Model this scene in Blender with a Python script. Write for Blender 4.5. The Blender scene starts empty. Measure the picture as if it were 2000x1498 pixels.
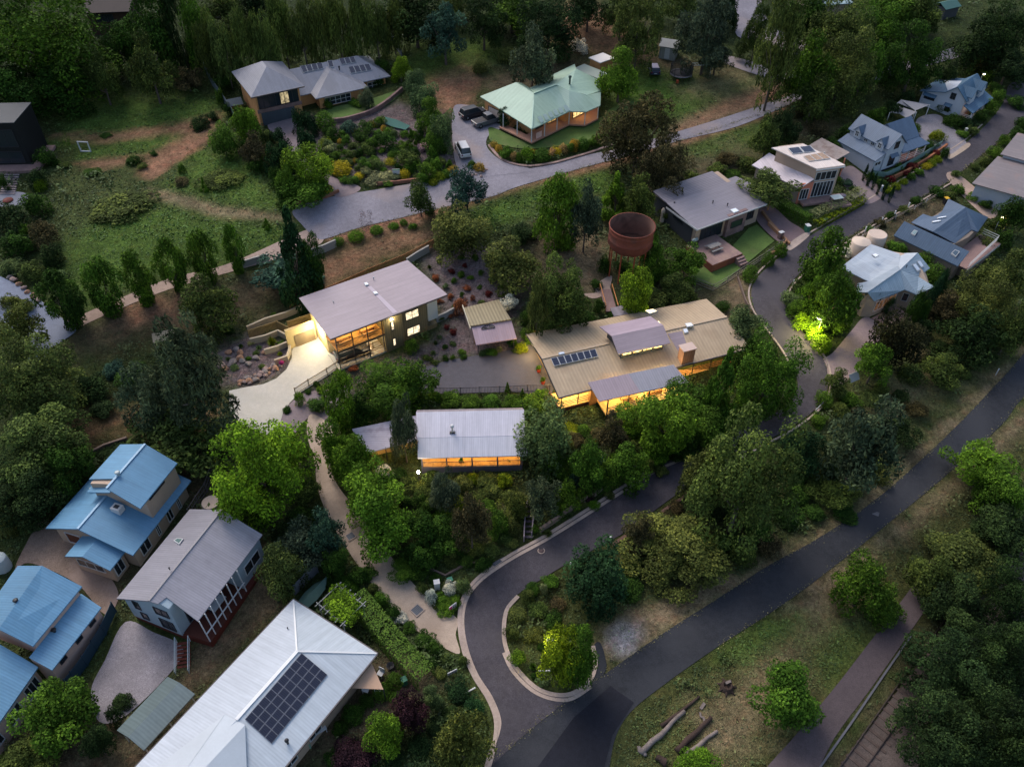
import bpy, bmesh, math, random
import numpy as np
from mathutils import Matrix, Vector
random.seed(7); rng=np.random.default_rng(11)
SC=bpy.context.scene; COL=SC.collection
# ---------------------------------------------------------------- camera
F=1595.0; TH=math.radians(43.9); RO=math.radians(0.83); CH=73.0; CX,CY=1000.0,749.0
_f=np.array([0,math.cos(TH),-math.sin(TH)]); _r0=np.array([1.,0,0]); _u0=np.array([0,math.sin(TH),math.cos(TH)])
_r=_r0*math.cos(RO)+_u0*math.sin(RO); _u=_u0*math.cos(RO)-_r0*math.sin(RO)
CAM=np.array([0,0,CH])
cd=bpy.data.cameras.new('camera'); cam=bpy.data.objects.new('camera',cd); COL.objects.link(cam); SC.camera=cam
cd.sensor_width=36; cd.lens=F/2000*36; cd.clip_end=5000; cd.clip_start=.5
m=Matrix.Identity(4)
for i in range(3): m[i][0]=_r[i]; m[i][1]=_u[i]; m[i][2]=-_f[i]; m[i][3]=CAM[i]
cam.matrix_world=m
SC.render.resolution_x=1024; SC.render.resolution_y=766
# ---------------------------------------------------------------- light
w=bpy.data.worlds.new("World"); SC.world=w; w.use_nodes=True
nt=w.node_tree; bg=nt.nodes['Background']; sky=nt.nodes.new('ShaderNodeTexSky'); sky.sky_type='NISHITA'; sky.sun_disc=False
SUN_EL=math.radians(48); SUN_AZ=math.radians(-35)
sky.sun_elevation=SUN_EL; sky.sun_rotation=SUN_AZ; sky.air_density=1.0; sky.dust_density=3.0; sky.ozone_density=1.0
nt.links.new(sky.outputs[0],bg.inputs[0]); bg.inputs[1].default_value=0.14
sl=bpy.data.lights.new('sun','SUN'); so=bpy.data.objects.new('sun',sl); COL.objects.link(so)
sl.energy=1.05; sl.angle=math.radians(28); sl.color=(1,.95,.94)
dv=Vector((math.sin(SUN_AZ)*math.cos(SUN_EL),math.cos(SUN_AZ)*math.cos(SUN_EL),math.sin(SUN_EL)))
so.rotation_euler=dv.to_track_quat('Z','Y').to_euler()
SC.view_settings.view_transform='Standard'; SC.view_settings.look='None'; SC.view_settings.exposure=0.74; SC.view_settings.gamma=1
SC.cycles.max_bounces=5; SC.cycles.diffuse_bounces=3; SC.cycles.transparent_max_bounces=6
# ---------------------------------------------------------------- projection and terrain
def ray(px,py): return _r*((px-CX)/F)+_u*(-(py-CY)/F)+_f
def P(px,py,z):
    d=ray(px,py); return CAM+d*((z-CH)/d[2])
def depth(p): return float((np.array(p,float)-CAM)@_f)
GP=[(1850,1350,0),(1650,1450,0),(1250,1320,0),(1500,1180,0),(1700,1020,0),(1900,850,.3),(2000,720,.6),
(1020,1400,.3),(930,1200,1),(1000,1100,1.5),(1150,1020,2),(1300,930,2.8),(1450,850,3.4),(1580,770,4),(1600,700,4.3),(1530,620,4.8),(1490,560,5.2),(1540,490,5.6),(1700,380,6.3),(1850,280,7),(1970,200,8),
(1600,950,1.2),(1400,1080,.8),(880,1220,1),(720,1080,1.6),(620,900,2.4),(610,830,3),(520,780,3.6),(600,700,4.2),(900,730,4.5),(1100,800,3.5),(1250,850,3),(920,930,2.6),(900,1000,2),
(750,690,4.2),(700,480,6.8),(650,420,8.2),(800,380,8.6),(950,350,8.8),(1300,270,9.3),(1500,200,10),(300,400,8.5),(250,500,8),(300,200,10),(100,600,6.5),(200,700,5),(250,800,3.5),(100,750,4),
(200,1100,1.2),(50,1250,1),(350,1250,.8),(200,1400,.8),(500,1450,.6),(800,1350,.5),(600,250,9.5),(1050,270,9.8),(1350,160,11),(1000,80,13),(600,60,13),(200,60,13),(1700,60,12),(1950,60,12),(1250,30,14),
(1230,520,5.8),(1400,490,6),(1600,400,7),(1720,310,8),(1860,220,9),(1750,480,5),(1720,600,4.5),(1900,420,5.2),(1950,350,5.8),(1800,700,2.5),(1900,600,3),(1950,500,3.5),(1000,600,5),(950,480,6.5),(1100,420,7),(660,700,3.9),(720,690,3.9),(700,665,3.9),(760,650,4.0),(740,610,4.0),(690,620,4.0),(810,650,4.1),(640,640,4.0),(1100,235,9.6),(1160,205,9.6),(1050,210,9.7),(1120,180,9.7),(1440,430,6.1),(1360,430,6.2)]
GX=np.array([P(a,b,c) for a,b,c in GP])
def lin(X,Y): return 0.085*(Y-35)*(1/(1+np.exp(-(Y-35)/8)))
_res=GX[:,2]-lin(GX[:,0],GX[:,1])
def gz(X,Y):
    X=np.asarray(X,float);Y=np.asarray(Y,float); num=0;den=1e-6
    for (a,b,_),r in zip(GX,_res):
        d2=(X-a)**2+(Y-b)**2
        k=np.exp(-d2/162.0)+1e-5*np.exp(-d2/1800.0); num=num+k*r; den=den+k
    return lin(X,Y)+num/den
def g1(x,y):
    d2=(x-GX[:,0])**2+(y-GX[:,1])**2; k=np.exp(-d2/162.0)+1e-5*np.exp(-d2/1800.0)
    return float(lin(x,y)+(k@_res)/(k.sum()+1e-6))
def G(px,py,h=0):
    z=4.0
    for i in range(16):
        p=P(px,py,z+h); z=.4*z+.6*g1(p[0],p[1])
    p=P(px,py,z+h); return p
# ---------------------------------------------------------------- materials
MATS={}
def lk(nt,a,b): nt.links.new(a,b)
def mat(name,col,rough=.8,var=.15,scale=1.5,fine=0,bump=0,rib=None,ribw=.3,ribc=.12,ribb=.10,stain=None,emit=0,metal=0,spec=.35,world=False,jitter=0):
    """procedural surface: base colour + two noises (+ ribs across local x or y) (+ stains)"""
    if name in MATS: return MATS[name]
    M=bpy.data.materials.new(name); M.use_nodes=True; n=M.node_tree; b=n.nodes['Principled BSDF']
    b.inputs['Roughness'].default_value=rough; b.inputs['Metallic'].default_value=metal; b.inputs['Specular IOR Level'].default_value=spec
    c=n.nodes.new('ShaderNodeRGB'); c.outputs[0].default_value=(*col,1); out=c.outputs[0]
    if world: vec=n.nodes.new('ShaderNodeNewGeometry').outputs['Position']
    else: vec=n.nodes.new('ShaderNodeTexCoord').outputs['Object']
    def noise(s,d=4,v=None):
        t=n.nodes.new('ShaderNodeTexNoise'); t.inputs['Scale'].default_value=s; t.inputs['Detail'].default_value=d; lk(n,v or vec,t.inputs['Vector']); return t.outputs['Fac']
    def mul(col,fac,lo,hi,a=.3,bb=.7):
        r=n.nodes.new('ShaderNodeMapRange'); r.inputs[1].default_value=a; r.inputs[2].default_value=bb; r.inputs[3].default_value=lo; r.inputs[4].default_value=hi; lk(n,fac,r.inputs[0])
        x=n.nodes.new('ShaderNodeVectorMath'); x.operation='SCALE'; lk(n,col,x.inputs[0]); lk(n,r.outputs[0],x.inputs['Scale']); return x.outputs[0]
    if var: out=mul(out,noise(scale*.35),1-var,1+var); out=mul(out,noise(scale*4),1-var*.6,1+var*.6)
    if fine: out=mul(out,noise(scale*18,2),1-fine,1+fine)
    h=None
    if rib:
        mp=n.nodes.new('ShaderNodeMapping'); mp.inputs['Scale'].default_value=(2.6,.22,.3) if rib=='x' else (.22,2.6,.3); lk(n,vec,mp.inputs[0])
        out=mul(out,noise(1.0,5,mp.outputs[0]),.90,1.07); out=mul(out,noise(3.1,3,mp.outputs[0]),.965,1.03)
        sx=n.nodes.new('ShaderNodeSeparateXYZ'); lk(n,vec,sx.inputs[0]); ax=sx.outputs[0 if rib=='x' else 1]
        q=n.nodes.new('ShaderNodeMath'); q.operation='MULTIPLY'; q.inputs[1].default_value=2*math.pi/ribw; lk(n,ax,q.inputs[0])
        s=n.nodes.new('ShaderNodeMath'); s.operation='SINE'; lk(n,q.outputs[0],s.inputs[0]); h=s.outputs[0]
        out=mul(out,h,1-ribc,1+ribc,-1,1)
    if stain:
        f=noise(stain[1],5); r=n.nodes.new('ShaderNodeMapRange'); r.inputs[1].default_value=.52; r.inputs[2].default_value=.66; r.inputs[4].default_value=stain[2]; lk(n,f,r.inputs[0])
        mx=n.nodes.new('ShaderNodeMix'); mx.data_type='RGBA'; lk(n,r.outputs[0],mx.inputs[0]); lk(n,out,mx.inputs[6]); mx.inputs[7].default_value=(*stain[0],1); out=mx.outputs[2]
    lk(n,out,b.inputs['Base Color'])
    if bump or h is not None:
        bp=n.nodes.new('ShaderNodeBump'); bp.inputs['Strength'].default_value=ribb if h is not None else bump; bp.inputs['Distance'].default_value=.04
        lk(n,h if h is not None else noise(scale*10),bp.inputs['Height']); lk(n,bp.outputs[0],b.inputs['Normal'])
    if emit:
        lk(n,out,b.inputs['Emission Color']); b.inputs['Emission Strength'].default_value=emit
    MATS[name]=M; return M
def glass(name='window_glass',col=(.02,.026,.032),emit=None,e=1):
    if name in MATS: return MATS[name]
    M=bpy.data.materials.new(name); M.use_nodes=True; n=M.node_tree; b=n.nodes['Principled BSDF']
    b.inputs['Base Color'].default_value=(*col,1); b.inputs['Roughness'].default_value=.12; b.inputs['Specular IOR Level'].default_value=.5
    if emit: 
        t=n.nodes.new('ShaderNodeTexNoise'); t.inputs['Scale'].default_value=2.2; t.inputs['Detail'].default_value=3; tc=n.nodes.new('ShaderNodeTexCoord'); lk(n,tc.outputs['Object'],t.inputs[0])
        r=n.nodes.new('ShaderNodeMapRange'); r.inputs[1].default_value=.3; r.inputs[2].default_value=.7; r.inputs[3].default_value=e*.15; r.inputs[4].default_value=e*2.0; lk(n,t.outputs['Fac'],r.inputs[0])
        b.inputs['Emission Color'].default_value=(*emit,1); lk(n,r.outputs[0],b.inputs['Emission Strength'])
    MATS[name]=M; return M
# ---------------------------------------------------------------- objects
def tag(o,label=None,cat=None,group=None,kind=None):
    if label: o['label']=label
    if cat: o['category']=cat
    if group: o['group']=group
    if kind: o['kind']=kind
    return o
def empty(name,loc,rz=0,label=None,cat=None,group=None):
    o=bpy.data.objects.new(name,None); COL.objects.link(o); o.location=loc; o.rotation_euler=(0,0,rz); o.empty_display_size=.3
    return tag(o,label,cat,group)
def mk(name,me,m=None,parent=None):
    o=bpy.data.objects.new(name,me); COL.objects.link(o)
    if m is not None and not me.materials: me.materials.append(m)
    if parent is not None: o.parent=parent
    return o
class MB:
    """collects simple solids and links them as one mesh object"""
    def __init__(s): s.v=[]; s.f=[]; s.sm=[]
    def add(s,vs,fs,smooth=False):
        k=len(s.v); s.v+= [tuple(map(float,p)) for p in vs]; s.f+=[tuple(i+k for i in f) for f in fs]; s.sm+=[smooth]*len(fs); return s
    def box(s,x0,x1,y0,y1,z0,z1):
        return s.add([(x0,y0,z0),(x1,y0,z0),(x1,y1,z0),(x0,y1,z0),(x0,y0,z1),(x1,y0,z1),(x1,y1,z1),(x0,y1,z1)],[(0,3,2,1),(4,5,6,7),(0,1,5,4),(1,2,6,5),(2,3,7,6),(3,0,4,7)])
    def bar(s,a,b,w=.1,h=None,up=(0,0,1)):
        h=h or w; a=Vector(a);b=Vector(b); d=(b-a).normalized(); up=Vector(up)
        if abs(d.dot(up))>.98: up=Vector((1,0,0))
        x=d.cross(up).normalized()*w/2; y=x.cross(d).normalized()*h/2
        vs=[p+i*x+j*y for p in(a,b) for i,j in((-1,-1),(1,-1),(1,1),(-1,1))]
        return s.add(vs,[(0,1,2,3),(7,6,5,4),(0,4,5,1),(1,5,6,2),(2,6,7,3),(3,7,4,0)])
    def tube(s,pts,rs,n=7,cap=True):
        pts=[Vector(p) for p in pts]; k=[]
        for i,p in enumerate(pts):
            d=(pts[min(i+1,len(pts)-1)]-pts[max(i-1,0)]).normalized(); up=Vector((0,0,1)) if abs(d.z)<.9 else Vector((1,0,0))
            x=d.cross(up).normalized(); y=d.cross(x); r=rs[i] if isinstance(rs,(list,tuple)) else rs
            k+= [p+x*r*math.cos(2*math.pi*j/n)+y*r*math.sin(2*math.pi*j/n) for j in range(n)]
        fs=[(i*n+j,i*n+(j+1)%n,(i+1)*n+(j+1)%n,(i+1)*n+j) for i in range(len(pts)-1) for j in range(n)]
        if cap: fs+=[tuple(range(n))[::-1],tuple(range((len(pts)-1)*n,len(pts)*n))]
        return s.add(k,fs,True)
    def lathe(s,prof,c=(0,0,0),n=24):
        vs=[(c[0]+r*math.cos(2*math.pi*j/n),c[1]+r*math.sin(2*math.pi*j/n),c[2]+z) for r,z in prof for j in range(n)]
        return s.add(vs,[(i*n+j,i*n+(j+1)%n,(i+1)*n+(j+1)%n,(i+1)*n+j) for i in range(len(prof)-1) for j in range(n)],True)
    def slab(s,pts,t=.12):
        """polygon (any 3D) given thickness downward"""
        n=len(pts); top=[tuple(p) for p in pts]; bot=[(p[0],p[1],p[2]-t) for p in pts]
        return s.add(top+bot,[tuple(range(n)),tuple(range(2*n-1,n-1,-1))]+[(i,i+n,(i+1)%n+n,(i+1)%n) for i in range(n)])
    def prism(s,pts,z0):
        """plan points with own top heights, vertical walls down to z0"""
        n=len(pts); top=[tuple(p) for p in pts]; bot=[(p[0],p[1],z0) for p in pts]
        return s.add(top+bot,[tuple(range(n)),tuple(range(2*n-1,n-1,-1))]+[(i,i+n,(i+1)%n+n,(i+1)%n) for i in range(n)])
    def build(s,name,m=None,parent=None,bevel=0):
        me=bpy.data.meshes.new(name); me.from_pydata(s.v,[],s.f); me.update()
        if any(s.sm): me.polygons.foreach_set('use_smooth',s.sm)
        bm=bmesh.new(); bm.from_mesh(me); bmesh.ops.recalc_face_normals(bm,faces=bm.faces)
        if bevel: bmesh.ops.bevel(bm,geom=list(bm.edges),offset=bevel,segments=2,affect='EDGES',profile=.6)
        bm.to_mesh(me); bm.free()
        return mk(name,me,m,parent)
# ---------------------------------------------------------------- ground
def spline(pts,closed=True,k=5):
    n=len(pts); o=[]; rng_=range(n if closed else n-1)
    for i in rng_:
        p0=pts[(i-1)%n] if closed or i>0 else pts[0]; p1=pts[i]; p2=pts[(i+1)%n]; p3=pts[(i+2)%n] if closed or i+2<n else pts[-1]
        for t in np.arange(k)/k:
            o.append(tuple(.5*((2*p1[j])+(-p0[j]+p2[j])*t+(2*p0[j]-5*p1[j]+4*p2[j]-p3[j])*t*t+(-p0[j]+3*p1[j]-3*p2[j]+p3[j])*t**3) for j in(0,1)))
    if not closed: o.append(tuple(pts[-1]))
    return o
def clip(poly,ax,val,keep_gt):
    o=[]; n=len(poly)
    for i in range(n):
        a=poly[i];b=poly[(i+1)%n]; ia=(a[ax]>=val)==keep_gt or a[ax]==val; ib=(b[ax]>=val)==keep_gt or b[ax]==val
        if ia: o.append(a)
        if ia!=ib:
            t=(val-a[ax])/(b[ax]-a[ax]); q=[a[0]+(b[0]-a[0])*t,a[1]+(b[1]-a[1])*t]; q[ax]=val; o.append(tuple(q))
    return o
def patch(name,pts,m,off=.04,smooth=True,cell=1.2,kind='structure',world=False):
    """sheet draped on the terrain inside an outline (picture coordinates unless world)"""
    if not world:
        q=spline(pts) if smooth else pts
        q=[tuple(G(*p)[:2]) for p in q]
    else: q=pts
    xs=[p[0] for p in q]; V={}; vl=[]; fs=[]
    def vid(p):
        k=(round(p[0],3),round(p[1],3))
        if k not in V: V[k]=len(vl); vl.append(k)
        return V[k]
    x0=math.floor(min(xs)/cell)
    for i in range(x0,math.ceil(max(xs)/cell)):
        c=clip(clip(q,0,i*cell,True),0,(i+1)*cell,False)
        if len(c)<3: continue
        ys=[p[1] for p in c]
        for j in range(math.floor(min(ys)/cell),math.ceil(max(ys)/cell)):
            d=clip(clip(c,1,j*cell,True),1,(j+1)*cell,False)
            ids=[]
            for p in d:
                k=vid(p)
                if not ids or (ids[-1]!=k): ids.append(k)
            if len(ids)>1 and ids[0]==ids[-1]: ids.pop()
            if len(set(ids))>=3 and len(set(ids))==len(ids): fs.append(ids)
    A=np.array(vl); z=gz(A[:,0],A[:,1])+off
    me=bpy.data.meshes.new(name); me.from_pydata([(a,b,c) for (a,b),c in zip(vl,z)],[],fs); me.update()
    bm=bmesh.new(); bm.from_mesh(me); bmesh.ops.recalc_face_normals(bm,faces=bm.faces)
    for f_ in bm.faces:
        if f_.normal.z<0: f_.normal_flip()
    bm.to_mesh(me); bm.free()
    o=mk(name,me,m)
    if kind: o['kind']=kind
    return o
def ribbon(name,pts,wid,hgt,m,closed=False,kind='structure',parent=None,smooth=True,base=-.15,step=.8,dash=None):
    """box profile of width and height following the terrain along a line in picture coordinates"""
    q=spline(pts,closed) if smooth else list(pts)+([pts[0]] if closed else [])
    q=[G(*p)[:2] for p in q]
    out=[q[0]]
    for a,b in zip(q,q[1:]):
        L=np.hypot(*(b-a)); k=max(1,int(L/step))
        for i in range(1,k+1): out.append(a+(b-a)*i/k)
    out=np.array(out); z=gz(out[:,0],out[:,1]); n=len(out); vs=[]; 
    for i in range(n):
        d=out[min(i+1,n-1)]-out[max(i-1,0)]; d=d/ (np.hypot(*d)+1e-9); nn=np.array([-d[1],d[0]])*wid/2
        for sgn,zz in((-1,base),(-1,hgt),(1,hgt),(1,base)): vs.append((out[i][0]+sgn*nn[0],out[i][1]+sgn*nn[1],z[i]+zz))
    fs=[(4*i+j,4*i+(j+1)%4,4*i+4+(j+1)%4,4*i+4+j) for i in range(n-1) for j in range(4)]+[(3,2,1,0),(4*n-4,4*n-3,4*n-2,4*n-1)]
    o=MB().add(vs,fs).build(name,m,parent)
    if kind: o['kind']=kind
    return o
CL=dict(grass=(.062,.108,.018),lawn=(.070,.122,.020),dull=(.056,.072,.022),dry=(.20,.150,.090),dirt=(.23,.125,.075),mulch=(.135,.105,.105),
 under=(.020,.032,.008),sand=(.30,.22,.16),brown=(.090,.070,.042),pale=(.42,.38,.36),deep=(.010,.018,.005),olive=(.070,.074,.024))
ZONES=[('grass',2.5,.8,[(100,200),(170,180),(300,190),(425,185),(435,240),(330,262),(120,285)]),
('grass',1.5,.9,[(150,300),(250,275),(350,262),(365,280),(290,300),(150,312)]),
('grass',3,.9,[(100,480),(200,420),(290,385),(420,415),(570,440),(565,475),(480,505),(300,560),(150,620),(105,560)]),
('lawn',2,.8,[(330,360),(380,290),(470,310),(560,390),(560,415),(430,400)]),
('dull',2,.7,[(100,330),(270,340),(290,380),(180,430),(100,470)]),
('dirt',1.2,.85,[(90,262),(240,258),(330,242),(425,222),(430,240),(400,262),(330,262),(200,278)]),
('dirt',1.2,.85,[(150,318),(280,303),(370,262),(415,262),(330,322),(300,350),(270,340),(290,310),(200,330)]),
('dirt',.8,1,[(275,350),(330,300),(400,265),(412,272),(360,308),(300,348)]),
('dry',.8,.8,[(290,370),(340,378),(440,404),(570,420),(570,434),(420,422),(300,388)]),
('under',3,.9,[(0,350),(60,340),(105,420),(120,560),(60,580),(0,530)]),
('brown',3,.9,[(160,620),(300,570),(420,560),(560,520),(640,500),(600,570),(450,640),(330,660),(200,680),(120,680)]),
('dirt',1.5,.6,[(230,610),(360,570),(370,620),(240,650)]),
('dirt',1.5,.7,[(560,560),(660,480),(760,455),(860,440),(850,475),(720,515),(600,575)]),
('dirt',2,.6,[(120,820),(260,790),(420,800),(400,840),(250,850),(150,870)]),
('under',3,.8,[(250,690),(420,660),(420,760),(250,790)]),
('dirt',.8,1,[(625,462),(700,438),(850,400),(960,372),(1100,332),(1330,270),(1560,195),(1560,208),(1340,285),(1110,347),(1000,378),(870,420),(730,455),(650,482)]),
('dry',.8,.7,[(1320,252),(1430,215),(1560,178),(1560,186),(1440,224),(1330,260)]),
('grass',2,1,[(870,425),(960,392),(1160,340),(1200,335),(1190,380),(1060,400),(990,440),(900,450)]),
('lawn',2,1,[(1330,292),(1480,248),(1510,245),(1470,300),(1340,325),(1310,310)]),
('brown',2,1,[(1310,250),(1400,200),(1520,150),(1570,175),(1440,222),(1320,262)]),
('dry',2,.5,[(1310,250),(1400,205),(1520,150),(1570,175),(1440,222),(1320,262)]),
('grass',3,1,[(1190,200),(1230,140),(1330,130),(1440,150),(1500,150),(1400,195),(1300,235),(1220,215)]),
('dry',2.5,.55,[(1330,160),(1400,125),(1500,140),(1420,190),(1330,190)]),
('brown',2.5,.9,[(1230,90),(1290,80),(1300,110),(1390,130),(1330,150),(1270,125)]),
('dirt',2,.9,[(835,150),(870,130),(900,90),(935,105),(935,165),(905,215),(870,215),(835,190)]),
('dirt',3,.7,[(1120,0),(1240,40),(1260,110),(1200,110),(1100,90),(1040,60)]),
('grass',3,.9,[(790,80),(950,70),(990,110),(900,140),(810,155)]),
('brown',3,.9,[(940,150),(1040,120),(1130,110),(1200,140),(1150,150),(1040,180),(960,200)]),
('brown',3,.8,[(1400,370),(1300,360),(1290,310),(1500,270),(1600,230),(1640,250),(1500,300)]),
('mulch',1.5,.95,[(830,490),(960,475),(1020,560),(1010,620),(1010,690),(860,700),(820,690),(870,640),(850,560)]),
('brown',2,.8,[(1000,460),(1080,440),(1180,440),(1190,560),(1080,600),(1010,560)]),
('dry',2,.6,[(1080,470),(1150,455),(1180,500),(1170,560),(1120,560)]),
('mulch',1.2,.95,[(420,690),(490,650),(580,680),(565,720),(500,755),(430,750)]),
('mulch',1.5,.9,[(590,770),(700,720),(820,690),(840,715),(700,770),(620,800)]),
('mulch',2,.9,[(600,230),(780,205),(870,230),(890,310),(940,330),(760,352),(650,345),(610,290)]),
('dry',1.5,1,[(1400,590),(1440,535),(1470,560),(1465,600),(1420,610)]),
('brown',1.5,.9,[(1640,480),(1700,445),(1850,375),(1880,400),(1800,440),(1700,500),(1650,500)]),
('olive',2,.9,[(820,925),(1020,925),(1030,1060),(900,1080),(780,1000)]),
('brown',1,.9,[(500,1060),(560,1130),(560,1180),(330,1420),(280,1450),(350,1300),(470,1200)]),
('dry',1.5,.45,[(500,1080),(540,1130),(480,1220),(400,1300),(380,1280),(460,1200)]),
('brown',1,.9,[(740,1270),(800,1290),(870,1340),(780,1420),(600,1498),(500,1540),(600,1400)]),
('brown',2,.8,[(180,960),(400,870),(420,960),(330,1010),(250,1180),(100,1060)]),
('brown',2,.9,[(0,1400),(200,1380),(400,1420),(280,1560),(0,1560)]),
('olive',4,1,[(1650,740),(1850,620),(2050,600),(1900,780),(1720,950),(1600,1030),(1480,1090),(1300,1140),(1180,1230),(1000,1240),(1100,1130),(1300,1010),(1450,950),(1600,850)]),
('dull',3,.8,[(1640,800),(1800,680),(1880,700),(1760,860),(1620,980),(1540,960)]),
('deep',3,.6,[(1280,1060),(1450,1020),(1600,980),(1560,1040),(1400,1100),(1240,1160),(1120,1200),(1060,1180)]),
('dry',1.0,.85,[(1180,1290),(1190,1230),(1290,1180),(1440,1122),(1600,1042),(1708,958),(1855,822),(1962,716),(2060,610),(2060,640),(1960,740),(1860,840),(1720,975),(1600,1055),(1450,1140),(1330,1230),(1230,1290)]),
('grass',1.5,.6,[(1250,1250),(1330,1205),(1400,1165),(1380,1190),(1290,1245)]),
('pale',.7,.9,[(1190,1250),(1215,1225),(1245,1215),(1250,1245),(1235,1275),(1205,1278)]),
('olive',2,1,[(1195,1530),(1240,1410),(1330,1330),(1500,1215),(1650,1110),(1800,990),(1900,900),(2040,770),(2100,1100),(1770,1200),(1640,1330),(1480,1540)]),
('dry',1.2,.85,[(1520,1200),(1660,1098),(1800,985),(1910,890),(2000,800),(2010,830),(1900,930),(1780,1040),(1640,1140),(1540,1215)]),
('dry',2,.6,[(1350,1420),(1420,1330),(1500,1260),(1590,1230),(1560,1330),(1470,1480),(1380,1530)]),
('dry',2,.5,[(1560,1160),(1680,1120),(1700,1180),(1610,1260)]),
('grass',1.5,.9,[(1400,1290),(1480,1220),(1560,1200),(1540,1240),(1460,1290)]),
('grass',2,.8,[(1590,1280),(1640,1230),(1690,1200),(1690,1240),(1620,1310)]),
('brown',2,.9,[(1600,1540),(1700,1380),(1800,1230),(1900,1180),(1900,1400),(1800,1540)]),
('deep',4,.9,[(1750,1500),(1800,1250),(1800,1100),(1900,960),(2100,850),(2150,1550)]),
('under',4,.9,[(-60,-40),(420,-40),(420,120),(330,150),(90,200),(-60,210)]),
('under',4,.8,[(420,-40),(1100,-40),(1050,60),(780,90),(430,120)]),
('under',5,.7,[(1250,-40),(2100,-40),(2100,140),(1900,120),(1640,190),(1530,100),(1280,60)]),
('brown',3,.7,[(1240,560),(1380,540),(1440,590),(1300,600)]),
('dirt',1.2,.6,[(1312,250),(1400,207),(1520,158),(1572,172),(1440,221),(1325,260)]),
('dirt',1.5,.5,[(835,170),(880,150),(930,160),(905,212),(870,214)]),
('dry',1.2,.8,[(1185,1290),(1190,1225),(1290,1165),(1400,1115),(1440,1125),(1330,1215),(1250,1262)]),
('pale',.7,.7,[(1192,1250),(1215,1225),(1248,1218),(1250,1245),(1235,1272),(1205,1276)]),
('dry',2.5,.4,[(1700,800),(1820,690),(1880,700),(1790,820),(1700,900)]),
]
def build_ground():
    xs=np.concatenate([[-1600,-900,-500,-300,-200],np.arange(-130,-60,1.2),np.arange(-60,60,.6),np.arange(60,132,1.2),[200,300,500,900,1600]])
    ys=np.concatenate([[-600,-200,-60,0,14],np.arange(22,110,.6),np.arange(110,200,1.1),[215,240,300,420,700,1200,2200]])
    X,Y=np.meshgrid(xs,ys); Z=gz(X,Y); nx,ny=len(xs),len(ys)
    # zone colours, wobbling borders
    def vn(s,seed):
        r=np.random.default_rng(seed); ph=r.uniform(0,6.28,(7,3)); d=r.normal(size=(7,2)); o=0
        for k in range(7): o=o+np.sin((X*d[k,0]+Y*d[k,1])*s*(1+.4*k)+ph[k,0]+1.3*np.sin((X*d[k,1]-Y*d[k,0])*s*.7+ph[k,1]))/(1+.35*k)
        return o/3
    wob=vn(.6,1)*.8+vn(1.7,2)*.5
    big=vn(.16,5)
    c=np.zeros(X.shape+(3,)); base=np.array(CL['dull']);
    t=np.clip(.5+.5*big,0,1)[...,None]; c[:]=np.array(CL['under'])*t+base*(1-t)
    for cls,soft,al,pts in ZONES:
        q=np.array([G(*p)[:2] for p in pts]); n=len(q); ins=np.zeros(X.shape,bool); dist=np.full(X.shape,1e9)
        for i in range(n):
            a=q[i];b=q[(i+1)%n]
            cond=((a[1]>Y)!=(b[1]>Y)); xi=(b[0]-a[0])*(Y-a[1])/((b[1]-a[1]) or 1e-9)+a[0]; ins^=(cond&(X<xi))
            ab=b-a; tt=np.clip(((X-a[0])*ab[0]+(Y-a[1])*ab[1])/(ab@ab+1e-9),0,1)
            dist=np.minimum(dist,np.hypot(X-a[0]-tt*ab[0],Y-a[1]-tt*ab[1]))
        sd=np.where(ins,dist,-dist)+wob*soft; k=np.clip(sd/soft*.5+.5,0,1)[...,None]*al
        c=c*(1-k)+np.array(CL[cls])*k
    c*=(1+.13*vn(.5,9)+.08*vn(1.4,8))[...,None]
    me=bpy.data.meshes.new('ground'); V=np.stack([X,Y,Z],-1).reshape(-1,3)
    I=np.arange(nx*ny).reshape(ny,nx); Fq=np.stack([I[:-1,:-1],I[:-1,1:],I[1:,1:],I[1:,:-1]],-1).reshape(-1,4)
    me.vertices.add(len(V)); me.vertices.foreach_set('co',V.ravel()); me.loops.add(Fq.size); me.loops.foreach_set('vertex_index',Fq.ravel())
    me.polygons.add(len(Fq)); me.polygons.foreach_set('loop_start',np.arange(len(Fq))*4); me.polygons.foreach_set('loop_total',np.full(len(Fq),4)); me.update()
    me.polygons.foreach_set('use_smooth',np.ones(len(Fq),bool))
    at=me.color_attributes.new('soil','FLOAT_COLOR','POINT'); cc=np.ones((len(V),4)); cc[:,:3]=c.reshape(-1,3); at.data.foreach_set('color',cc.ravel())
    M=bpy.data.materials.new('ground_soil_and_grass'); M.use_nodes=True; n=M.node_tree; b=n.nodes['Principled BSDF']; b.inputs['Roughness'].default_value=.95; b.inputs['Specular IOR Level'].default_value=.1
    a=n.nodes.new('ShaderNodeVertexColor'); a.layer_name='soil'; pos=n.nodes.new('ShaderNodeNewGeometry'); out=a.outputs[0]; hs=[]
    for s,lo,hi,d in((.55,.78,1.25,5),(2.6,.68,1.36,6),(9,.66,1.38,4)):
        t=n.nodes.new('ShaderNodeTexNoise'); t.inputs['Scale'].default_value=s; t.inputs['Detail'].default_value=d; t.inputs['Distortion'].default_value=.6; lk(n,pos.outputs['Position'],t.inputs[0])
        r=n.nodes.new('ShaderNodeMapRange'); r.inputs[1].default_value=.32; r.inputs[2].default_value=.68; r.inputs[3].default_value=lo; r.inputs[4].default_value=hi; lk(n,t.outputs['Fac'],r.inputs[0])
        x=n.nodes.new('ShaderNodeVectorMath'); x.operation='SCALE'; lk(n,out,x.inputs[0]); lk(n,r.outputs[0],x.inputs['Scale']); out=x.outputs[0]; hs.append(t.outputs['Fac'])
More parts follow.
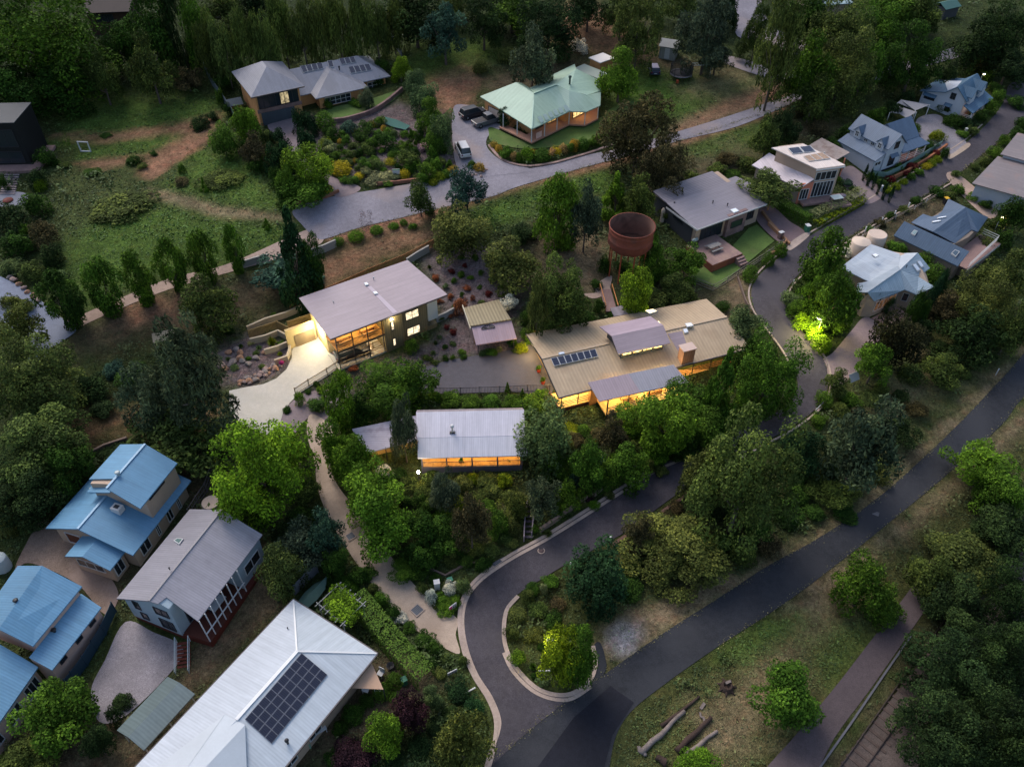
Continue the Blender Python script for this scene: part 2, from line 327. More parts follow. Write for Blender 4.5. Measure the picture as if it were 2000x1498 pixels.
    t=n.nodes.new('ShaderNodeTexNoise'); t.inputs['Scale'].default_value=.9; t.inputs['Detail'].default_value=6; lk(n,pos.outputs['Position'],t.inputs[0])
    r=n.nodes.new('ShaderNodeMapRange'); r.inputs[1].default_value=.5; r.inputs[2].default_value=.7; r.inputs[4].default_value=.45; lk(n,t.outputs['Fac'],r.inputs[0])
    mx=n.nodes.new('ShaderNodeMix'); mx.data_type='RGBA'; lk(n,r.outputs[0],mx.inputs[0]); lk(n,out,mx.inputs[6]); 
    w2=n.nodes.new('ShaderNodeVectorMath'); w2.operation='MULTIPLY'; lk(n,out,w2.inputs[0]); w2.inputs[1].default_value=(1.55,1.12,1.1); lk(n,w2.outputs[0],mx.inputs[7]); lk(n,mx.outputs[2],b.inputs['Base Color'])
    bp=n.nodes.new('ShaderNodeBump'); bp.inputs['Distance'].default_value=.25; bp.inputs['Strength'].default_value=.8; ad=n.nodes.new('ShaderNodeMath'); lk(n,hs[1],ad.inputs[0]); lk(n,hs[2],ad.inputs[1]); lk(n,ad.outputs[0],bp.inputs['Height']); lk(n,bp.outputs[0],b.inputs['Normal'])
    o=mk('ground',me,M); o['kind']='structure'
    return X,Y,Z,c
GRID=build_ground()
def soil_at(x,y):
    X,Y,Z,c=GRID; i=np.clip(np.searchsorted(X[0],x),0,X.shape[1]-1); j=np.clip(np.searchsorted(Y[:,0],y),0,X.shape[0]-1); return c[j,i]
# ---------------------------------------------------------------- roads, drives and yards
ASPH=mat('dark_bitumen',(.058,.052,.059),.9,.22,.5,.2,spec=.15,world=True,bump=.15,stain=((.082,.074,.080),.12,.7))
ASPL=mat('lower_bitumen',(.032,.034,.039),.9,.2,.5,.18,spec=.12,world=True,bump=.15,stain=((.046,.047,.052),.1,.8))
ASPU=mat('old_pale_bitumen',(.195,.180,.200),.9,.18,.5,.2,world=True,bump=.2,stain=((.29,.22,.19),.13,.55))
BEIGE=mat('beige_concrete',(.37,.285,.215),.85,.13,.5,.12,world=True,stain=((.26,.19,.14),.2,.55))
CONC=mat('pale_concrete',(.46,.43,.37),.85,.1,.5,.08,world=True,stain=((.38,.35,.28),.25,.5))
KERB=mat('kerb_concrete',(.36,.28,.23),.85,.2,1.2,.15,world=True)
PAVE=mat('mauve_paving',(.20,.155,.16),.85,.16,.8,.16,world=True,stain=((.27,.2,.18),.2,.5))
GRAV=mat('grey_gravel',(.22,.20,.21),.95,.2,1.0,.38,world=True,bump=.5)
GRVB=mat('brown_gravel',(.20,.145,.11),.95,.2,.6,.3,world=True,bump=.4,stain=((.28,.21,.18),.15,.6))
TRACK=mat('pink_gravel_track',(.33,.24,.19),.95,.18,.7,.2,world=True,bump=.3)
LAWN=mat('mown_lawn',(.075,.125,.026),.95,.2,1.2,.34,world=True,bump=.5,stain=((.12,.13,.045),.35,.5))
TERRA=mat('terracotta_tiles',(.42,.22,.15),.8,.1,1,.1,world=True)
LE=[(943,1498),(1018,1440),(1090,1382),(1200,1303),(1290,1240),(1400,1170),(1500,1105),(1600,1050),(1720,968),(1850,850),(1940,757),(2000,690),(2120,540),(2200,440)]
RE=[(2320,480),(2160,620),(2000,775),(1960,826),(1860,918),(1750,1010),(1650,1090),(1530,1180),(1400,1264),(1290,1342),(1230,1392),(1202,1440),(1190,1498),(1170,1600),(800,1620)]
patch('lower_road',LE+RE,ASPL,.05,cell=1.5)
SO=[(955,1498),(966,1450),(968,1405),(953,1365),(925,1320),(905,1270),(897,1220),(901,1180),(915,1150),(945,1120),(1000,1083),(1060,1050),(1130,1007),(1200,962),(1270,918),(1330,892),(1400,862),(1460,835),(1500,815),(1540,790),(1557,760),(1553,730),(1533,690),(1500,645),(1475,608),(1467,574),(1476,547),(1502,520),(1540,490),(1580,463),(1625,436),(1690,400),(1774,350),(1836,312),(1886,280),(1922,248),(1950,216),(1964,188),(1972,166),(2010,150),(2060,140)]
SI=[(2080,165),(2040,188),(1998,230),(1968,264),(1920,302),(1854,354),(1776,400),(1740,418),(1695,441),(1647,472),(1582,518),(1548,550),(1533,578),(1540,612),(1573,655),(1608,702),(1617,740),(1612,772),(1590,802),(1540,838),(1480,870),(1400,918),(1330,960),(1240,1026),(1200,1052),(1110,1100),(1060,1130),(1010,1162),(986,1192),(980,1232),(985,1270),(1005,1308),(1050,1350),(1105,1362),(1090,1382),(1018,1440)]
patch('winding_street',SO+SI,ASPH,.075,cell=1.2)
patch('road_spur',[(1160,1262),(1172,1255),(1182,1285),(1182,1312),(1150,1345),(1110,1378),(1090,1382),(1105,1362),(1150,1338),(1166,1300)],ASPL,.062,cell=1)
ribbon('kerb',[(943,1510)]+SO[:15],.34,.15,KERB); ribbon('gutter',[(950,1500),(958,1470),(972,1430),(974,1403),(958,1362),(930,1318),(911,1268),(903,1220),(907,1182),(921,1153),(950,1124),(1005,1088),(1065,1055),(1135,1012),(1205,967),(1275,923),(1330,898)],.38,.09,KERB)
ribbon('kerb',[(1012,1165),(990,1192),(984,1232),(989,1268),(1008,1305),(1052,1347),(1106,1358),(1148,1334),(1163,1298),(1158,1262)],.4,.15,KERB)
ribbon('gutter',[(984,1275),(1004,1314),(1050,1355),(1108,1367),(1154,1341)],.35,.10,KERB)
ribbon('kerb',[(1549,727),(1529,687),(1496,642),(1471,607),(1462,574),(1472,545),(1498,516),(1536,486),(1576,459),(1621,432),(1686,396),(1770,346),(1832,308),(1882,276),(1918,244)],.22,.12,KERB)
ribbon('kerb',[(1858,358),(1780,404),(1743,422),(1699,445),(1651,476),(1586,522),(1553,553),(1538,580),(1545,610),(1578,653),(1613,702),(1622,740),(1617,774),(1594,806),(1543,843),(1480,876),(1400,924)],.22,.12,KERB)
patch('bitumen_repair',[(1050,1498),(1120,1402),(1192,1340),(1238,1372),(1196,1436),(1180,1498)],mat('repair_bitumen',(.017,.018,.024),.9,.15,.6,.16,spec=.12,world=True),.085,smooth=False,cell=1.2)
patch('driveway',[(604,812),(600,850),(614,900),(622,960),(652,1030),(700,1105),(750,1168),(800,1220),(850,1255),(897,1277),(890,1240),(893,1208),(850,1182),(800,1132),(760,1082),(700,1000),(655,940),(642,880),(650,840),(625,815)],BEIGE,.06,cell=1)
patch('driveway',[(448,764),(480,757),(515,751),(540,740),(560,722),(570,700),(570,688),(576,672),(612,660),(650,632),(668,700),(657,722),(640,735),(612,752),(583,770),(566,788),(553,808),(545,835),(520,850),(470,828),(449,806)],CONC,.085,smooth=False,cell=1)
patch('driveway',[(545,820),(583,775),(640,760),(680,770),(660,830),(630,835),(604,815),(570,850)],PAVE,.045,cell=1)
patch('asphalt_court',[(838,715),(900,700),(1000,684),(1040,672),(1075,690),(1078,768),(1000,766),(900,769),(830,768),(790,765),(790,735)],mat('court_bitumen',(.066,.062,.072),.85,.16,.5,.15,world=True,stain=((.092,.084,.092),.15,.6)),.06,cell=1)
patch('upper_road',[(573,410),(640,387),(730,372),(840,354),(960,338),(1060,326),(1150,303),(1220,288),(1330,256),(1440,222),(1560,180),(1640,150),(1660,165),(1560,198),(1440,248),(1330,275),(1230,304),(1130,331),(1010,366),(960,385),(870,405),(780,427),(700,446),(640,466),(618,466),(590,440)],ASPU,.06,cell=1.4)
patch('driveway',[(524,242),(584,224),(580,262),(600,305),(640,342),(705,368),(660,386),(622,352),(590,325),(545,275)],PAVE,.085,cell=1.2)
patch('driveway',[(884,222),(900,205),(975,222),(992,245),(958,262),(950,285),(972,310),(1012,324),(1040,335),(960,345),(905,350),(890,320),(884,280)],ASPU,.085,cell=1.2)
patch('gravel_track',[(60,655),(130,628),(200,598),(330,545),(440,518),(560,466),(610,448),(632,470),(590,492),(450,532),(330,566),(220,610),(150,642),(100,665)],TRACK,.05,cell=1.4)
patch('blue_grey_road',[(-60,510),(0,540),(60,572),(115,618),(150,640),(130,662),(70,690),(20,640),(-60,590)],mat('blue_grey_seal',(.17,.19,.24),.9,.12,.5,.12,world=True),.075,cell=1.4)
patch('sealed_path',[(1480,1530),(1560,1428),(1640,1330),(1700,1252),(1745,1195),(1800,1120),(1850,1060),(1900,1080),(1830,1160),(1780,1230),(1700,1345),(1630,1440),(1560,1560)],mat('path_seal',(.080,.062,.064),.9,.14,.6,.16,world=True),.05,cell=1.5)
patch('rail_bed',[(1620,1540),(1700,1420),(1800,1290),(1900,1170),(2000,1060),(2080,1100),(1950,1260),(1840,1400),(1760,1540)],mat('rail_ballast',(.075,.058,.050),.95,.2,1,.4,world=True,bump=.6),.04,cell=1.5)
patch('upper_road',[(1425,-30),(1440,30),(1440,72),(1500,85),(1545,108),(1600,100),(1640,60),(1580,70),(1520,60),(1490,20),(1480,-30)],ASPU,.09,cell=2.5)
patch('gravel_track',[(1412,108),(1470,122),(1540,146),(1640,148),(1700,140),(1780,118),(1890,88),(1890,106),(1780,138),(1700,160),(1600,168),(1520,158),(1450,138),(1405,118)],ASPU,.07,cell=2)
patch('driveway',[(1478,412),(1505,402),(1540,432),(1572,456),(1540,480),(1515,470),(1480,435)],mat('brown_paving',(.17,.115,.115),.85,.12,.8,.12,world=True),.10,cell=1)
patch('driveway',[(1640,345),(1660,325),(1690,345),(1728,377),(1696,400),(1665,385)],PAVE,.10,cell=1)
patch('driveway',[(1790,235),(1830,225),(1860,250),(1888,285),(1850,305),(1800,272)],GRAV,.10,cell=1)
patch('crossover',[(1888,281),(1862,300),(1850,305),(1856,312),(1893,288)],BEIGE,.11,cell=1)
patch('crossover',[(1572,456),(1540,478),(1544,490),(1580,462)],KERB,.11,cell=1)
patch('driveway',[(1850,350),(1872,342),(1945,408),(1925,425)],TRACK,.08,cell=1)
patch('gravel_yard',[(1598,712),(1626,690),(1660,650),(1690,620),(1722,645),(1705,690),(1668,735),(1625,755)],mat('rosy_gravel',(.28,.205,.19),.95,.14,.8,.2,world=True,bump=.3,stain=((.36,.27,.2),.3,.5)),.07,cell=1)
patch('gravel_yard',[(178,1350),(205,1290),(245,1215),(300,1235),(355,1262),(345,1300),(250,1395),(195,1410)],GRAV,.07,cell=1)
patch('gravel_yard',[(30,1115),(45,1075),(85,1015),(130,1040),(160,1075),(210,1120),(232,1165),(205,1200),(150,1140),(60,1100)],GRVB,.07,cell=1)
patch('lawn',[(1462,447),(1478,440),(1512,472),(1400,563),(1350,545),(1345,480),(1360,476),(1400,515)],LAWN,.11,smooth=False,cell=1)
patch('lawn',[(1530,388),(1560,394),(1575,402),(1608,384),(1625,392),(1660,398),(1580,425),(1520,402)],LAWN,.10,smooth=False,cell=1)
patch('lawn',[(955,262),(962,250),(1035,278),(1110,245),(1175,230),(1190,215),(1240,200),(1215,260),(1175,275),(1040,292),(965,280)],LAWN,.10,cell=1)
patch('lawn',[(640,215),(720,196),(770,180),(782,185),(750,210),(700,228),(650,235)],LAWN,.10,cell=1)
patch('lawn',[(1700,345),(1755,322),(1790,305),(1800,315),(1750,338),(1705,352)],LAWN,.11,smooth=False,cell=1)
patch('curved_path',[(1140,575),(1165,572),(1160,560),(1180,545),(1195,540),(1192,560),(1190,572),(1160,584)],TRACK,.07,cell=.8)
# joints, grates, manhole
def tile_on(name,px,py,wx,wy,rz,m,label,cat,z=.11,h=.04):
    c=G(px,py); e=empty(name,(c[0],c[1],g1(c[0],c[1])+z),rz,label,cat); return e
GRATE=mat('grate_iron',(.06,.07,.085),.6,.1,3,rib='x',ribw=.16,ribc=.4,metal=.3)
for (px,py,w_,rz,lb) in ((685,1048,.85,-.9,'dark square drain grate in the beige driveway beside the leafy avenue'),(815,1192,1.0,-.75,'larger dark drain grate near the street end of the beige driveway')):
    e=tile_on('drain_grate',px,py,w_,w_,rz,None,lb,'drain')
    MB().box(-w_/2,w_/2,-w_/2,w_/2,-.05,.0).build('grate',GRATE,e)
    b=MB(); 
    for s in(-1,1): b.box(s*w_/2-.05,s*w_/2+.05,-w_/2-.05,w_/2+.05,-.05,.015); b.box(-w_/2+.05,w_/2-.05,s*w_/2-.05,s*w_/2+.05,-.05,.015)
    b.build('frame',KERB,e)
e=tile_on('manhole',1057,1076,1,1,0,None,'round manhole cover with a pale concrete ring in the winding street','manhole',z=.08)
MB().lathe([(.0,.012),(.30,.012),(.30,-.05)],n=28).build('cover',mat('manhole_iron',(.09,.06,.06),.8,.1),e)
MB().lathe([(.305,-.05),(.305,.02),(.38,.02),(.38,-.05)],n=28).build('ring',KERB,e)
e=tile_on('drain_grate',974,1098,1,1,.62,None,'long side entry drain set into the street kerb at the bend','drain',z=.1); MB().box(-.7,.7,-.2,.2,-.06,.06).build('grate',GRATE,e)
e=tile_on('manhole',1710,1003,1,1,-.5,None,'small square cover in the middle of the lower road','manhole',z=.055); MB().box(-.35,.35,-.3,.3,-.04,.012).build('cover',mat('cover_grey',(.1,.1,.11),.8,.2),e)
# railway: sleepers under two rails
def rail(px):
    q=[G(*p) for p in px]; b=MB()
    for a,c in zip(q,q[1:]): b.bar((a[0],a[1],g1(a[0],a[1])+.16),(c[0],c[1],g1(c[0],c[1])+.16),.075,.14)
    return b
RL=mat('rail_steel',(.055,.04,.035),.6,.2,2,metal=.4)
e=empty('railway_track',tuple(G(1800,1300)),0,'disused railway track running beside the path at the lower right','railway track'); off=Vector(e.location)
for l_ in ([(1560,1610),(1640,1498),(1750,1342),(1860,1190),(1950,1070)],[(1615,1610),(1690,1498),(1800,1345),(1900,1215),(1990,1100)]):
    o=rail(l_).build('rail',RL,e); o.location=-off
SLP=mat('old_timber_sleeper',(.07,.05,.042),.95,.3,2); a0=np.array(G(1590,1610)[:2]);a1=np.array(G(1990,1065)[:2]); n_=46; d_=(a1-a0)/np.hypot(*(a1-a0)); pr=np.array([-d_[1],d_[0]])
b=MB()
for i in range(n_):
    c=a0+(a1-a0)*i/n_; z=g1(*c)+.055; A=c-pr*1.15; B_=c+pr*1.15; b.bar((A[0],A[1],z),(B_[0],B_[1],z),.24,.09)
o=b.build('sleepers',SLP,e); o.location=-off; o['kind']='stuff'
ribbon('concrete_edge',[(1600,1500),(1660,1415),(1730,1312),(1780,1240)],.18,.12,mat('edge_grey',(.10,.10,.11),.9,.1),smooth=False)
# ---------------------------------------------------------------- foliage
def leaf_mat():
    M=bpy.data.materials.new('foliage'); M.use_nodes=True; n=M.node_tree; b=n.nodes['Principled BSDF']; b.inputs['Roughness'].default_value=.8; b.inputs['Specular IOR Level'].default_value=.08
    oi=n.nodes.new('ShaderNodeObjectInfo'); a=n.nodes.new('ShaderNodeAttribute'); a.attribute_name='tone'
    x=n.nodes.new('ShaderNodeVectorMath'); x.operation='SCALE'; lk(n,oi.outputs['Color'],x.inputs[0]); lk(n,a.outputs['Fac'],x.inputs['Scale'])
    # high tone (young leaves, painted lit tops and sprays) leans yellow
    r=n.nodes.new('ShaderNodeMapRange'); r.inputs[1].default_value=1.0; r.inputs[2].default_value=1.7; r.inputs[4].default_value=.5; lk(n,a.outputs['Fac'],r.inputs[0])
    y=n.nodes.new('ShaderNodeVectorMath'); y.operation='MULTIPLY'; lk(n,x.outputs[0],y.inputs[0]); y.inputs[1].default_value=(1.45,1.12,.8)
    mx=n.nodes.new('ShaderNodeMix'); mx.data_type='RGBA'; lk(n,r.outputs[0],mx.inputs[0]); lk(n,x.outputs[0],mx.inputs[6]); lk(n,y.outputs[0],mx.inputs[7])
    lk(n,mx.outputs[2],b.inputs['Base Color'])
    t=n.nodes.new('ShaderNodeBsdfTranslucent'); lk(n,mx.outputs[2],t.inputs[0]); ms=n.nodes.new('ShaderNodeMixShader'); ms.inputs[0].default_value=.16
    o=n.nodes['Material Output']; lk(n,b.outputs[0],ms.inputs[1]); lk(n,t.outputs[0],ms.inputs[2]); lk(n,ms.outputs[0],o.inputs[0]); return M
LEAF=leaf_mat()
def leaves(name,pos,nrm,size,tone,aspect=1.0,jit=.7,up=0,seed=0):
    """one small folded face per leaf clump"""
    r=np.random.default_rng(seed); n=len(pos)
    nn=nrm+r.normal(size=(n,3))*jit; nn/=np.linalg.norm(nn,axis=1)[:,None]+1e-9
    t=r.normal(size=(n,3)); 
    if up: t=t*(1-abs(up))+np.array([0,0,up])
    t-=nn*(t*nn).sum(1)[:,None]; t/=np.linalg.norm(t,axis=1)[:,None]+1e-9; bt=np.cross(nn,t)
    s=(size*r.uniform(.45,1.6,n))[:,None]; L=t*s*aspect; W=bt*s/aspect**.5
    # rhombus with a kink: 4 verts 2 tris
    v=np.stack([pos-L,pos+W*.75-L*.1,pos+L,pos-W*.75+L*.1+nn*s*.25],1).reshape(-1,3)
    f=np.arange(n*4).reshape(n,4)
    me=bpy.data.meshes.new(name); me.vertices.add(n*4); me.vertices.foreach_set('co',v.ravel().astype(np.float32)); me.loops.add(n*4); me.loops.foreach_set('vertex_index',f.ravel())
    me.polygons.add(n); me.polygons.foreach_set('loop_start',np.arange(n)*4); me.polygons.foreach_set('loop_total',np.full(n,4)); me.update()
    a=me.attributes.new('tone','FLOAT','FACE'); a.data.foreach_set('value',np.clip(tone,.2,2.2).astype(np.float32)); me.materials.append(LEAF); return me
def sph(r,n):
    d=r.normal(size=(n,3)); return d/np.linalg.norm(d,axis=1)[:,None]
def crown(name,seed,nl=5000,lobes=26,lr=.36,size=.05,env='round',jit=.7,aspect=1.1,up=0,shell=.55,tv=.28,low=-.75,inner=.12):
    """crown in the unit cube: lobes placed on an envelope, leaf clumps on the outside of each lobe"""
    r=np.random.default_rng(seed); c=[]; R=[]
    k=0
    while len(c)<lobes:
        k+=1
        d=sph(r,1)[0]
        if d[2]<low: continue
        z=d[2]; rad=r.uniform(.45,1) if len(c)>lobes*.25 else r.uniform(.1,.5)
        if env=='round': p=d*rad*(1-lr)
        elif env=='cone':
            z=r.uniform(-1,1); a=r.uniform(0,6.28); w_=(1-z)/2; q=w_*(1-lr*.6)*math.sqrt(r.uniform(.3,1)); p=np.array([q*math.cos(a),q*math.sin(a),z*.95])
        elif env=='col':
            z=r.uniform(-1,1); a=r.uniform(0,6.28); w_=max(.12,(1-abs(z*.9+.15)**2.4)); q=w_*(1-lr)*math.sqrt(r.uniform(.2,1)); p=np.array([q*math.cos(a),q*math.sin(a),z*.85])
        elif env=='pear':
            z=r.uniform(-1,1); a=r.uniform(0,6.28); w_=(.18+.82*(z+1)/1.3) if z<.3 else 1-(z-.3)*1.05; q=w_*(1-lr)*math.sqrt(r.uniform(.3,1)); p=np.array([q*math.cos(a),q*math.sin(a),z*.88])
        elif env=='vase':
            z=r.uniform(-1,1); a=r.uniform(0,6.28); w_=.25+.6*(z+1)/2*(1 if z<.4 else (1-(z-.4))); q=w_*(1-lr*.5)*math.sqrt(r.uniform(.3,1)); p=np.array([q*math.cos(a),q*math.sin(a),z*.85])
        elif env=='umb':
            z=r.uniform(-.2,.6); p=np.array([d[0],d[1],0])*rad*(1-lr)+np.array([0,0,z+ .3*(1-rad)])
        elif env=='dome':
            p=np.array([d[0],d[1],abs(d[2])*1.5-.8])*rad*(1-lr*.8)
        l_=lr*r.uniform(.7,1.2)*(.45+.55*(1-z)/2 if env=='cone' else 1)
        c.append(p); R.append(l_)
    c=np.array(c);R=np.array(R); wts=R**2/np.sum(R**2); cnt=np.maximum(4,(wts*nl).astype(int)); pos=[];nr=[];tn=[]
    for i in range(lobes):
        m_=cnt[i]; d=sph(r,m_*2); outw=d@(c[i]/(np.linalg.norm(c[i])+1e-6)); keep=(d[:,2]>-.55)&(outw>-.75); d=d[keep][:m_]; m_=len(d)
        # scallop the lobe surface so that it breaks into sprays
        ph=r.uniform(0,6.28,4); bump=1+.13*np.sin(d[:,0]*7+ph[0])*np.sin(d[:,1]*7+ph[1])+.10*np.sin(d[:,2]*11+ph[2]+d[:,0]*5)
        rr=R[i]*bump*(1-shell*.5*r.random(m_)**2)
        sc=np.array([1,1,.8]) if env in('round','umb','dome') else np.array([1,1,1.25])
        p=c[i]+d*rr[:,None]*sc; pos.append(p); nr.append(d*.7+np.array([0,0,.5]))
        tn.append(np.exp(np.full(m_,r.normal(-.08,tv*.9))+r.normal(0,tv*1.1,m_))+.25*(bump-1)*5)  # random tone plus painted crown shading: hollows darker, raised sprays lighter
    pos=np.concatenate(pos);nr=np.concatenate(nr);tn=np.concatenate(tn)
    lo=np.percentile(pos,1,axis=0);hi=np.percentile(pos,99,axis=0); mid=(lo+hi)/2; half=(hi-lo)/2; hr=max(half[0],half[1])
    pos=(pos-mid)/np.array([hr,hr,half[2]])
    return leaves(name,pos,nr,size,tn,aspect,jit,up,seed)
def spiky(name,seed,n=260,size=.14,col=0):
    r=np.random.default_rng(seed); d=sph(r,n); d[:,2]=abs(d[:,2])*.9+.15; d/=np.linalg.norm(d,axis=1)[:,None]
    pos=d*r.uniform(.3,.9,n)[:,None]; pos[:,2]=pos[:,2]*2-1
    v=[];me=None
    base=r.normal(size=(n,3))*.08; tip=d*r.uniform(.7,1.05,n)[:,None]; tip[:,2]=tip[:,2]*2-1; base[:,2]=-1; mid=(base+tip)/2; mid[:,2]+=.25; s=np.cross(tip-base,[0,0,1.]); s/=np.linalg.norm(s,axis=1)[:,None]+1e-9; s*=.05
    v=np.stack([base-s*.5,base+s*.5,mid+s,mid-s,tip],1).reshape(-1,3); fs=[]
    for i in range(n): k=i*5; fs+= [(k,k+1,k+2,k+3),(k+3,k+2,k+4)]
    me=bpy.data.meshes.new(name); me.from_pydata([tuple(x) for x in v],[],fs); me.update(); a=me.attributes.new('tone','FLOAT','FACE'); a.data.foreach_set('value',np.repeat(np.clip(r.normal(1,.3,n),.4,1.8),2).astype(np.float32)); me.materials.append(LEAF); return me
def boxhedge(name,seed,n=2600,size=.035,L=1):
    r=np.random.default_rng(seed); pos=[];nr=[]
    for ax,sg,w_ in((2,1,1.2),(0,1,.5),(0,-1,.5),(1,1,1),(1,-1,1)):
        m_=int(n*w_/4.2); p=r.uniform(-1,1,(m_,3)); p[:,ax]=sg*(1-.12*r.random(m_)**2+.03*np.sin(p[:,(ax+1)%3]*14)); pos.append(p); q=np.zeros((m_,3)); q[:,ax]=sg; nr.append(q)
    pos=np.concatenate(pos);nr=np.concatenate(nr); tn=r.normal(1,.25,len(pos))+.35*(pos[:,2]>.8)  # top leaves lighter, a lit top painted into the tone
    return leaves(name,pos,nr,size,tn,1,.5,0,seed)
PR={}
def proto(k):
    if k in PR: return PR[k]
    t,i=k; s=sum(map(ord,t))*7+i*13
    D=dict(round=dict(nl=11000,lobes=40,lr=.27,size=.034,jit=.5),big=dict(nl=26000,lobes=80,lr=.19,size=.0215,tv=.34,jit=.5),loose=dict(nl=8000,lobes=38,lr=.23,size=.034,jit=.8,aspect=1.5,shell=.8,tv=.36),
      euc=dict(nl=13000,lobes=56,lr=.18,size=.025,jit=.8,aspect=1.8,up=-.5,shell=.8,tv=.34),col=dict(nl=10000,lobes=40,lr=.27,size=.036,env='col',aspect=1.3,jit=.5),
      cone=dict(nl=9000,lobes=50,lr=.26,size=.036,env='cone',aspect=1.4,up=.3,jit=.5),vase=dict(nl=12000,lobes=36,lr=.27,size=.033,env='vase',up=.7,aspect=1.4,jit=.5,tv=.36),
      pear=dict(nl=9000,lobes=30,lr=.27,size=.036,env='pear',up=.6,aspect=1.4,jit=.5,tv=.36),
      cyp=dict(nl=4200,lobes=30,lr=.34,size=.038,env='col',up=.9,aspect=1.9,jit=.5,tv=.2),umb=dict(nl=9000,lobes=40,lr=.22,size=.032,env='umb',aspect=1.5,jit=.6),
      shrub=dict(nl=1500,lobes=14,lr=.42,size=.07,env='dome',aspect=1.3,jit=.9),ball=dict(nl=2600,lobes=9,lr=.62,size=.055,env='round',jit=.5,shell=.25,tv=.18,low=-1),
      bush=dict(nl=4400,lobes=22,lr=.33,size=.048,env='dome',aspect=1.2,jit=.55,tv=.36),weep=dict(nl=11000,lobes=40,lr=.25,size=.028,env='dome',up=-.8,aspect=2.0,jit=.6,tv=.34),
      twig=dict(nl=900,lobes=22,lr=.22,size=.03,env='vase',up=.5,aspect=2.4,jit=1,shell=1))
    if t=='spiky': me=spiky('spiky_leaves',s)
    elif t=='hedge': me=boxhedge('hedge_leaves',s)
    else: me=crown('crown_'+t,s,**D[t])
    PR[k]=me; return me
BARK=mat('bark',(.11,.085,.07),.95,.3,2,.2); BARKP=mat('pale_bark',(.34,.29,.26),.9,.25,2,.15)
TR={}
def trunk_mesh(i,spread=.6):
    k=(i,spread)
    if k in TR: return TR[k]
    r=random.Random(i*31+5); b=MB(); R=.075
    b.tube([(0,0,-.06),(.01,.0,.2),(r.uniform(-.03,.03),r.uniform(-.03,.03),.5),(r.uniform(-.05,.05),r.uniform(-.05,.05),.85)],[R,.8*R,.62*R,.4*R],8)
    for j in range(7):
        a=j*2.4+r.random(); z0=r.uniform(.4,.8); l_=r.uniform(.5,1)*spread; b.tube([(0,0,z0),(math.cos(a)*l_*.45,math.sin(a)*l_*.45,z0+.12),(math.cos(a)*l_,math.sin(a)*l_,z0+r.uniform(.22,.5))],[.42*R,.26*R,.08*R],6)
    o=b.build('t'); me=o.data; bpy.data.objects.remove(o); TR[k]=me; return me
HUE=dict(hedge=(.080,.150,.026),wgreen=(.066,.098,.022),bright=(.105,.190,.012),maple=(.074,.152,.012),green=(.054,.116,.012),deep=(.026,.062,.009),dark=(.020,.041,.012),olive=(.058,.088,.020),yolive=(.080,.104,.024),grey=(.058,.084,.046),
 blue=(.034,.074,.050),brown=(.062,.056,.024),yellow=(.36,.30,.015),ygreen=(.125,.170,.008),gold=(.32,.22,.03),red=(.10,.018,.016),purple=(.026,.012,.018),rust=(.24,.085,.040),white=(.50,.52,.42),
 pale=(.17,.19,.085),peach=(.40,.26,.10),lime=(.14,.26,.008),ever=(.014,.040,.014),sage=(.080,.125,.045),pink=(.34,.24,.24),mauve=(.15,.10,.10),black=(.016,.018,.007))
NT=[0]
def fit(cx,cy,w_,h_,clear,kmin=.45,kmax=3.5):
    z=4.0
    for it in range(14):
        p=P(cx,cy,z); dp=depth(p); s=F/dp; dd=ray(cx,cy); sd=-dd[2]/np.linalg.norm(dd); cdp=math.sqrt(1-sd*sd)
        r=w_/2/s; q=(h_/2/s)**2-(r*sd)**2; hh=math.sqrt(max(q,0))/cdp if q>0 else 0; hh=min(max(hh,kmin*r),kmax*r)
        g=g1(p[0],p[1]); z=.3*z+.7*(g+hh*(1-.08)+clear*hh)
    p=P(cx,cy,z); return p,r,hh,g1(p[0],p[1])
def tint(c,v=.1):
    h=HUE[c]; k=random.uniform(1-v,1+v); return (h[0]*k*random.uniform(1-v*.7,1+v*.7),h[1]*k,h[2]*k*random.uniform(1-v,1+v),1)
CLR=dict(round=.22,big=.15,loose=.35,euc=.35,col=.12,cone=.08,vase=.22,cyp=.02,umb=.8,weep=.15,twig=.2)
def tree(cx,cy,w_,h_,t,c,label,group=None,cat='tree',name=None,bark=None,clear=None,kmax=3.5):
    NT[0]+=1; cl=CLR.get(t,.2) if clear is None else clear
    p,r,hh,g=fit(cx,cy,w_,h_,cl,kmax=kmax); zc=p[2]-g; rz=random.uniform(0,6.28)
    nm=name or dict(cone='conifer_tree',cyp='cypress_tree',euc='eucalyptus_tree',weep='weeping_tree',twig='bare_tree').get(t,'leafy_tree')
    e=empty(nm,(p[0],p[1],g),0,label,cat,group)
    o=bpy.data.objects.new('crown',proto((t,NT[0]%3))); COL.objects.link(o); o.parent=e; o.location=(0,0,zc); o.scale=(r,r,hh); o.rotation_euler=(0,0,rz); o.color=tint(c)
    tm=trunk_mesh(NT[0]%4,.75 if t in('round','big','loose','euc','umb','weep') else .3)
    if not tm.materials: tm.materials.append(BARK)
    o2=bpy.data.objects.new('trunk',tm); COL.objects.link(o2); o2.parent=e; tr=r if t not in('cyp','cone','col') else max(r,hh*.35)
    o2.scale=(tr*.9,tr*.9,zc*(1.0 if t!='cyp' else .6)); o2.rotation_euler=(0,0,rz)
    if bark: 
        o2.data=tm.copy(); o2.data.materials.clear(); o2.data.materials.append(bark)
    return e
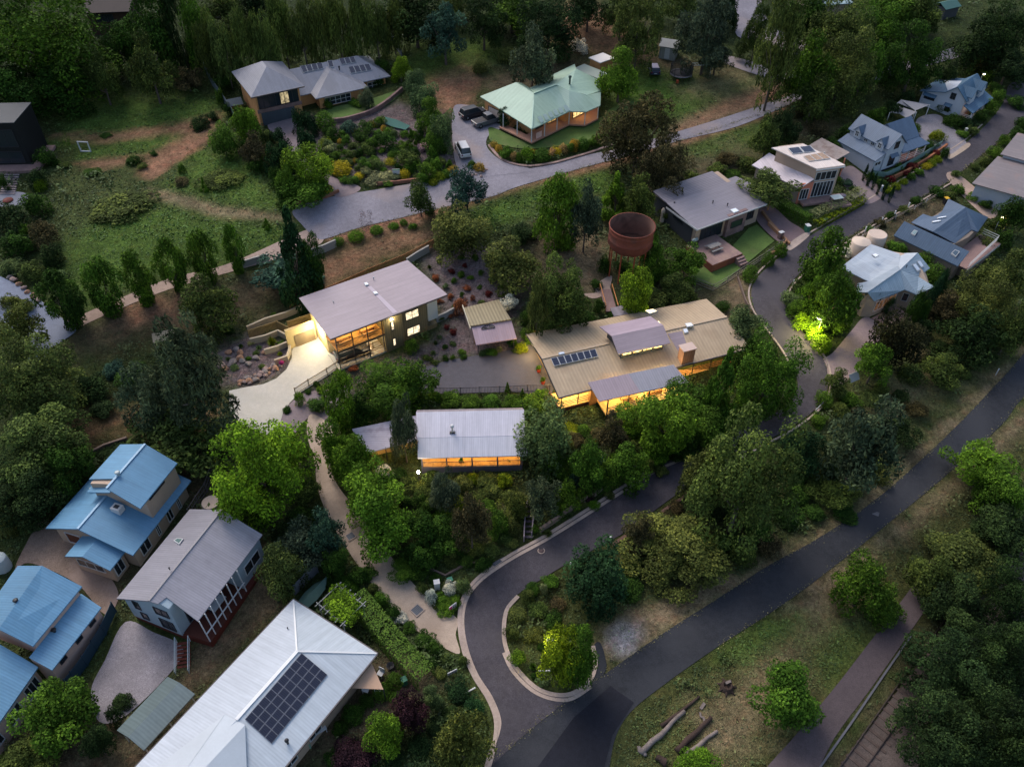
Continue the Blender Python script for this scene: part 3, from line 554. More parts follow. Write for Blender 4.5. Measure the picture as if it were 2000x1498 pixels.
def shrub(cx,cy,w_,h_,t,c,label,group=None,cat='shrub',name=None,par=None):
    NT[0]+=1
    p,r,hh,g=fit(cx,cy,w_,h_,-.12 if t!='spiky' else 0,kmin=.5 if w_<2.2*h_ else .16,kmax=3.0)
    nm=name or dict(spiky='grass_tussock',ball='clipped_shrub',twig='twiggy_shrub').get(t,'garden_shrub')
    o=bpy.data.objects.new(nm,proto((t,NT[0]%3))); COL.objects.link(o); o.location=tuple(p); o.scale=(r,r,hh); o.rotation_euler=(0,0,random.uniform(0,6.28)); o.color=tint(c,.12)
    return tag(o,label,cat,group)
_t=['','first','second','third','fourth','fifth','sixth','seventh','eighth','ninth','tenth','eleventh','twelfth','thirteenth','fourteenth','fifteenth','sixteenth','seventeenth','eighteenth','nineteenth']
ORD=_t[1:]+['twentieth']+['twenty-'+x for x in _t[1:10]]+['thirtieth']+['thirty-'+x for x in _t[1:10]]+['fortieth','forty-first','forty-second']
CW=dict(wgreen='pale green',bright='bright green',maple='bright green',green='green',deep='deep green',dark='very dark',olive='olive',yolive='yellowish olive',grey='grey green',blue='blue green',brown='brownish',yellow='golden yellow',ygreen='yellow green',gold='gold',red='dark red',purple='purple',rust='rust red',white='white flowering',pale='pale variegated',peach='peach coloured',lime='lime green',ever='emerald',sage='sage green',pink='pink flowering',mauve='mauve',black='copper dark')
SW=dict(ball='rounded',bush='bushy',spiky='tufted',cone='pointed',shrub='low',cyp='narrow',twig='twiggy')
PLACE={'shrubs of the terraced garden bed':('garden_shrub','in the terraced garden'),'scattered weedy bushes in the left paddock':('paddock_bush','in the left paddock'),'shrubs of the wild garden at the left edge':('wild_bush','in the garden below the black house'),
'shrubs in the strip behind the street houses':('scrub_bush','in the scrub behind the street houses'),'garden shrubs round the upper white house':('street_shrub','round the upper white gabled house'),'small shrubs lining the upper street':('street_shrub','along the upper winding street'),
'shrubs at the far bend of the street':('street_shrub','at the far street bend'),'shrubs between the tank and the tan roof':('tank_garden_shrub','between rusty tank and tan roof'),'small bushes at the edge of the court':('street_shrub','at the asphalt court edge'),
'tufts on the mauve mulch slope':('mulch_plant','on the mauve mulch slope'),'shrubs of the overgrown garden below the white cottage':('wild_bush','below the white cottage'),'shrubs on the bank below the glowing verandah':('bank_shrub','below the glowing verandah'),
'garden shrubs by the white roofed house':('garden_shrub','beside the big white roof'),'shrubs inside the curve of the street':('bank_shrub','inside the street curve'),'wild shrubs on the slope above the lower road':('slope_bush','on the slope above the lower road'),
'dark shrubs around the blue roofed houses':('gully_bush','around the blue roofed houses'),'shrubs around the garage house walls':('garden_shrub','close to the garage house')}
def row(fn,items,label,group,**kw):
    """items (cx,cy,w,h,type,colour) sorted from the left; each label tells its member apart by look, then by place"""
    items=sorted(items); seen={}; tot={}
    for it in items: tot[(it[4],it[5])]=tot.get((it[4],it[5]),0)+1
    for i,it in enumerate(items):
        k=dict(kw)
        if '{}' in label: lb=label.format(ORD[i])
        elif group in PLACE:
            nm,pl=PLACE[group]; k['name']=nm; q=(it[4],it[5]); seen[q]=seen.get(q,0)+1
            lb='%s %s %s %s'%(SW.get(it[4],'low'),CW[it[5]],'plant' if nm=='mulch_plant' else 'shrub',pl)
            lb=('only ' if tot[q]==1 else ORD[seen[q]-1]+' from left, ')+lb
        else: lb=label
        fn(*it,lb,group,**k)
# ---------------------------------------------------------------- trees one by one (picture box of the crown, kind, colour, label)
T=[
(70,75,230,210,'big','green','huge spreading tree with fresh green leaves filling the top left corner'),
(20,165,150,130,'big','deep','dark lower tree at the left edge below the huge corner tree'),
(130,165,110,90,'round','deep','shadowed tree in front of the huge corner tree, above the dry paddock'),
(240,85,80,90,'round','deep','dark tree in front of the brick house at the top left'),
(292,55,90,150,'round','deep','tall dark tree right of the brick house at the top left'),
(345,50,55,190,'cyp','dark','very dark narrow cypress left of the pale hedge-like trees'),
(386,60,60,130,'round','green','mid green tree squeezed between the dark cypress and the pale row'),
(435,20,90,70,'loose','olive','thin olive tree behind the left end of the pale row'),
(500,10,80,60,'round','dark','dark tree top at the upper edge behind the pale row'),
(196,145,62,95,'loose','olive','smaller of two olive wattles standing in the upper left paddock'),
(292,130,78,115,'loose','olive','larger of two olive wattles standing in the upper left paddock'),
(365,152,60,45,'loose','brown','low greyish scrub thicket right of the olive wattles'),
(812,30,110,110,'round','dark','dark bushy tree right of the pale row at the top edge'),
(868,55,82,84,'umb','blue','bluish layered tree above the grass strip near the top'),
(890,0,90,70,'euc','olive','ragged olive eucalyptus at the top edge behind the layered tree'),
(945,40,80,90,'euc','dark','dark eucalyptus between the bluish layered tree and the mid green tree'),
(1000,20,100,80,'round','green','round mid green tree at the top edge above the green roofed house'),
(1072,45,115,120,'big','dark','broad dark oak like tree uphill of the green roofed house'),
(1040,118,80,120,'loose','grey','dull grey green tree rising behind the green roofed house'),
(1150,10,70,80,'loose','dark','sparse dark tree at the top edge above the bare red slope'),
(1248,52,100,130,'euc','yolive','yellowish eucalyptus on the red slope above the greenhouse shed'),
(1215,20,70,90,'euc','olive','leaning eucalyptus at the top edge left of the yellowish one'),
(1384,58,104,138,'euc','grey','grey green eucalyptus behind the trampoline'),
(1330,10,80,70,'euc','olive','dark olive eucalyptus top behind the grey green one'),
(1400,110,60,60,'euc','grey','low grey eucalyptus bough right of the trampoline'),
(1480,60,48,110,'euc','olive','tall thin pine like tree by the top right bitumen bay'),
(1522,90,85,200,'euc','yolive','tall gum tree beside the top right bitumen bay, its trunk showing'),
(1570,40,90,110,'round','deep','dark green tree right of the tall gum at the top'),
(1585,135,90,120,'loose','green','bluish green tree in the middle of the big clump right of the driveway'),
(1640,70,110,140,'big','olive','high olive crown at the back of the big clump'),
(1645,140,115,140,'big','yolive','bulky yellow green crown at the front of the big clump'),
(1590,190,70,80,'loose','olive','lowest olive crown of the big clump, hanging over the upper road'),
(1700,60,110,110,'big','green','fresh green crown to the right of the big clump'),
(1690,130,60,100,'round','green','slim green crown between the big clump and the dark roadside tree'),
(1788,115,100,130,'big','deep','dark round tree standing alone beside the far bitumen lane'),
(1745,20,90,70,'round','green','green tree top at the upper edge right of centre'),
(1800,20,80,70,'loose','olive','thin olive tree at the top edge left of the far shed'),
(1905,85,90,90,'round','dark','dark tree right of the far shed near the top right corner'),
(1960,60,100,120,'big','dark','large dark tree in the top right corner'),
(1970,130,80,60,'loose','dark','low dark thicket above the far bend of the winding street'),
(1930,105,70,50,'loose','brown','brownish scrub below the far shed'),
(1420,15,50,70,'round','dark','dark tree left of the top right bitumen bay'),
(1448,92,26,36,'loose','sage','young pale tree at the lower end of the top right bitumen bay'),
(1211,147,82,94,'round','maple','round bright green tree at the right end of the green roofed house'),
(1248,262,150,140,'euc','brown','big brownish eucalyptus standing over the upper road'),
(1300,330,95,110,'euc','brown','lower brownish bough mass right of the big eucalyptus trunk'),
(1215,232,55,26,'loose','yolive','yellow green mistletoe like clump in the brownish eucalyptus'),
(1500,268,60,80,'loose','olive','olive thicket left half behind the orange walled house'),
(1532,252,58,80,'loose','dark','darker thicket right half behind the orange walled house'),
(1500,362,105,70,'umb','olive','low spreading tree between the grey roofed house and the white roofed house'),
(1088,416,84,138,'col','maple','tall dense bright green tree in the middle of the slope'),
(1145,420,60,120,'loose','grey','dull grey green tree between the two bright green ones'),
(1204,385,62,92,'cone','maple','narrower bright green tree behind the rusty tank'),
(1245,385,70,90,'loose','olive','olive tree behind the rim of the rusty tank'),
(900,452,110,100,'round','yolive','round olive gold tree with a pale stem on the mulch slope'),
(1000,512,105,100,'round','yolive','second round olive gold tree, above the carport shed'),
(1090,580,112,135,'big','olive','dense olive green tree between the carport shed and the curved path'),
(1050,600,45,130,'loose','yolive','thin yellowish tree squeezed between two olive trees'),
(1018,452,56,40,'round','dark','dark low round tree left of the tall bright green tree'),
(820,388,52,66,'round','olive','small roadside tree in front of the upper road, left one'),
(912,370,72,84,'loose','blue','blue green roadside tree in front of the upper road, right one'),
(604,330,84,82,'vase','bright','lime green tree at the mouth of the garage house driveway'),
(590,372,100,60,'round','green','mid green tree under the lime green one'),
(558,360,40,60,'round','green','dense green shrubby tree left of the lime green tree'),
(575,505,90,180,'cone','ever','tall dark pointed tree at the end of the avenue by the gravel track'),
(612,520,40,110,'vase','deep','narrow dark tree just right of the tall pointed one'),
(560,535,120,80,'bush','blue','blue green bushy thicket at the foot of the tall pointed tree'),
(408,590,100,110,'round','olive','olive bush tree below the avenue, above the bright driveway'),
(478,245,54,70,'round','maple','yellow green tree left of the garage house driveway'),
(436,277,52,56,'round','green','round deep green tree at the edge of the bare red bank'),
(500,290,56,60,'loose','brown','reddish brown tree left of the garage house driveway'),
(782,135,38,44,'round','bright','yellow green tree at the right end of the garage house'),
(715,193,30,34,'round','grey','small round grey green tree on the garage house lawn'),
(988,228,30,34,'round','ever','small magnolia with white flowers beside the silver utility'),
(60,730,160,160,'big','olive','olive tree at the left edge beside the blue tank'),
(40,640,90,90,'loose','yolive','yellow olive tree below the blue grey road at the left edge'),
(70,860,190,160,'big','olive','broad dark olive tree at the left edge above the blue roofs'),
(40,960,150,130,'big','dark','darkest tree at the left edge, left of the upper blue roof'),
(130,900,90,100,'round','deep','deep green tree nudging the upper blue roof from behind'),
(375,745,160,230,'euc','grey','large grey green eucalyptus left of the bright driveway'),
(290,780,110,130,'euc','grey','smaller grey eucalyptus left of the large one'),
(345,850,190,110,'loose','olive','dark spreading undergrowth tree below the large grey eucalyptus'),
(510,905,190,215,'big','bright','big luminous green tree beside the top of the beige driveway'),
(578,868,40,60,'loose','yolive','thin yellowish tree on the right flank of the big luminous tree'),
(665,790,62,110,'vase','maple','upright light green tree at the top end of the beige driveway'),
(656,868,66,100,'round','maple','highest crown of the leafy avenue along the beige driveway'),
(694,908,84,104,'round','maple','upper middle crown of the leafy avenue along the beige driveway'),
(728,962,108,118,'round','maple','lower middle crown of the leafy avenue along the beige driveway'),
(750,1018,112,124,'round','maple','lowest crown of the leafy avenue along the beige driveway'),
(756,762,116,104,'big','green','broad green tree between the two storey house and the white cottage'),
(810,745,90,90,'loose','green','lighter feathery tree beside the court, above the white cottage'),
(710,800,60,70,'round','deep','dark green tree above the small lean-to roof of the white cottage'),
(788,845,56,120,'weep','grey','grey green weeping birch hiding the left end of the white cottage'),
(1062,858,110,116,'round','sage','pale green round tree at the right end of the white cottage'),
(1085,905,60,60,'round','green','darker green tree tucked under the pale round one'),
(1060,968,70,90,'loose','grey','grey green tree beside the timber garden steps'),
(920,1020,75,110,'loose','brown','brownish grey tree in the wild garden below the white cottage'),
(970,1020,44,55,'round','green','bright round bush tree in the wild garden left of the steps'),
(868,962,60,80,'weep','grey','soft grey weeping tree just below the outdoor lamp'),
(830,1040,60,70,'bush','deep','dark bushy tree right of the lowest avenue crown'),
(820,1085,60,60,'bush','deep','dark thicket between the beige driveway and the wild garden'),
(1300,830,110,120,'vase','maple','bright leafy tree in front of the glowing verandah, right hand one'),
(1240,820,80,70,'vase','maple','bright leafy tree right against the glowing verandah rail'),
(1340,790,90,80,'vase','green','leafy tree at the right end of the glowing verandah'),
(1200,845,60,80,'loose','brown','reddish brown tree below the glowing verandah'),
(1280,880,70,50,'vase','maple','low spreading tree by the street below the glowing verandah'),
(1410,755,70,150,'cone','green','tall feathery tree at the right corner of the tan roof'),
(1502,733,120,156,'big','green','big green tree leaning over the hairpin of the street'),
(1462,700,60,90,'loose','deep','dark green tree touching the right end of the tan roof'),
(1450,628,80,70,'loose','sage','greyish shrubby tree behind the right gable of the tan roof'),
(1455,940,190,250,'big','olive','very large olive tree between the street and the lower road'),
(1370,930,80,110,'loose','yolive','pale yellow olive side crown on the left of the very large tree'),
(1310,1070,180,150,'big','yolive','wide yellowish olive tree below the street, left of the largest one'),
(1248,1040,60,70,'loose','brown','dry brown fringe tree at the street edge'),
(1165,1130,120,120,'round','ever','dense dark green tree beside the street bend'),
(1565,880,80,90,'round','ever','dark emerald tree below the hairpin'),
(1690,860,140,200,'loose','grey','large dark grey shrubby tree below the hairpin'),
(1750,665,95,115,'round','black','dark copper round tree beside the rosy gravel yard'),
(1712,705,70,70,'umb','green','feathery green tree at the lower corner of the rosy gravel yard'),
(1635,745,50,50,'loose','olive','small olive tree beside the letter board at the hairpin'),
(1610,500,78,110,'col','green','tall tree at the left of the pale blue roofed house, upper one'),
(1632,590,85,125,'col','green','tall leafy tree in front of the pale blue roofed house, lower one'),
(1590,570,55,80,'loose','green','medium tree left of the lower tall tree by the lamp lit hedge'),
(1920,590,110,110,'big','yolive','yellow olive tree on the slope right of the navy roof'),
(1960,540,90,110,'round','yolive','high olive tree at the right edge below the navy roof'),
(1900,650,120,100,'loose','dark','dark mass of shrubs below the yellow olive slope tree'),
(1850,600,70,60,'loose','brown','brownish shrub tree left of the yellow olive slope tree'),
(1980,640,70,110,'round','olive','olive tree at the right edge above the lower road'),
(1975,420,60,70,'round','deep','dark green tree right of the navy roofed house'),
(1096,1282,82,108,'round','ygreen','yellow green tree on the street island lit by a street lamp'),
(1134,1288,70,112,'round','green','darker green companion behind the yellow green island tree'),
(1540,1355,125,125,'round','green','single round dark leaved tree on the verge beside the path'),
(1690,1140,100,110,'loose','green','bright green tree on the verge by the lower road'),
(1720,1180,80,70,'loose','green','lower bough tree at the bend of the sealed path'),
(1920,905,115,90,'umb','maple','bright green tree reaching over the lower road at the right'),
(1960,960,90,100,'round','green','green tree at the right edge behind the road tree'),
(1890,1080,130,100,'round','yolive','yellow olive tree top of the lower right wood'),
(1820,1130,90,90,'round','olive','olive tree at the bend of the path in the lower right wood'),
(1960,1040,110,100,'round','dark','dark tree at the right edge of the lower right wood'),
(1880,1190,150,130,'big','dark','dark green tree in the upper part of the lower right wood'),
(1970,1160,100,120,'big','dark','dense dark tree at the right edge, upper wood'),
(1860,1300,160,150,'big','dark','large dark crown in the middle of the lower right wood'),
(1960,1290,130,150,'big','dark','large dark crown at the right edge of the wood, middle'),
(1830,1430,150,150,'big','dark','dark crown at the bottom of the wood, beside the railway'),
(1930,1420,140,150,'big','dark','dark crown at the bottom right corner, left of the last one'),
(2000,1440,110,160,'big','dark','dark crown in the very bottom right corner'),
(1365,1500,80,40,'round','maple','bright green tree top cut off by the bottom edge'),
(115,1395,130,130,'round','green','dark green tree between the lower blue house and the gravel'),
(50,1475,110,80,'round','olive','olive tree in the bottom left corner'),
(190,1450,60,70,'round','dark','dark shrub tree beside the green shed roof'),
(590,1070,110,100,'loose','grey','grey green tree beside the grey roofed house and the driveway'),
(545,1110,90,110,'round','olive','dull olive tree at the back corner of the grey roofed house'),
(630,1040,80,100,'loose','blue','blue green tree along the left of the beige driveway'),
(655,1100,50,60,'round','deep','dark green bush tree between the driveway and the long hedge'),
(748,1430,78,88,'round','maple','round green tree in the garden of the white roofed house'),
(690,1480,90,60,'round','purple','purple leaved tree at the bottom edge'),
(800,1390,70,80,'round','purple','purple leaved tree right of the white roofed house'),
(905,1440,110,120,'loose','yolive','yellow green tree in the corner by the street mouth'),
(843,1362,42,46,'round','sage','pale green small tree between the hedge end and the purple tree'),
(1600,40,60,60,'round','dark','dark crown behind the big clump at the top'),
(1850,150,50,50,'loose','dark','dark scrub left of the far white house'),
(1340,510,80,70,'loose','green','light green tree right of the rusty tank'),
(1240,572,62,84,'vase','bright','luminous yellow green tree below the rusty tank'),
(1322,560,62,56,'round','olive','olive shrub tree behind the tan roof'),
(1280,500,50,80,'loose','green','slim green tree behind the legs of the rusty tank'),
(1150,905,74,90,'loose','green','feathery green tree on the bank below the left end of the glowing verandah'),
(1225,905,84,90,'round','green','dense green tree on the bank in the middle below the glowing verandah'),
(1385,835,90,80,'round','green','dense green tree between the glowing house and the street, right part'),
(1345,870,80,60,'loose','deep','dark low tree overhanging the street below the glowing house'),
(1110,965,56,60,'loose','green','small feathery tree beside the low street wall'),
(790,1110,60,50,'round','green','small round tree between the lowest avenue crown and the flower bed'),
(865,1045,80,74,'round','deep','dark round tree in the middle of the wild garden'),
(1000,985,60,60,'loose','yolive','thin yellowish tree left of the garden steps'),
(850,955,74,60,'loose','olive','olive tree right of the outdoor lamp'),
(1620,960,80,60,'loose','olive','low olive tree on the slope above the lower road'),
(1760,840,70,60,'loose','dark','dark low tree on the slope right of the large grey shrubby tree'),
(1840,720,80,60,'loose','olive','low olive tree on the open slope right of the copper tree'),
]
for a in T: tree(*a)
row(tree,[(408,95,56,120,'weep','wgreen'),(440,110,54,120,'weep','wgreen'),(482,88,60,130,'weep','wgreen'),(520,95,52,120,'weep','wgreen'),(552,62,58,130,'weep','wgreen'),(590,70,50,120,'weep','wgreen'),(625,55,56,125,'weep','wgreen'),(662,60,52,120,'weep','wgreen'),(700,48,56,125,'weep','wgreen'),(735,60,52,110,'weep','wgreen'),(768,50,48,100,'weep','wgreen')],
 'pale green weeping tree, {} from the left in the tall row behind the garage house','pale weeping trees behind the garage house')
row(tree,[(118,588,80,118,'pear','deep'),(204,558,70,112,'pear','green'),(268,545,58,104,'pear','green'),(334,520,58,102,'pear','green'),(398,500,54,100,'pear','green'),(458,487,40,92,'pear','green')],
 'dark upright pear tree, {} from the left in the avenue along the gravel track','upright pear trees along the gravel track',clear=.12)
row(tree,[(812,165,44,50,'round','sage'),(828,195,52,60,'round','sage'),(842,228,56,66,'round','green'),(862,258,50,72,'round','sage'),(848,275,44,50,'round','green')],
 'soft green tree, {} from the left in the bank left of the parked cars','soft green trees left of the parked cars',clear=.05)
row(tree,[(1707,588,22,50,'cyp','dark'),(1738,600,20,40,'cyp','ever'),(1785,605,30,78,'cyp','deep'),(1800,615,24,60,'cyp','deep'),(1822,580,26,90,'cyp','ever'),(1838,560,24,70,'cyp','ever')],
 'dark conical cypress, {} from the left beside the pale blue roofed house','conical cypresses at the pale blue roofed house')
row(tree,[(1690,338,7,34,'cyp','ever'),(1699,348,7,36,'cyp','ever'),(1708,356,7,34,'cyp','ever'),(1718,366,7,34,'cyp','ever'),(1728,375,7,34,'cyp','ever'),(1741,380,7,36,'cyp','ever')],
 'pencil thin cypress, {} from the left beside the white house with dormers','pencil cypresses',kmax=6)
# ---------------------------------------------------------------- shrubs
row(shrub,[(634,236,40,36,'ball','green')],'large rounded bright shrub above the garage house garden',None)
row(shrub,[(586,240,30,50,'bush','ever'),(608,245,26,44,'bush','ever'),(598,285,40,60,'bush','ever'),(560,310,40,66,'bush','ever'),(535,315,40,60,'bush','ever'),(545,270,30,36,'bush','ever')],
 'dark feathery conifer shrub, {} from the left along the garage house driveway','dark feathery shrubs along the garage house driveway')
GARD=[(682,250,38,26,'bush','blue'),(714,252,36,28,'bush','deep'),(742,238,26,20,'bush','green'),(692,256,14,13,'ball','gold'),(726,243,15,13,'ball','gold'),(749,251,12,12,'ball','gold'),(650,262,26,24,'bush','deep'),(636,278,24,18,'ball','ygreen'),
 (646,292,26,22,'bush','pale'),(664,276,12,10,'ball','gold'),(676,274,22,20,'bush','green'),(665,290,18,16,'bush','deep'),(656,304,24,18,'bush','green'),(706,270,30,22,'bush','deep'),(728,280,26,28,'bush','green'),(756,276,38,34,'bush','deep'),
 (716,292,36,26,'bush','olive'),(712,286,14,14,'ball','ygreen'),(688,302,24,20,'bush','olive'),(803,274,26,38,'cone','green'),(770,262,18,16,'bush','sage'),(828,288,28,18,'bush','pink'),(822,265,26,34,'cone','deep'),
 (664,328,42,24,'ball','yellow'),(694,314,10,10,'ball','gold'),(710,318,26,20,'bush','green'),(762,316,24,16,'ball','yellow'),(738,322,28,22,'bush','olive'),(795,312,46,36,'bush','olive'),(802,325,30,26,'bush','green'),(778,328,18,18,'bush','deep'),
 (701,343,22,14,'ball','yellow'),(742,345,56,20,'bush','pale'),(715,336,22,18,'bush','pale'),(790,340,22,18,'ball','yellow'),(835,335,34,34,'bush','green'),(852,325,26,30,'bush','maple'),(858,345,24,18,'ball','ygreen'),(878,326,28,26,'cone','green'),
 (884,332,22,20,'ball','gold'),(826,350,24,24,'bush','green'),(846,355,20,14,'ball','ygreen'),(936,327,22,18,'ball','gold'),(922,322,18,16,'bush','green'),(568,382,34,20,'ball','ygreen'),(610,378,24,12,'ball','ygreen'),(638,370,28,18,'ball','yellow'),(555,390,30,30,'bush','deep'),
 (646,312,22,20,'bush','deep'),(672,352,22,12,'bush','green'),(690,352,26,12,'bush','green'),(758,360,20,10,'bush','green'),(640,258,22,18,'bush','deep'),(810,300,24,24,'bush','deep'),(845,300,24,30,'bush','green'),(632,300,20,20,'bush','olive'),(680,318,22,16,'bush','olive'),(772,345,24,14,'bush','pale')]
GARD+=[(x,y,random.uniform(14,26),random.uniform(11,20),'bush',random.choice(['deep','green','olive','green','sage','yolive'])) for x,y in [(668,262),(700,264),(738,262),(760,258),(690,285),(745,295),(770,296),(785,285),(790,262),(640,306),(668,316),(700,328),(724,300),(730,312),(748,332),(765,306),(786,300),(815,318),(838,318),(862,318),(815,345),(655,272),(676,300),(702,300),(835,275),(848,312),(870,340),(640,282),(722,326),(808,262)]]
row(shrub,GARD,'small shrub of the terraced garden bed in front of the garage house','shrubs of the terraced garden bed')
row(shrub,[(965,283,15,14,'ball','gold'),(974,290,15,14,'ball','gold'),(988,300,26,24,'bush','green'),(1003,306,16,18,'bush','peach'),(1013,308,16,18,'bush','green'),(1030,303,26,26,'bush','maple'),(1040,300,14,18,'bush','gold'),(1058,302,36,26,'ball','green'),(1077,299,14,18,'bush','peach'),(1086,296,22,18,'ball','yellow'),(1100,292,20,20,'bush','peach'),(1112,290,20,20,'bush','green'),(1122,284,22,22,'bush','gold'),(1138,281,26,24,'ball','green'),(1156,279,20,20,'bush','green'),(1166,274,22,20,'bush','maple'),(1180,270,20,20,'bush','green')],
 'shrub, {} from the left in the green and gold border of the green roofed house','green and gold border round the green roofed house lawn')
row(shrub,[(660,471,24,18,'ball','maple'),(695,460,32,18,'ball','maple'),(735,448,26,16,'ball','maple'),(768,441,20,14,'ball','maple'),(788,434,16,14,'ball','green'),(806,442,18,12,'bush','green')],
 'low round green shrub, {} from the left in the line below the upper road','low green shrubs below the upper road')
row(shrub,[(938,130,28,26,'ball','yolive'),(990,108,36,30,'ball','yolive')],'clipped olive green ball shrub on the slope, {} from the left','clipped ball shrubs above the bare slope')
shrub(1131,90,34,26,'bush','white','round grey bush covered in white flowers above the green roofed house')
shrub(713,432,28,40,'twig','mauve','bare mauve twiggy shrub standing at the edge of the upper road')
row(shrub,[(1526,488,26,30,'ball','green'),(1501,507,24,30,'ball','green'),(1465,535,30,34,'ball','green'),(1412,597,28,24,'ball','deep')],'clipped round shrub, {} from the left at the grey roofed house street corner','clipped round shrubs at the grey roofed house')
shrub(240,400,110,26,'bush','olive','long low bushy mound lying in the left paddock')
row(shrub,[(103,316,20,14,'bush','dark'),(128,323,22,12,'bush','olive'),(180,336,34,10,'bush','deep'),(206,265,24,9,'bush','deep'),(262,313,30,14,'bush','deep'),(278,325,20,12,'bush','olive'),(300,300,16,10,'bush','deep'),(355,355,26,14,'bush','brown'),(430,350,80,16,'bush','olive'),(372,300,14,22,'twig','deep'),(130,275,14,28,'twig','maple'),(398,362,14,30,'cone','maple'),(520,438,16,22,'cone','maple'),(355,330,16,20,'bush','green'),(390,240,40,24,'bush','dark'),(415,228,24,18,'bush','dark')],
 'low weedy bush, {} from the left among the scattered ones in the left paddock','scattered weedy bushes in the left paddock')
row(shrub,[(20,430,60,60,'bush','dark'),(70,400,50,50,'bush','deep'),(30,480,60,50,'bush','deep'),(85,460,50,50,'bush','brown'),(60,530,50,40,'bush','olive'),(75,350,40,40,'bush','dark'),(78,362,22,24,'bush','bright'),(100,500,44,44,'bush','dark'),(20,520,44,30,'bush','sage'),(50,450,30,26,'bush','green'),(8,360,20,30,'bush','deep'),(90,310,40,40,'bush','deep'),(45,600,40,26,'bush','olive'),(18,590,40,30,'bush','yolive'),(110,540,40,26,'bush','sage')],
 'low dense shrub of the wild garden below the black house at the left edge','shrubs of the wild garden at the left edge')
row(shrub,[(1655,265,40,40,'bush','deep'),(1625,285,40,30,'bush','deep'),(1710,230,36,40,'bush','green'),(1740,215,36,34,'bush','dark'),(1770,195,40,34,'bush','dark'),(1560,210,40,30,'bush','brown'),(1600,250,40,24,'bush','brown'),(1420,310,40,24,'bush','brown'),(1460,320,40,22,'bush','olive'),(1400,330,34,22,'bush','olive'),(1350,345,40,22,'bush','olive'),(1430,340,40,16,'bush','deep'),(1540,270,30,30,'bush','deep'),(1300,420,30,30,'bush','olive')],
 'dark shrub in the scrubby strip behind the row of street houses','shrubs in the strip behind the street houses')
row(shrub,[(1846,212,30,20,'bush','deep'),(1865,235,40,22,'bush','deep'),(1890,240,30,20,'bush','dark'),(1910,226,36,26,'bush','deep'),(1932,210,32,28,'bush','green'),(1950,190,28,28,'bush','green'),(1945,172,26,20,'bush','deep'),(1930,150,26,24,'bush','deep'),(1898,256,28,18,'bush','olive'),(1880,262,24,14,'bush','green'),(1834,210,14,14,'bush','green'),(1790,253,16,20,'bush','green'),(1832,266,30,22,'bush','ygreen'),(1815,285,30,20,'bush','deep')],
 'dense garden shrub round the upper white house, between it and the street','garden shrubs round the upper white house')
row(shrub,[(1735,372,22,16,'bush','ygreen'),(1750,364,20,14,'ball','ygreen'),(1765,354,18,12,'ball','ygreen'),(1780,345,20,14,'bush','green'),(1795,336,20,14,'bush','green'),(1810,324,20,14,'ball','yellow'),(1820,318,20,14,'ball','ygreen'),(1832,311,18,14,'ball','ygreen'),(1846,300,20,22,'bush','deep'),(1780,325,24,14,'bush','red'),(1768,338,18,12,'bush','red'),(1755,325,16,14,'bush','green'),(1722,360,24,20,'bush','deep'),(1740,350,20,14,'bush','red'),(1828,300,14,12,'bush','red'),(1700,345,20,18,'bush','deep')],
 'low bright border shrub, {} from the left along the street below the lower white house','bright border shrubs below the lower white house')
row(shrub,[(1655,358,22,16,'bush','blue'),(1668,370,20,14,'bush','deep'),(1640,352,16,12,'bush','green'),(1960,275,20,20,'bush','green'),(1985,262,30,26,'bush','deep'),(1942,300,30,26,'bush','green'),(1925,316,20,16,'bush','olive'),(1905,326,20,14,'bush','olive'),(1868,340,20,14,'bush','olive'),(1872,370,24,20,'bush','green'),(1900,385,24,16,'bush','green'),(1925,400,24,20,'bush','deep'),(1830,373,30,16,'bush','deep'),(1790,392,24,12,'bush','deep'),(1855,382,24,18,'bush','olive'),(1740,420,20,10,'bush','deep'),(1720,435,24,12,'bush','brown'),(1700,448,24,10,'bush','deep'),(1765,409,20,10,'bush','olive'),(1990,380,40,40,'bush','green'),(1950,385,40,34,'bush','green')],
 'small roadside shrub among those lining the upper part of the winding street','small shrubs lining the upper street')
row(shrub,[(1985,200,40,20,'bush','deep'),(1995,240,26,20,'bush','deep'),(1900,200,20,16,'bush','green')],'low shrub by the far bend of the winding street','shrubs at the far bend of the street')
row(shrub,[(1547,585,46,34,'bush','sage'),(1560,605,44,40,'bush','green'),(1588,600,40,40,'bush','green'),(1570,630,40,34,'bush','lime'),(1592,650,40,34,'bush','lime'),(1605,672,36,36,'ball','lime'),(1560,560,30,30,'bush','olive'),(1660,490,30,20,'bush','white'),(1752,485,40,30,'bush','green'),(1690,520,20,30,'bush','deep')],
 'hedge shrub, {} from the left around the pale blue roofed house and its lamp','hedge shrubs at the lamp lit corner')
row(shrub,[(1822,540,50,50,'ball','green'),(1800,510,40,40,'ball','green')],'big rounded green shrub between the pale blue and the navy roof, {} from the left','rounded shrubs between the two blue roofs')
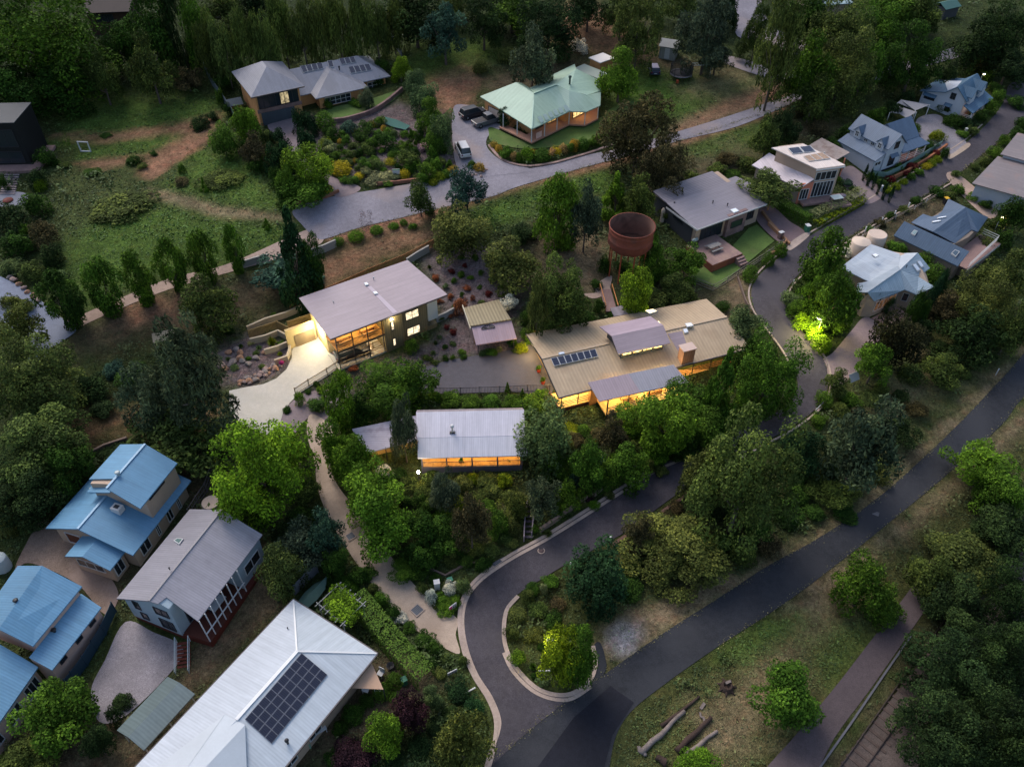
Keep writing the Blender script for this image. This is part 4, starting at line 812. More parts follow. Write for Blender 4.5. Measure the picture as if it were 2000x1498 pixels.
row(shrub,[(1305,545,26,24,'bush','green'),(1345,580,40,30,'bush','olive'),(1280,585,50,40,'bush','yolive'),(1180,520,24,40,'bush','deep'),(1165,555,24,20,'bush','deep'),(1170,600,24,30,'bush','deep'),(1200,620,30,20,'bush','deep'),(1150,620,30,24,'bush','deep'),(1125,640,40,24,'bush','olive'),(1070,640,40,30,'bush','olive'),(1030,620,30,30,'bush','deep'),(1245,600,34,30,'bush','ygreen'),(1220,600,24,30,'bush','green'),(1215,520,30,24,'bush','deep'),(1235,525,30,20,'bush','green'),(1270,540,40,40,'bush','green'),(1060,660,50,16,'bush','rust'),(1100,655,50,16,'bush','rust'),(1030,650,30,20,'bush','green'),(1018,680,26,14,'bush','ygreen'),(1035,665,20,16,'bush','green')],
 'shrub in the garden between the rusty tank and the tan roofed house','shrubs between the tank and the tan roof')
shrub(992,593,36,34,'bush','white','white flowering bush at the back corner of the carport shed')
shrub(899,600,30,36,'bush','rust','rust red bush left of the carport shed')
row(shrub,[(804,677,30,30,'bush','green'),(960,688,24,12,'bush','green'),(1000,668,20,14,'bush','green'),(1005,685,14,10,'bush','olive'),(975,682,14,12,'bush','pale'),(945,690,20,10,'bush','dark')],'small bush at the edge of the asphalt court','small bushes at the edge of the court')
MT=[]
rr=random.Random(3)
for px,py in [(840,520),(862,508),(880,530),(905,520),(925,505),(940,530),(960,545),(890,548),(870,560),(850,540),(910,560),(935,560),(955,575),(880,580),(900,535),(920,545),(845,565),(860,590),(900,575),(940,590),(965,520),(980,560),(900,500),(858,655),(872,640),(850,670),(868,680),(885,670),(845,690),(830,660),(885,650),(862,620),(880,615),(870,700),(855,705),(840,700),(885,700),(900,690),(905,700),(822,640),(838,630),(915,610),(925,580),(975,590),(985,575),(890,600),(845,606),(833,700),(825,705),(985,620)]:
    MT.append((px+rr.uniform(-3,3),py+rr.uniform(-3,3),rr.uniform(9,17),rr.uniform(8,13),rr.choice(['spiky','bush','bush','shrub']),rr.choice(['green','deep','sage','green','olive','rust','red'])))
row(shrub,MT,'small tuft planted in the mauve mulch slope around the two storey house','tufts on the mauve mulch slope')
row(shrub,[(445,700,14,10,'spiky','sage'),(470,675,14,10,'spiky','deep'),(500,690,14,10,'bush','olive'),(485,700,12,9,'bush','green'),(505,678,16,10,'spiky','sage'),(530,665,24,26,'spiky','ygreen'),(550,672,16,10,'bush','green'),(458,718,16,12,'bush','sage'),(546,690,14,10,'spiky','ygreen'),(512,716,14,10,'bush','olive'),(535,615,14,10,'bush','green'),(448,645,20,12,'bush','deep'),(490,670,14,10,'bush','pale')],
 'small plant, {} from the left in the rock garden above the bright driveway','plants of the rock garden')
row(shrub,[(585,780,20,26,'bush','maple'),(560,800,18,14,'bush','deep'),(625,762,16,16,'bush','maple'),(618,750,14,12,'bush','deep'),(602,765,14,10,'bush','deep'),(620,790,40,20,'bush','deep'),(668,730,16,10,'bush','green'),(690,720,18,12,'bush','rust')],
 'small shrub, {} from the left in the strip below the bright driveway fence','shrubs below the bright driveway fence')
row(shrub,[(880,780,40,20,'bush','green'),(920,785,40,20,'bush','green'),(850,775,30,20,'bush','maple'),(960,785,40,26,'bush','green'),(1000,785,40,30,'bush','green'),(1040,790,50,40,'bush','green'),(992,758,14,24,'cone','maple'),(1020,772,16,26,'cone','green'),(1055,770,30,20,'bush','maple'),(1040,810,40,30,'bush','deep'),(820,780,40,30,'bush','green')],
 'leafy shrub, {} from the left behind the white cottage roof','leafy shrubs behind the white cottage')
WG=[(750,920,30,30,'bush','white'),(780,925,30,26,'bush','deep'),(800,945,40,30,'bush','olive'),(830,950,40,34,'bush','yolive'),(840,985,36,34,'bush','deep'),(860,1010,40,34,'bush','green'),(820,1010,40,34,'bush','deep'),(900,905,20,26,'cone','maple'),(905,945,36,34,'bush','yolive'),(925,935,30,24,'bush','ygreen'),(950,940,40,20,'bush','yolive'),(985,940,34,34,'bush','ygreen'),(960,960,40,26,'bush','yolive'),(935,975,40,30,'bush','olive'),(1000,970,40,34,'bush','yolive'),(900,985,30,30,'bush','ygreen'),(1010,1000,24,30,'bush','olive'),(950,990,40,30,'bush','green'),(1000,1030,30,36,'bush','yolive'),(985,1050,34,24,'bush','olive'),(900,1065,40,30,'bush','deep'),(870,1060,40,40,'bush','deep'),(850,1080,40,36,'bush','green'),(930,1070,40,24,'bush','olive'),(880,1090,36,24,'bush','olive'),(910,1095,34,24,'bush','deep'),(960,1075,30,20,'bush','olive'),(1000,1060,26,20,'bush','yolive'),(945,1100,34,26,'bush','deep'),(820,1120,36,24,'bush','deep'),(800,1090,30,30,'bush','deep'),(990,900,30,16,'bush','deep'),(845,920,26,20,'bush','olive'),(820,975,34,30,'bush','deep'),(790,980,30,30,'bush','deep')]
row(shrub,WG,'shrub of the overgrown garden below the white cottage','shrubs of the overgrown garden below the white cottage')
WG=[(1110,880,34,40,'bush','yolive'),(1120,860,40,34,'bush','brown'),(1150,880,30,50,'bush','olive'),(1125,910,26,70,'bush','sage'),(1120,940,30,30,'bush','blue'),(1150,920,30,50,'bush','yolive'),(1175,910,34,40,'bush','blue'),(1180,945,30,30,'bush','green'),(1150,955,30,30,'bush','olive'),(1210,900,40,50,'bush','green'),(1240,880,40,40,'bush','olive'),(1230,920,30,36,'bush','blue'),(1200,940,30,20,'bush','olive'),(1260,910,36,36,'bush','yolive'),(1290,920,30,26,'bush','olive'),(1110,960,26,30,'bush','green'),(1130,985,30,20,'bush','olive'),(1090,1000,30,20,'bush','green'),(1160,985,24,18,'bush','maple'),(1190,965,24,16,'bush','olive'),(1080,930,34,30,'bush','deep'),(1140,840,30,20,'bush','green'),(1170,850,40,30,'bush','brown'),(1330,890,30,20,'bush','deep'),(1370,860,40,26,'bush','deep'),(1400,830,50,40,'bush','green'),(1440,810,50,40,'bush','deep'),(1380,800,40,34,'bush','deep'),(1110,840,50,14,'bush','ygreen')]
row(shrub,WG,'shrub on the bank between the glowing verandah and the street','shrubs on the bank below the glowing verandah')
row(shrub,[(1070,1040,24,18,'spiky','olive'),(1113,1005,20,12,'spiky','sage'),(1150,972,26,20,'bush','purple'),(1045,1035,16,20,'bush','green'),(1190,950,22,14,'bush','olive'),(1170,960,20,12,'spiky','green')],'roadside plant, {} from the left along the low street wall','plants along the low street wall')
row(shrub,[(842,1165,26,30,'bush','white'),(880,1150,30,30,'bush','white'),(905,1145,30,34,'bush','sage'),(860,1170,34,26,'bush','green'),(885,1175,34,22,'bush','green'),(825,1150,24,24,'bush','olive'),(870,1190,34,18,'bush','green'),(850,1180,20,14,'bush','yolive'),(850,1130,24,20,'bush','deep')],
 'flower bed shrub, {} from the left around the white box by the driveway mouth','flower bed at the corner of driveway and street')
row(shrub,[(730,1150,24,24,'bush','olive'),(745,1170,30,30,'bush','green'),(770,1195,30,30,'bush','deep'),(800,1225,26,22,'bush','deep'),(780,1205,30,24,'bush','white'),(830,1250,40,34,'bush','deep'),(850,1265,30,30,'bush','deep'),(870,1285,30,26,'bush','olive'),(860,1315,26,20,'bush','yolive'),(845,1290,24,20,'bush','deep'),(680,1140,40,26,'bush','green'),(700,1125,40,40,'bush','deep'),(650,1140,34,30,'bush','deep'),(720,1120,34,30,'bush','deep'),(895,1350,50,36,'bush','ever'),(925,1380,40,36,'bush','ever'),(880,1395,36,34,'bush','dark'),(905,1290,20,20,'bush','olive')],
 'shrub, {} from the left in the strip between the long hedge and the beige driveway','shrubs between the long hedge and the driveway')
row(shrub,[(770,1330,34,34,'ball','green'),(745,1350,36,34,'ball','green'),(775,1360,30,24,'ball','green'),(690,1395,40,36,'bush','deep'),(665,1420,34,30,'bush','deep'),(715,1370,34,30,'bush','deep'),(655,1480,40,24,'bush','deep'),(850,1420,34,30,'bush','dark'),(820,1460,50,40,'bush','dark'),(770,1480,40,24,'bush','dark')],
 'garden shrub beside the sail shade of the white roofed house','garden shrubs by the white roofed house')
row(shrub,[(1010,1285,34,34,'bush','maple'),(1041,1300,18,20,'spiky','green'),(1043,1320,12,12,'bush','deep'),(1040,1150,30,20,'bush','deep'),(1075,1135,34,26,'bush','green'),(1062,1150,16,24,'bush','pale'),(1030,1165,30,30,'bush','olive'),(1010,1200,36,30,'bush','yolive'),(1050,1190,40,30,'bush','olive'),(1000,1235,30,30,'bush','olive'),(1040,1240,40,34,'bush','yolive'),(1080,1210,40,30,'bush','deep'),(1090,1180,30,26,'bush','brown'),(1120,1235,40,24,'bush','deep'),(1060,1262,20,16,'bush','deep')],
 'shrub inside the curve of the street around the yellow green island tree','shrubs inside the curve of the street')
row(shrub,[(1640,890,50,50,'bush','dark'),(1600,940,50,40,'bush','olive'),(1620,920,40,40,'bush','deep'),(1760,775,34,24,'bush','dark'),(1720,930,40,30,'bush','yolive'),(1560,960,50,40,'bush','deep'),(1540,1000,60,40,'bush','deep'),(1480,1040,60,40,'bush','deep'),(1420,1060,50,40,'bush','deep'),(1600,820,34,24,'bush','green'),(1610,780,34,30,'bush','green'),(1640,800,40,30,'bush','olive'),(1660,780,40,26,'bush','green'),(1840,690,60,40,'bush','dark'),(1800,640,40,40,'bush','dark'),(1870,720,50,30,'bush','olive'),(1790,690,40,30,'bush','brown'),(1230,1110,40,30,'bush','deep'),(1230,1150,50,30,'bush','deep'),(1410,1000,50,40,'bush','dark'),(1300,1010,30,20,'bush','brown'),(1320,990,30,20,'bush','brown'),(1780,560,34,24,'bush','deep'),(1880,470,30,20,'bush','deep'),(1860,520,40,24,'bush','olive'),(1930,480,40,30,'bush','olive'),(1960,470,40,40,'bush','deep')]+[(x,y,rr.uniform(34,60),rr.uniform(22,36),'bush',rr.choice(['deep','olive','dark','olive','brown'])) for x,y in [(1700,780),(1700,900),(1790,800),(1660,960),(1590,1000),(1500,1060),(1450,1080),(1360,1110),(1900,680),(1880,650),(1780,730),(1650,1000),(1950,600),(1560,930),(1720,760),(1690,820)]],
 'wild shrub on the slope between the winding street and the lower road','wild shrubs on the slope above the lower road')
row(shrub,[(250,740,50,30,'bush','deep'),(220,720,40,24,'bush','blue'),(200,800,50,34,'bush','dark'),(270,720,40,30,'bush','deep'),(180,760,60,50,'bush','dark'),(310,900,80,30,'bush','dark'),(230,880,70,30,'bush','dark'),(420,870,50,50,'bush','deep'),(440,950,40,40,'bush','deep'),(10,1020,40,60,'cyp','yolive'),(250,900,50,40,'bush','deep'),(135,960,50,80,'bush','deep'),(590,1010,60,50,'bush','deep'),(600,960,50,50,'bush','olive'),(560,1040,60,50,'bush','dark'),(500,1000,60,30,'bush','dark'),(150,1340,26,20,'bush','dark'),(225,1400,30,40,'bush','dark'),(240,1370,40,24,'bush','dark')],
 'dark shrub in the gully around the blue roofed houses','dark shrubs around the blue roofed houses')
row(shrub,[(430,190,20,30,'bush','green'),(445,215,20,26,'bush','deep'),(440,160,40,30,'bush','deep'),(420,130,30,30,'bush','deep'),(700,205,22,12,'bush','green'),(745,130,30,24,'bush','deep'),(640,203,20,18,'bush','green'),(690,200,18,14,'bush','green'),(740,160,20,20,'bush','deep'),(480,290,30,30,'bush','deep'),(520,270,30,30,'bush','olive'),(515,302,24,18,'bush','bright'),(500,325,34,30,'bush','deep'),(540,350,30,40,'bush','deep'),(560,330,30,20,'bush','blue')],
 'garden shrub close around the walls and driveway of the garage house','shrubs around the garage house walls')
def hedge(name,pts,wd,ht,c,label):
    """long clipped hedge following a line in picture coordinates"""
    q=[G(*p) for p in spline(pts,False,3)]; Ls=[np.hypot(*(b-a)[:2]) for a,b in zip(q,q[1:])]; v=[];tn=[];nr=[]
    for a,b,L in zip(q,q[1:],Ls):
        n=int(L*(wd+2*ht)*95); d=(b-a)[:2]/L; pr=np.array([-d[1],d[0]]); t=rng.random(n)
        s=rng.random(n)*(wd+2*ht)-(wd/2+ht); lat=np.clip(s,-wd/2,wd/2); dz=ht-np.maximum(0,abs(s)-wd/2); bump=.07*np.sin(t*L*5)+rng.normal(0,.03,n)
        p=a[:2]+np.outer(t,d)*L+np.outer(lat+np.sign(s)*bump*.6*(abs(s)>wd/2),pr); z=gz(p[:,0],p[:,1])+dz+bump*(abs(s)<wd/2)
        v.append(np.c_[p,z]); side=(abs(s)>wd/2)[:,None]; nr.append(np.where(side,np.c_[np.outer(np.sign(s),pr),np.zeros(n)],[0,0,1])); tn.append(rng.normal(1,.25,n)+np.where(side[:,0],-.05,.2))  # lit top painted into the tone: top leaves lighter, sides darker
    v=np.concatenate(v); o0=v.mean(0); o0[2]=g1(o0[0],o0[1])
    o=bpy.data.objects.new(name,leaves(name,v-o0,np.concatenate(nr),.075,np.concatenate(tn),1,.35,0,5)); COL.objects.link(o); o.location=tuple(o0); o.color=tint(c,.03); return tag(o,label,'hedge')
hedge('clipped_hedge',[(700,1180),(745,1235),(790,1290),(835,1335)],2.0,2.0,'hedge','long thick clipped hedge beside the white roofed house')
hedge('white_flowering_hedge',[(1583,432),(1612,418),(1645,404),(1680,382)],1.6,1.3,'pale','pale flowering hedge along the front of the white roofed house lawn')
hedge('clipped_hedge',[(1590,443),(1620,430),(1650,415),(1688,392)],1.0,.8,'ygreen','low bright hedge on the street side of the pale flowering hedge')
hedge('clipped_hedge',[(1508,398),(1530,413),(1555,428),(1578,440)],1.1,1.5,'green','dark green hedge between the brown driveway and the white roofed house lawn')
# ---------------------------------------------------------------- ground cover: uncountable weeds and leaf litter
def cover():
    r=np.random.default_rng(5); out=[];C=[]
    X,Y,Z,c=GRID
    n=430000; px=r.uniform(-20,2020,n); py=-20+1540*r.random(n)**.8
    # approximate positions on the terrain, vectorised
    z=np.full(n,4.0); D=np.array([_r*0+_f]); 
    dx=((px-CX)/F)[:,None]*_r+(-(py-CY)/F)[:,None]*_u+_f
    for k in range(8):
        t=(z-CH)/dx[:,2]; q=CAM+dx*t[:,None]; z=.4*z+.6*gz(q[:,0],q[:,1])
    t=(z-CH)/dx[:,2]; q=CAM+dx*t[:,None]; x=q[:,0];y=q[:,1]
    return x,y,z
cx_,cy_,cz_=cover()
def inside(poly,x,y):
    q=np.array(poly); ins=np.zeros(len(x),bool)
    for i in range(len(q)):
        a=q[i];b=q[(i+1)%len(q)]
        if a[1]==b[1]: continue
        ins^=((a[1]>y)!=(b[1]>y))&(x<(b[0]-a[0])*(y-a[1])/(b[1]-a[1])+a[0])
    return ins
def scatter_cover():
    global cx_,cy_,cz_
    X,Y,Z,c=GRID; i=np.clip(np.searchsorted(X[0],cx_),0,X.shape[1]-1); j=np.clip(np.searchsorted(Y[:,0],cy_),0,X.shape[0]-1); col=c[j,i]
    ok=np.ones(len(cx_),bool)
    for o in list(COL.objects):
        if o.get('kind')=='structure' and o.type=='MESH' and o.name.split('.')[0] not in('ground','kerb','gutter') :
            me=o.data; n=len(me.polygons)
            for p in me.polygons:
                vs=[me.vertices[k].co for k in p.vertices]; x0=min(v.x for v in vs);x1=max(v.x for v in vs);y0=min(v.y for v in vs);y1=max(v.y for v in vs)
                CELLS.append((x0,x1,y0,y1))
    A=np.array(CELLS); g={}
    for x0,x1,y0,y1 in A:
        for a in range(math.floor(x0/.5),math.floor(x1/.5)+1):
            for b in range(math.floor(y0/.5),math.floor(y1/.5)+1): g[(a,b)]=1
    ok=np.array([(math.floor(x/.5),math.floor(y/.5)) not in g for x,y in zip(cx_,cy_)])
    for o in list(COL.objects):   # nothing grows through floors and decks
        if o.type=='MESH' and o.parent and o.name.split('.')[0] in('carport_floor','verandah_floor','deck','deck_floor','terrace','porch_floor'):
            e=o.parent; ca,sa=math.cos(e.rotation_euler.z),math.sin(e.rotation_euler.z); bb=[o.bound_box[k] for k in(0,3,7,4)]
            ok&=~inside([(e.location.x+p[0]*ca-p[1]*sa,e.location.y+p[0]*sa+p[1]*ca) for p in bb],cx_,cy_)
    dens=np.clip((col[:,1]/(col[:,0]+1e-6)-.72)*1.6,.06,1); ok&=rng.random(len(ok))<dens
    x,y,z,col=cx_[ok],cy_[ok],cz_[ok],col[ok]
    NL=len(x)
    for ln,k_ in ((LE,.55),(RE[:9],.6),(SI[3:20],.35),([(640,466),(780,427),(960,385),(1130,331),(1330,275),(1560,198)],.5),([(640,340),(850,1255),(750,1168),(652,1030),(610,880)][1:],.25)):
        q=np.array([G(*p)[:2] for p in spline(ln,False)])
        for a,b_ in zip(q,q[1:]):
            L=np.hypot(*(b_-a)); k=int(L*26); t=rng.random(k); lat=rng.normal(0,.35*k_,k)*rng.choice([1,1,1.6],k); d_=(b_-a)/L; xx=a[0]+d_[0]*L*t-d_[1]*lat; yy=a[1]+d_[1]*L*t+d_[0]*lat
            x=np.r_[x,xx];y=np.r_[y,yy];z=np.r_[z,gz(xx,yy)+.085]; col=np.r_[col,np.tile(np.array([.17,.125,.075]),(k,1))*rng.uniform(.5,1.4,(k,1))]
    n=len(x); rb=(np.sin(x*.9+np.sin(y*.7)*2)+np.sin(y*1.1+x*.4))*.5
    sc_=(col[:,1]<.07)&(col[:,0]<.075); s=rng.uniform(.03,.095,n)*(1+.9*np.clip(rb,0,1)*sc_)*(1+(y>95)*.5); s[NL:]*=.55
    pos=np.c_[x,y,z+s*.6+sc_*np.clip(rb,0,1)*rng.random(n)*.9]; nr=np.tile([0,0,1.],(n,1))
    me=leaves('ground_cover',pos,nr,s,np.clip(rng.normal(1.05,.3,n)+.2*rb,.3,2),1.3,.6,0,3)
    a=me.color_attributes.new('soil','FLOAT_COLOR','CORNER'); cc=np.ones((n,4,4)); cc[:,:,:3]=(col*np.array([.95,1.12,.85])+np.array([.004,.010,.0]))[:,None]; a.data.foreach_set('color',cc.ravel())
    M=bpy.data.materials.new('weeds'); M.use_nodes=True; nn=M.node_tree; b=nn.nodes['Principled BSDF']; b.inputs['Roughness'].default_value=.8; vc=nn.nodes.new('ShaderNodeVertexColor'); vc.layer_name='soil'
    at=nn.nodes.new('ShaderNodeAttribute'); at.attribute_name='tone'; sc_=nn.nodes.new('ShaderNodeVectorMath'); sc_.operation='SCALE'; lk(nn,vc.outputs[0],sc_.inputs[0]); lk(nn,at.outputs['Fac'],sc_.inputs['Scale']); lk(nn,sc_.outputs[0],b.inputs['Base Color'])
    me.materials.clear(); me.materials.append(M); o=bpy.data.objects.new('ground_cover',me); COL.objects.link(o); o['kind']='stuff'; o['label']='grass tufts weeds and leaf litter over the open ground'
CELLS=[]
# ---------------------------------------------------------------- building kit
def K(r,g,b,k=1.0):
    f=lambda c:((c/255+.055)/1.055)**2.4 if c>10 else c/255/12.92
    return (f(r)/1.04*k,f(g)/1.1*k,f(b)/1.25*k)
FR_W=mat('white_frame',K(190,195,205),.6,.05); FR_D=mat('dark_frame',(.03,.03,.035),.5,.1); GL=glass(); WARM=glass('warm_lit_window',(.3,.2,.1),(1,.80,.38),2.4); CREAMLIT=glass('cream_lit_window',(.3,.25,.2),(1,.80,.50),.7); AMB=glass('amber_lit_window',(.3,.15,.05),(1,.68,.22),1.6)
SOLAR=mat('solar_cells',(.012,.018,.04),.25,.1,3,spec=.6); SKYL=glass('skylight_glass',(.75,.8,.85)); SKYL.node_tree.nodes['Principled BSDF'].inputs['Roughness'].default_value=.5
BLACKM=mat('black_metal',(.02,.02,.022),.5,.1)
class Bld:
    def __init__(s,name,label,cat,A,B,z,base,zoom=None,group=None):
        s.zm=zoom or (0,0,1); a=P(*s.q(*A),z);b=P(*s.q(*B),z); d=(b-a)[:2]; s.L=np.hypot(*d); s.u=d/s.L; s.v=np.array([-s.u[1],s.u[0]]); s.o=a[:2]; s.b=base
        s.e=empty(name,(a[0],a[1],base),math.atan2(s.u[1],s.u[0]),label,cat,group)
    def q(s,x,y): return (s.zm[0]+x/s.zm[2],s.zm[1]+y/s.zm[2])
    def p(s,x,y,z):
        """picture point (zoomed coordinates) at height z -> local"""
        w_=P(*s.q(x,y),z); d=w_[:2]-s.o; return (float(d@s.u),float(d@s.v),z-s.b)
    def l(s,u,v,z): return (u,v,z-s.b)
    def W(s,u,v,z): 
        w_=s.o+s.u*u+s.v*v; return (w_[0],w_[1],z)
    def roof(s,pts,m,name='roof',t=.14):
        k=[s.p(*a[1:]) if a[0]=='p' else s.l(*a) for a in pts]; o=MB().slab(k,t).build(name,m,s.e); return k
    def wall(s,pts,m,z0,name='wall',parent=None):
        return MB().prism([s.l(*a) for a in pts],z0-s.b).build(name,m,parent or s.e)
    def box(s,name,m,u0,u1,v0,v1,z0,z1,parent=None): return MB().box(u0,u1,v0,v1,z0-s.b,z1-s.b).build(name,m,parent or s.e)
    def win(s,w,s0,s1,z0,z1,n=1,lit=None,fr=None,name='window',rows=1,off=.0):
        a=Vector(w[:2]);b=Vector(w[2:]); d=(b-a).normalized(); nn=Vector((d.y,-d.x)); fr=fr or FR_W; z0-=s.b;z1-=s.b; f=MB()
        def bar(sa,sb,za,zb,dp):
            p=a+d*sa+nn*off;q=a+d*sb+nn*off; p2=p+nn*dp;q2=q+nn*dp
            return [(p.x,p.y,za),(q.x,q.y,za),(q2.x,q2.y,za),(p2.x,p2.y,za),(p.x,p.y,zb),(q.x,q.y,zb),(q2.x,q2.y,zb),(p2.x,p2.y,zb)]
        FS=[(0,3,2,1),(4,5,6,7),(0,1,5,4),(1,2,6,5),(2,3,7,6),(3,0,4,7)]; t=.07
        for A_ in((s0,s1,z0,z0+t),(s0,s1,z1-t,z1),(s0,s0+t,z0+t,z1-t),(s1-t,s1,z0+t,z1-t)): f.add(bar(*A_,.09),FS)
        for i in range(1,n): c=s0+(s1-s0)*i/n; f.add(bar(c-.035,c+.035,z0+t,z1-t,.07),FS)
        for i in range(1,rows): c=z0+(z1-z0)*i/rows; f.add(bar(s0+t,s1-t,c-.03,c+.03,.06),FS)
        o=f.build(name,fr,s.e); MB().add(bar(s0+t,s1-t,z0+t,z1-t,.03),FS).build('pane',lit or GL,o); return o
    def onplane(s,x,y,pl,off=.0):
        a=[np.array(s.W(q[0],q[1],q[2]+s.b)) for q in pl[:3]]; n=np.cross(a[1]-a[0],a[2]-a[0]); n/=np.linalg.norm(n); n*=np.sign(n[2]); d=ray(*s.q(x,y)); t=((a[0]-CAM)@n)/(d@n); w_=CAM+d*t+n*off; dd=w_[:2]-s.o
        return Vector((float(dd@s.u),float(dd@s.v),w_[2]-s.b))
    def panels(s,pl,c,nu,nv,gap=.04,name='solar_panel',m=None,off=.12,frame=True,fm=None):
        """c: four picture corners (a b along, c opposite b, d) of an array on a roof plane"""
        Q=[s.onplane(x,y,pl,off) for x,y in c]
        for i in range(nu):
            for j in range(nv):
                def at(a,b): return (Q[0]*(1-a)+Q[1]*a)*(1-b)+(Q[3]*(1-a)+Q[2]*a)*b
                g=gap/2; pp=[at((i+g)/nu,(j+g)/nv),at((i+1-g)/nu,(j+g)/nv),at((i+1-g)/nu,(j+1-g)/nv),at((i+g)/nu,(j+1-g)/nv)]
                o=MB().slab(pp,.05).build(name,(fm or FR_W) if frame else (m or SOLAR),s.e)
                if frame:
                    k=.07; pp=[at((i+k)/nu,(j+k*.7)/nv),at((i+1-k)/nu,(j+k*.7)/nv),at((i+1-k)/nu,(j+1-k*.7)/nv),at((i+k)/nu,(j+1-k*.7)/nv)]; pp=[x+Vector((0,0,.012)) for x in pp]; MB().slab(pp,.03).build('cells',m or SOLAR,o)
    def skylight(s,pl,c,m=None,name='skylight'):
        Q=[s.onplane(x,y,pl,.16) for x,y in c]; o=MB().slab(Q,.2).build(name,FR_W,s.e); mid=sum(Q,Vector())/4; MB().slab([mid+(q-mid)*.78+Vector((0,0,.012)) for q in Q],.02).build('pane',m or SKYL,o)
    def vent(s,pl,x,y,r=.15,h=.4,m=None,name='roof_vent'):
        c=s.onplane(x,y,pl); MB().lathe([(r*.6,-.1),(r*.6,h*.6),(r,h*.65),(r*1.1,h*.85),(r*.5,h),(0,h)],tuple(c),12).build(name,m or FR_W,s.e)
    def ridge(s,pl,a,b,m,w_=.22,name='ridge_cap'):
        A_=s.onplane(*a,pl,.04);B_=s.onplane(*b,pl,.04); MB().bar(A_,B_,w_,.07).build(name,m,s.e)
    def post(s,u,v,z0,z1,m,w_=.12,name='post'): s.box(name,m,u-w_/2,u+w_/2,v-w_/2,v+w_/2,z0,z1)
    def rail(s,a,b,z,m,h=1.0,gap=.16,name='balustrade'):
        """vertical bar balustrade from local a to b at floor height z"""
        A_=Vector((*a,z-s.b));B_=Vector((*b,z-s.b)); L=(B_-A_).length; k=MB(); up=Vector((0,0,h)); k.bar(A_+up,B_+up,.08,.06); k.bar(A_+Vector((0,0,.1)),B_+Vector((0,0,.1)),.05,.05)
        for i in range(1,int(L/gap)): c=A_+(B_-A_)*(i*gap/L); k.bar(c+Vector((0,0,.12)),c+up-Vector((0,0,.03)),.035)
        return k.build(name,m,s.e)
    def hrail(s,a,b,z,m,h=1.0,n=4,name='balustrade'):
        A_=Vector((*a,z-s.b));B_=Vector((*b,z-s.b)); k=MB()
        for i in range(n): up=Vector((0,0,h*(i+1)/n)); k.bar(A_+up,B_+up,.05,.07)
        return k.build(name,m,s.e)
    def light(s,u,v,z,watt,col=(1,.62,.25),r=.25,name='lamp_light',size=None):
        if size:
            l=bpy.data.lights.new(name,'AREA'); l.shape='RECTANGLE'; l.size,l.size_y=size
        else: l=bpy.data.lights.new(name,'POINT'); l.shadow_soft_size=r
        l.energy=watt; l.color=col; o=bpy.data.objects.new(name,l); COL.objects.link(o); o.parent=s.e; o.location=s.l(u,v,z); return o
def hip(b,u0,u1,v0,v1,ze,zr,m,ax='u',ins=None,name='roof'):
    """hip roof over a rectangle, ridge along ax"""
    if ax=='u': i=ins if ins is not None else (v1-v0)/2; c=(v0+v1)/2; r0=(u0+i,c);r1=(u1-i,c)
    else: i=ins if ins is not None else (u1-u0)/2; c=(u0+u1)/2; r0=(c,v0+i);r1=(c,v1-i)
    q=[b.l(u0,v0,ze),b.l(u1,v0,ze),b.l(u1,v1,ze),b.l(u0,v1,ze),b.l(*r0,zr),b.l(*r1,zr)]
    f=[(0,1,5,4),(1,2,5),(2,3,4,5),(3,0,4)] if ax=='u' else [(0,1,4),(1,2,5,4),(2,3,5),(3,0,4,5)]
    lo=[(x,y,z-.14) for x,y,z in q[:4]]; k=MB(); k.add(q+lo,f+[(9,8,7,6),(0,6,7,1),(1,7,8,2),(2,8,9,3),(3,9,6,0)]); k.build(name,m,b.e); return q
def gable(b,u0,u1,v0,v1,ze,zr,m,ax='u',ridge=.5,name='roof',ze2=None,wall=None,z0=None,inset=.5):
    """gable roof, two slabs; walls with gable ends when wall is given"""
    ze2=ze if ze2 is None else ze2
    if ax=='u':
        c=v0+(v1-v0)*ridge; A=[(u0,v0,ze),(u1,v0,ze),(u1,c,zr),(u0,c,zr)]; B=[(u0,c,zr),(u1,c,zr),(u1,v1,ze2),(u0,v1,ze2)]
    else:
        c=u0+(u1-u0)*ridge; A=[(u0,v1,ze),(u0,v0,ze),(c,v0,zr),(c,v1,zr)]; B=[(c,v1,zr),(c,v0,zr),(u1,v0,ze2),(u1,v1,ze2)]
    a=b.roof(A,m,name); bb=b.roof(B,m,name)
    if wall is not None:
        i=inset; e1=ze+ (zr-ze)*i/max(.1,(c-(v0 if ax=='u' else u0)))-.16; e2=ze2+(zr-ze2)*i/max(.1,((v1 if ax=='u' else u1)-c))-.16; R=zr-.16
        if ax=='u': pts=[(u0+i,v0+i,e1),(u1-i,v0+i,e1),(u1-i,c,R),(u1-i,v1-i,e2),(u0+i,v1-i,e2),(u0+i,c,R)]
        else: pts=[(u0+i,v0+i,e1),(c,v0+i,R),(u1-i,v0+i,e2),(u1-i,v1-i,e2),(c,v1-i,R),(u0+i,v1-i,e1)]
        q=[b.l(*p) for p in pts]; lo=[(x,y,z0-b.b) for x,y,z in q]; n=6
        f=[(i_,i_+n,(i_+1)%n+n,(i_+1)%n) for i_ in range(n)]+([(0,1,2,5),(5,2,3,4)] if ax=='u' else [(0,1,4,5),(1,2,3,4)])
        MB().add(q+lo,f).build('wall',wall,b.e)
    return a,bb
R_GREY=mat('grey_steel_roof',K(128,132,148),.45,.06,.6,rib='x',ribw=.22,ribc=.07,stain=(K(112,114,126),.25,.5)); R_GREEN=mat('pale_green_roof',K(146,174,162),.5,.06,.6,rib='x',ribw=.25,ribc=.06,stain=(K(160,186,180),.2,.6))
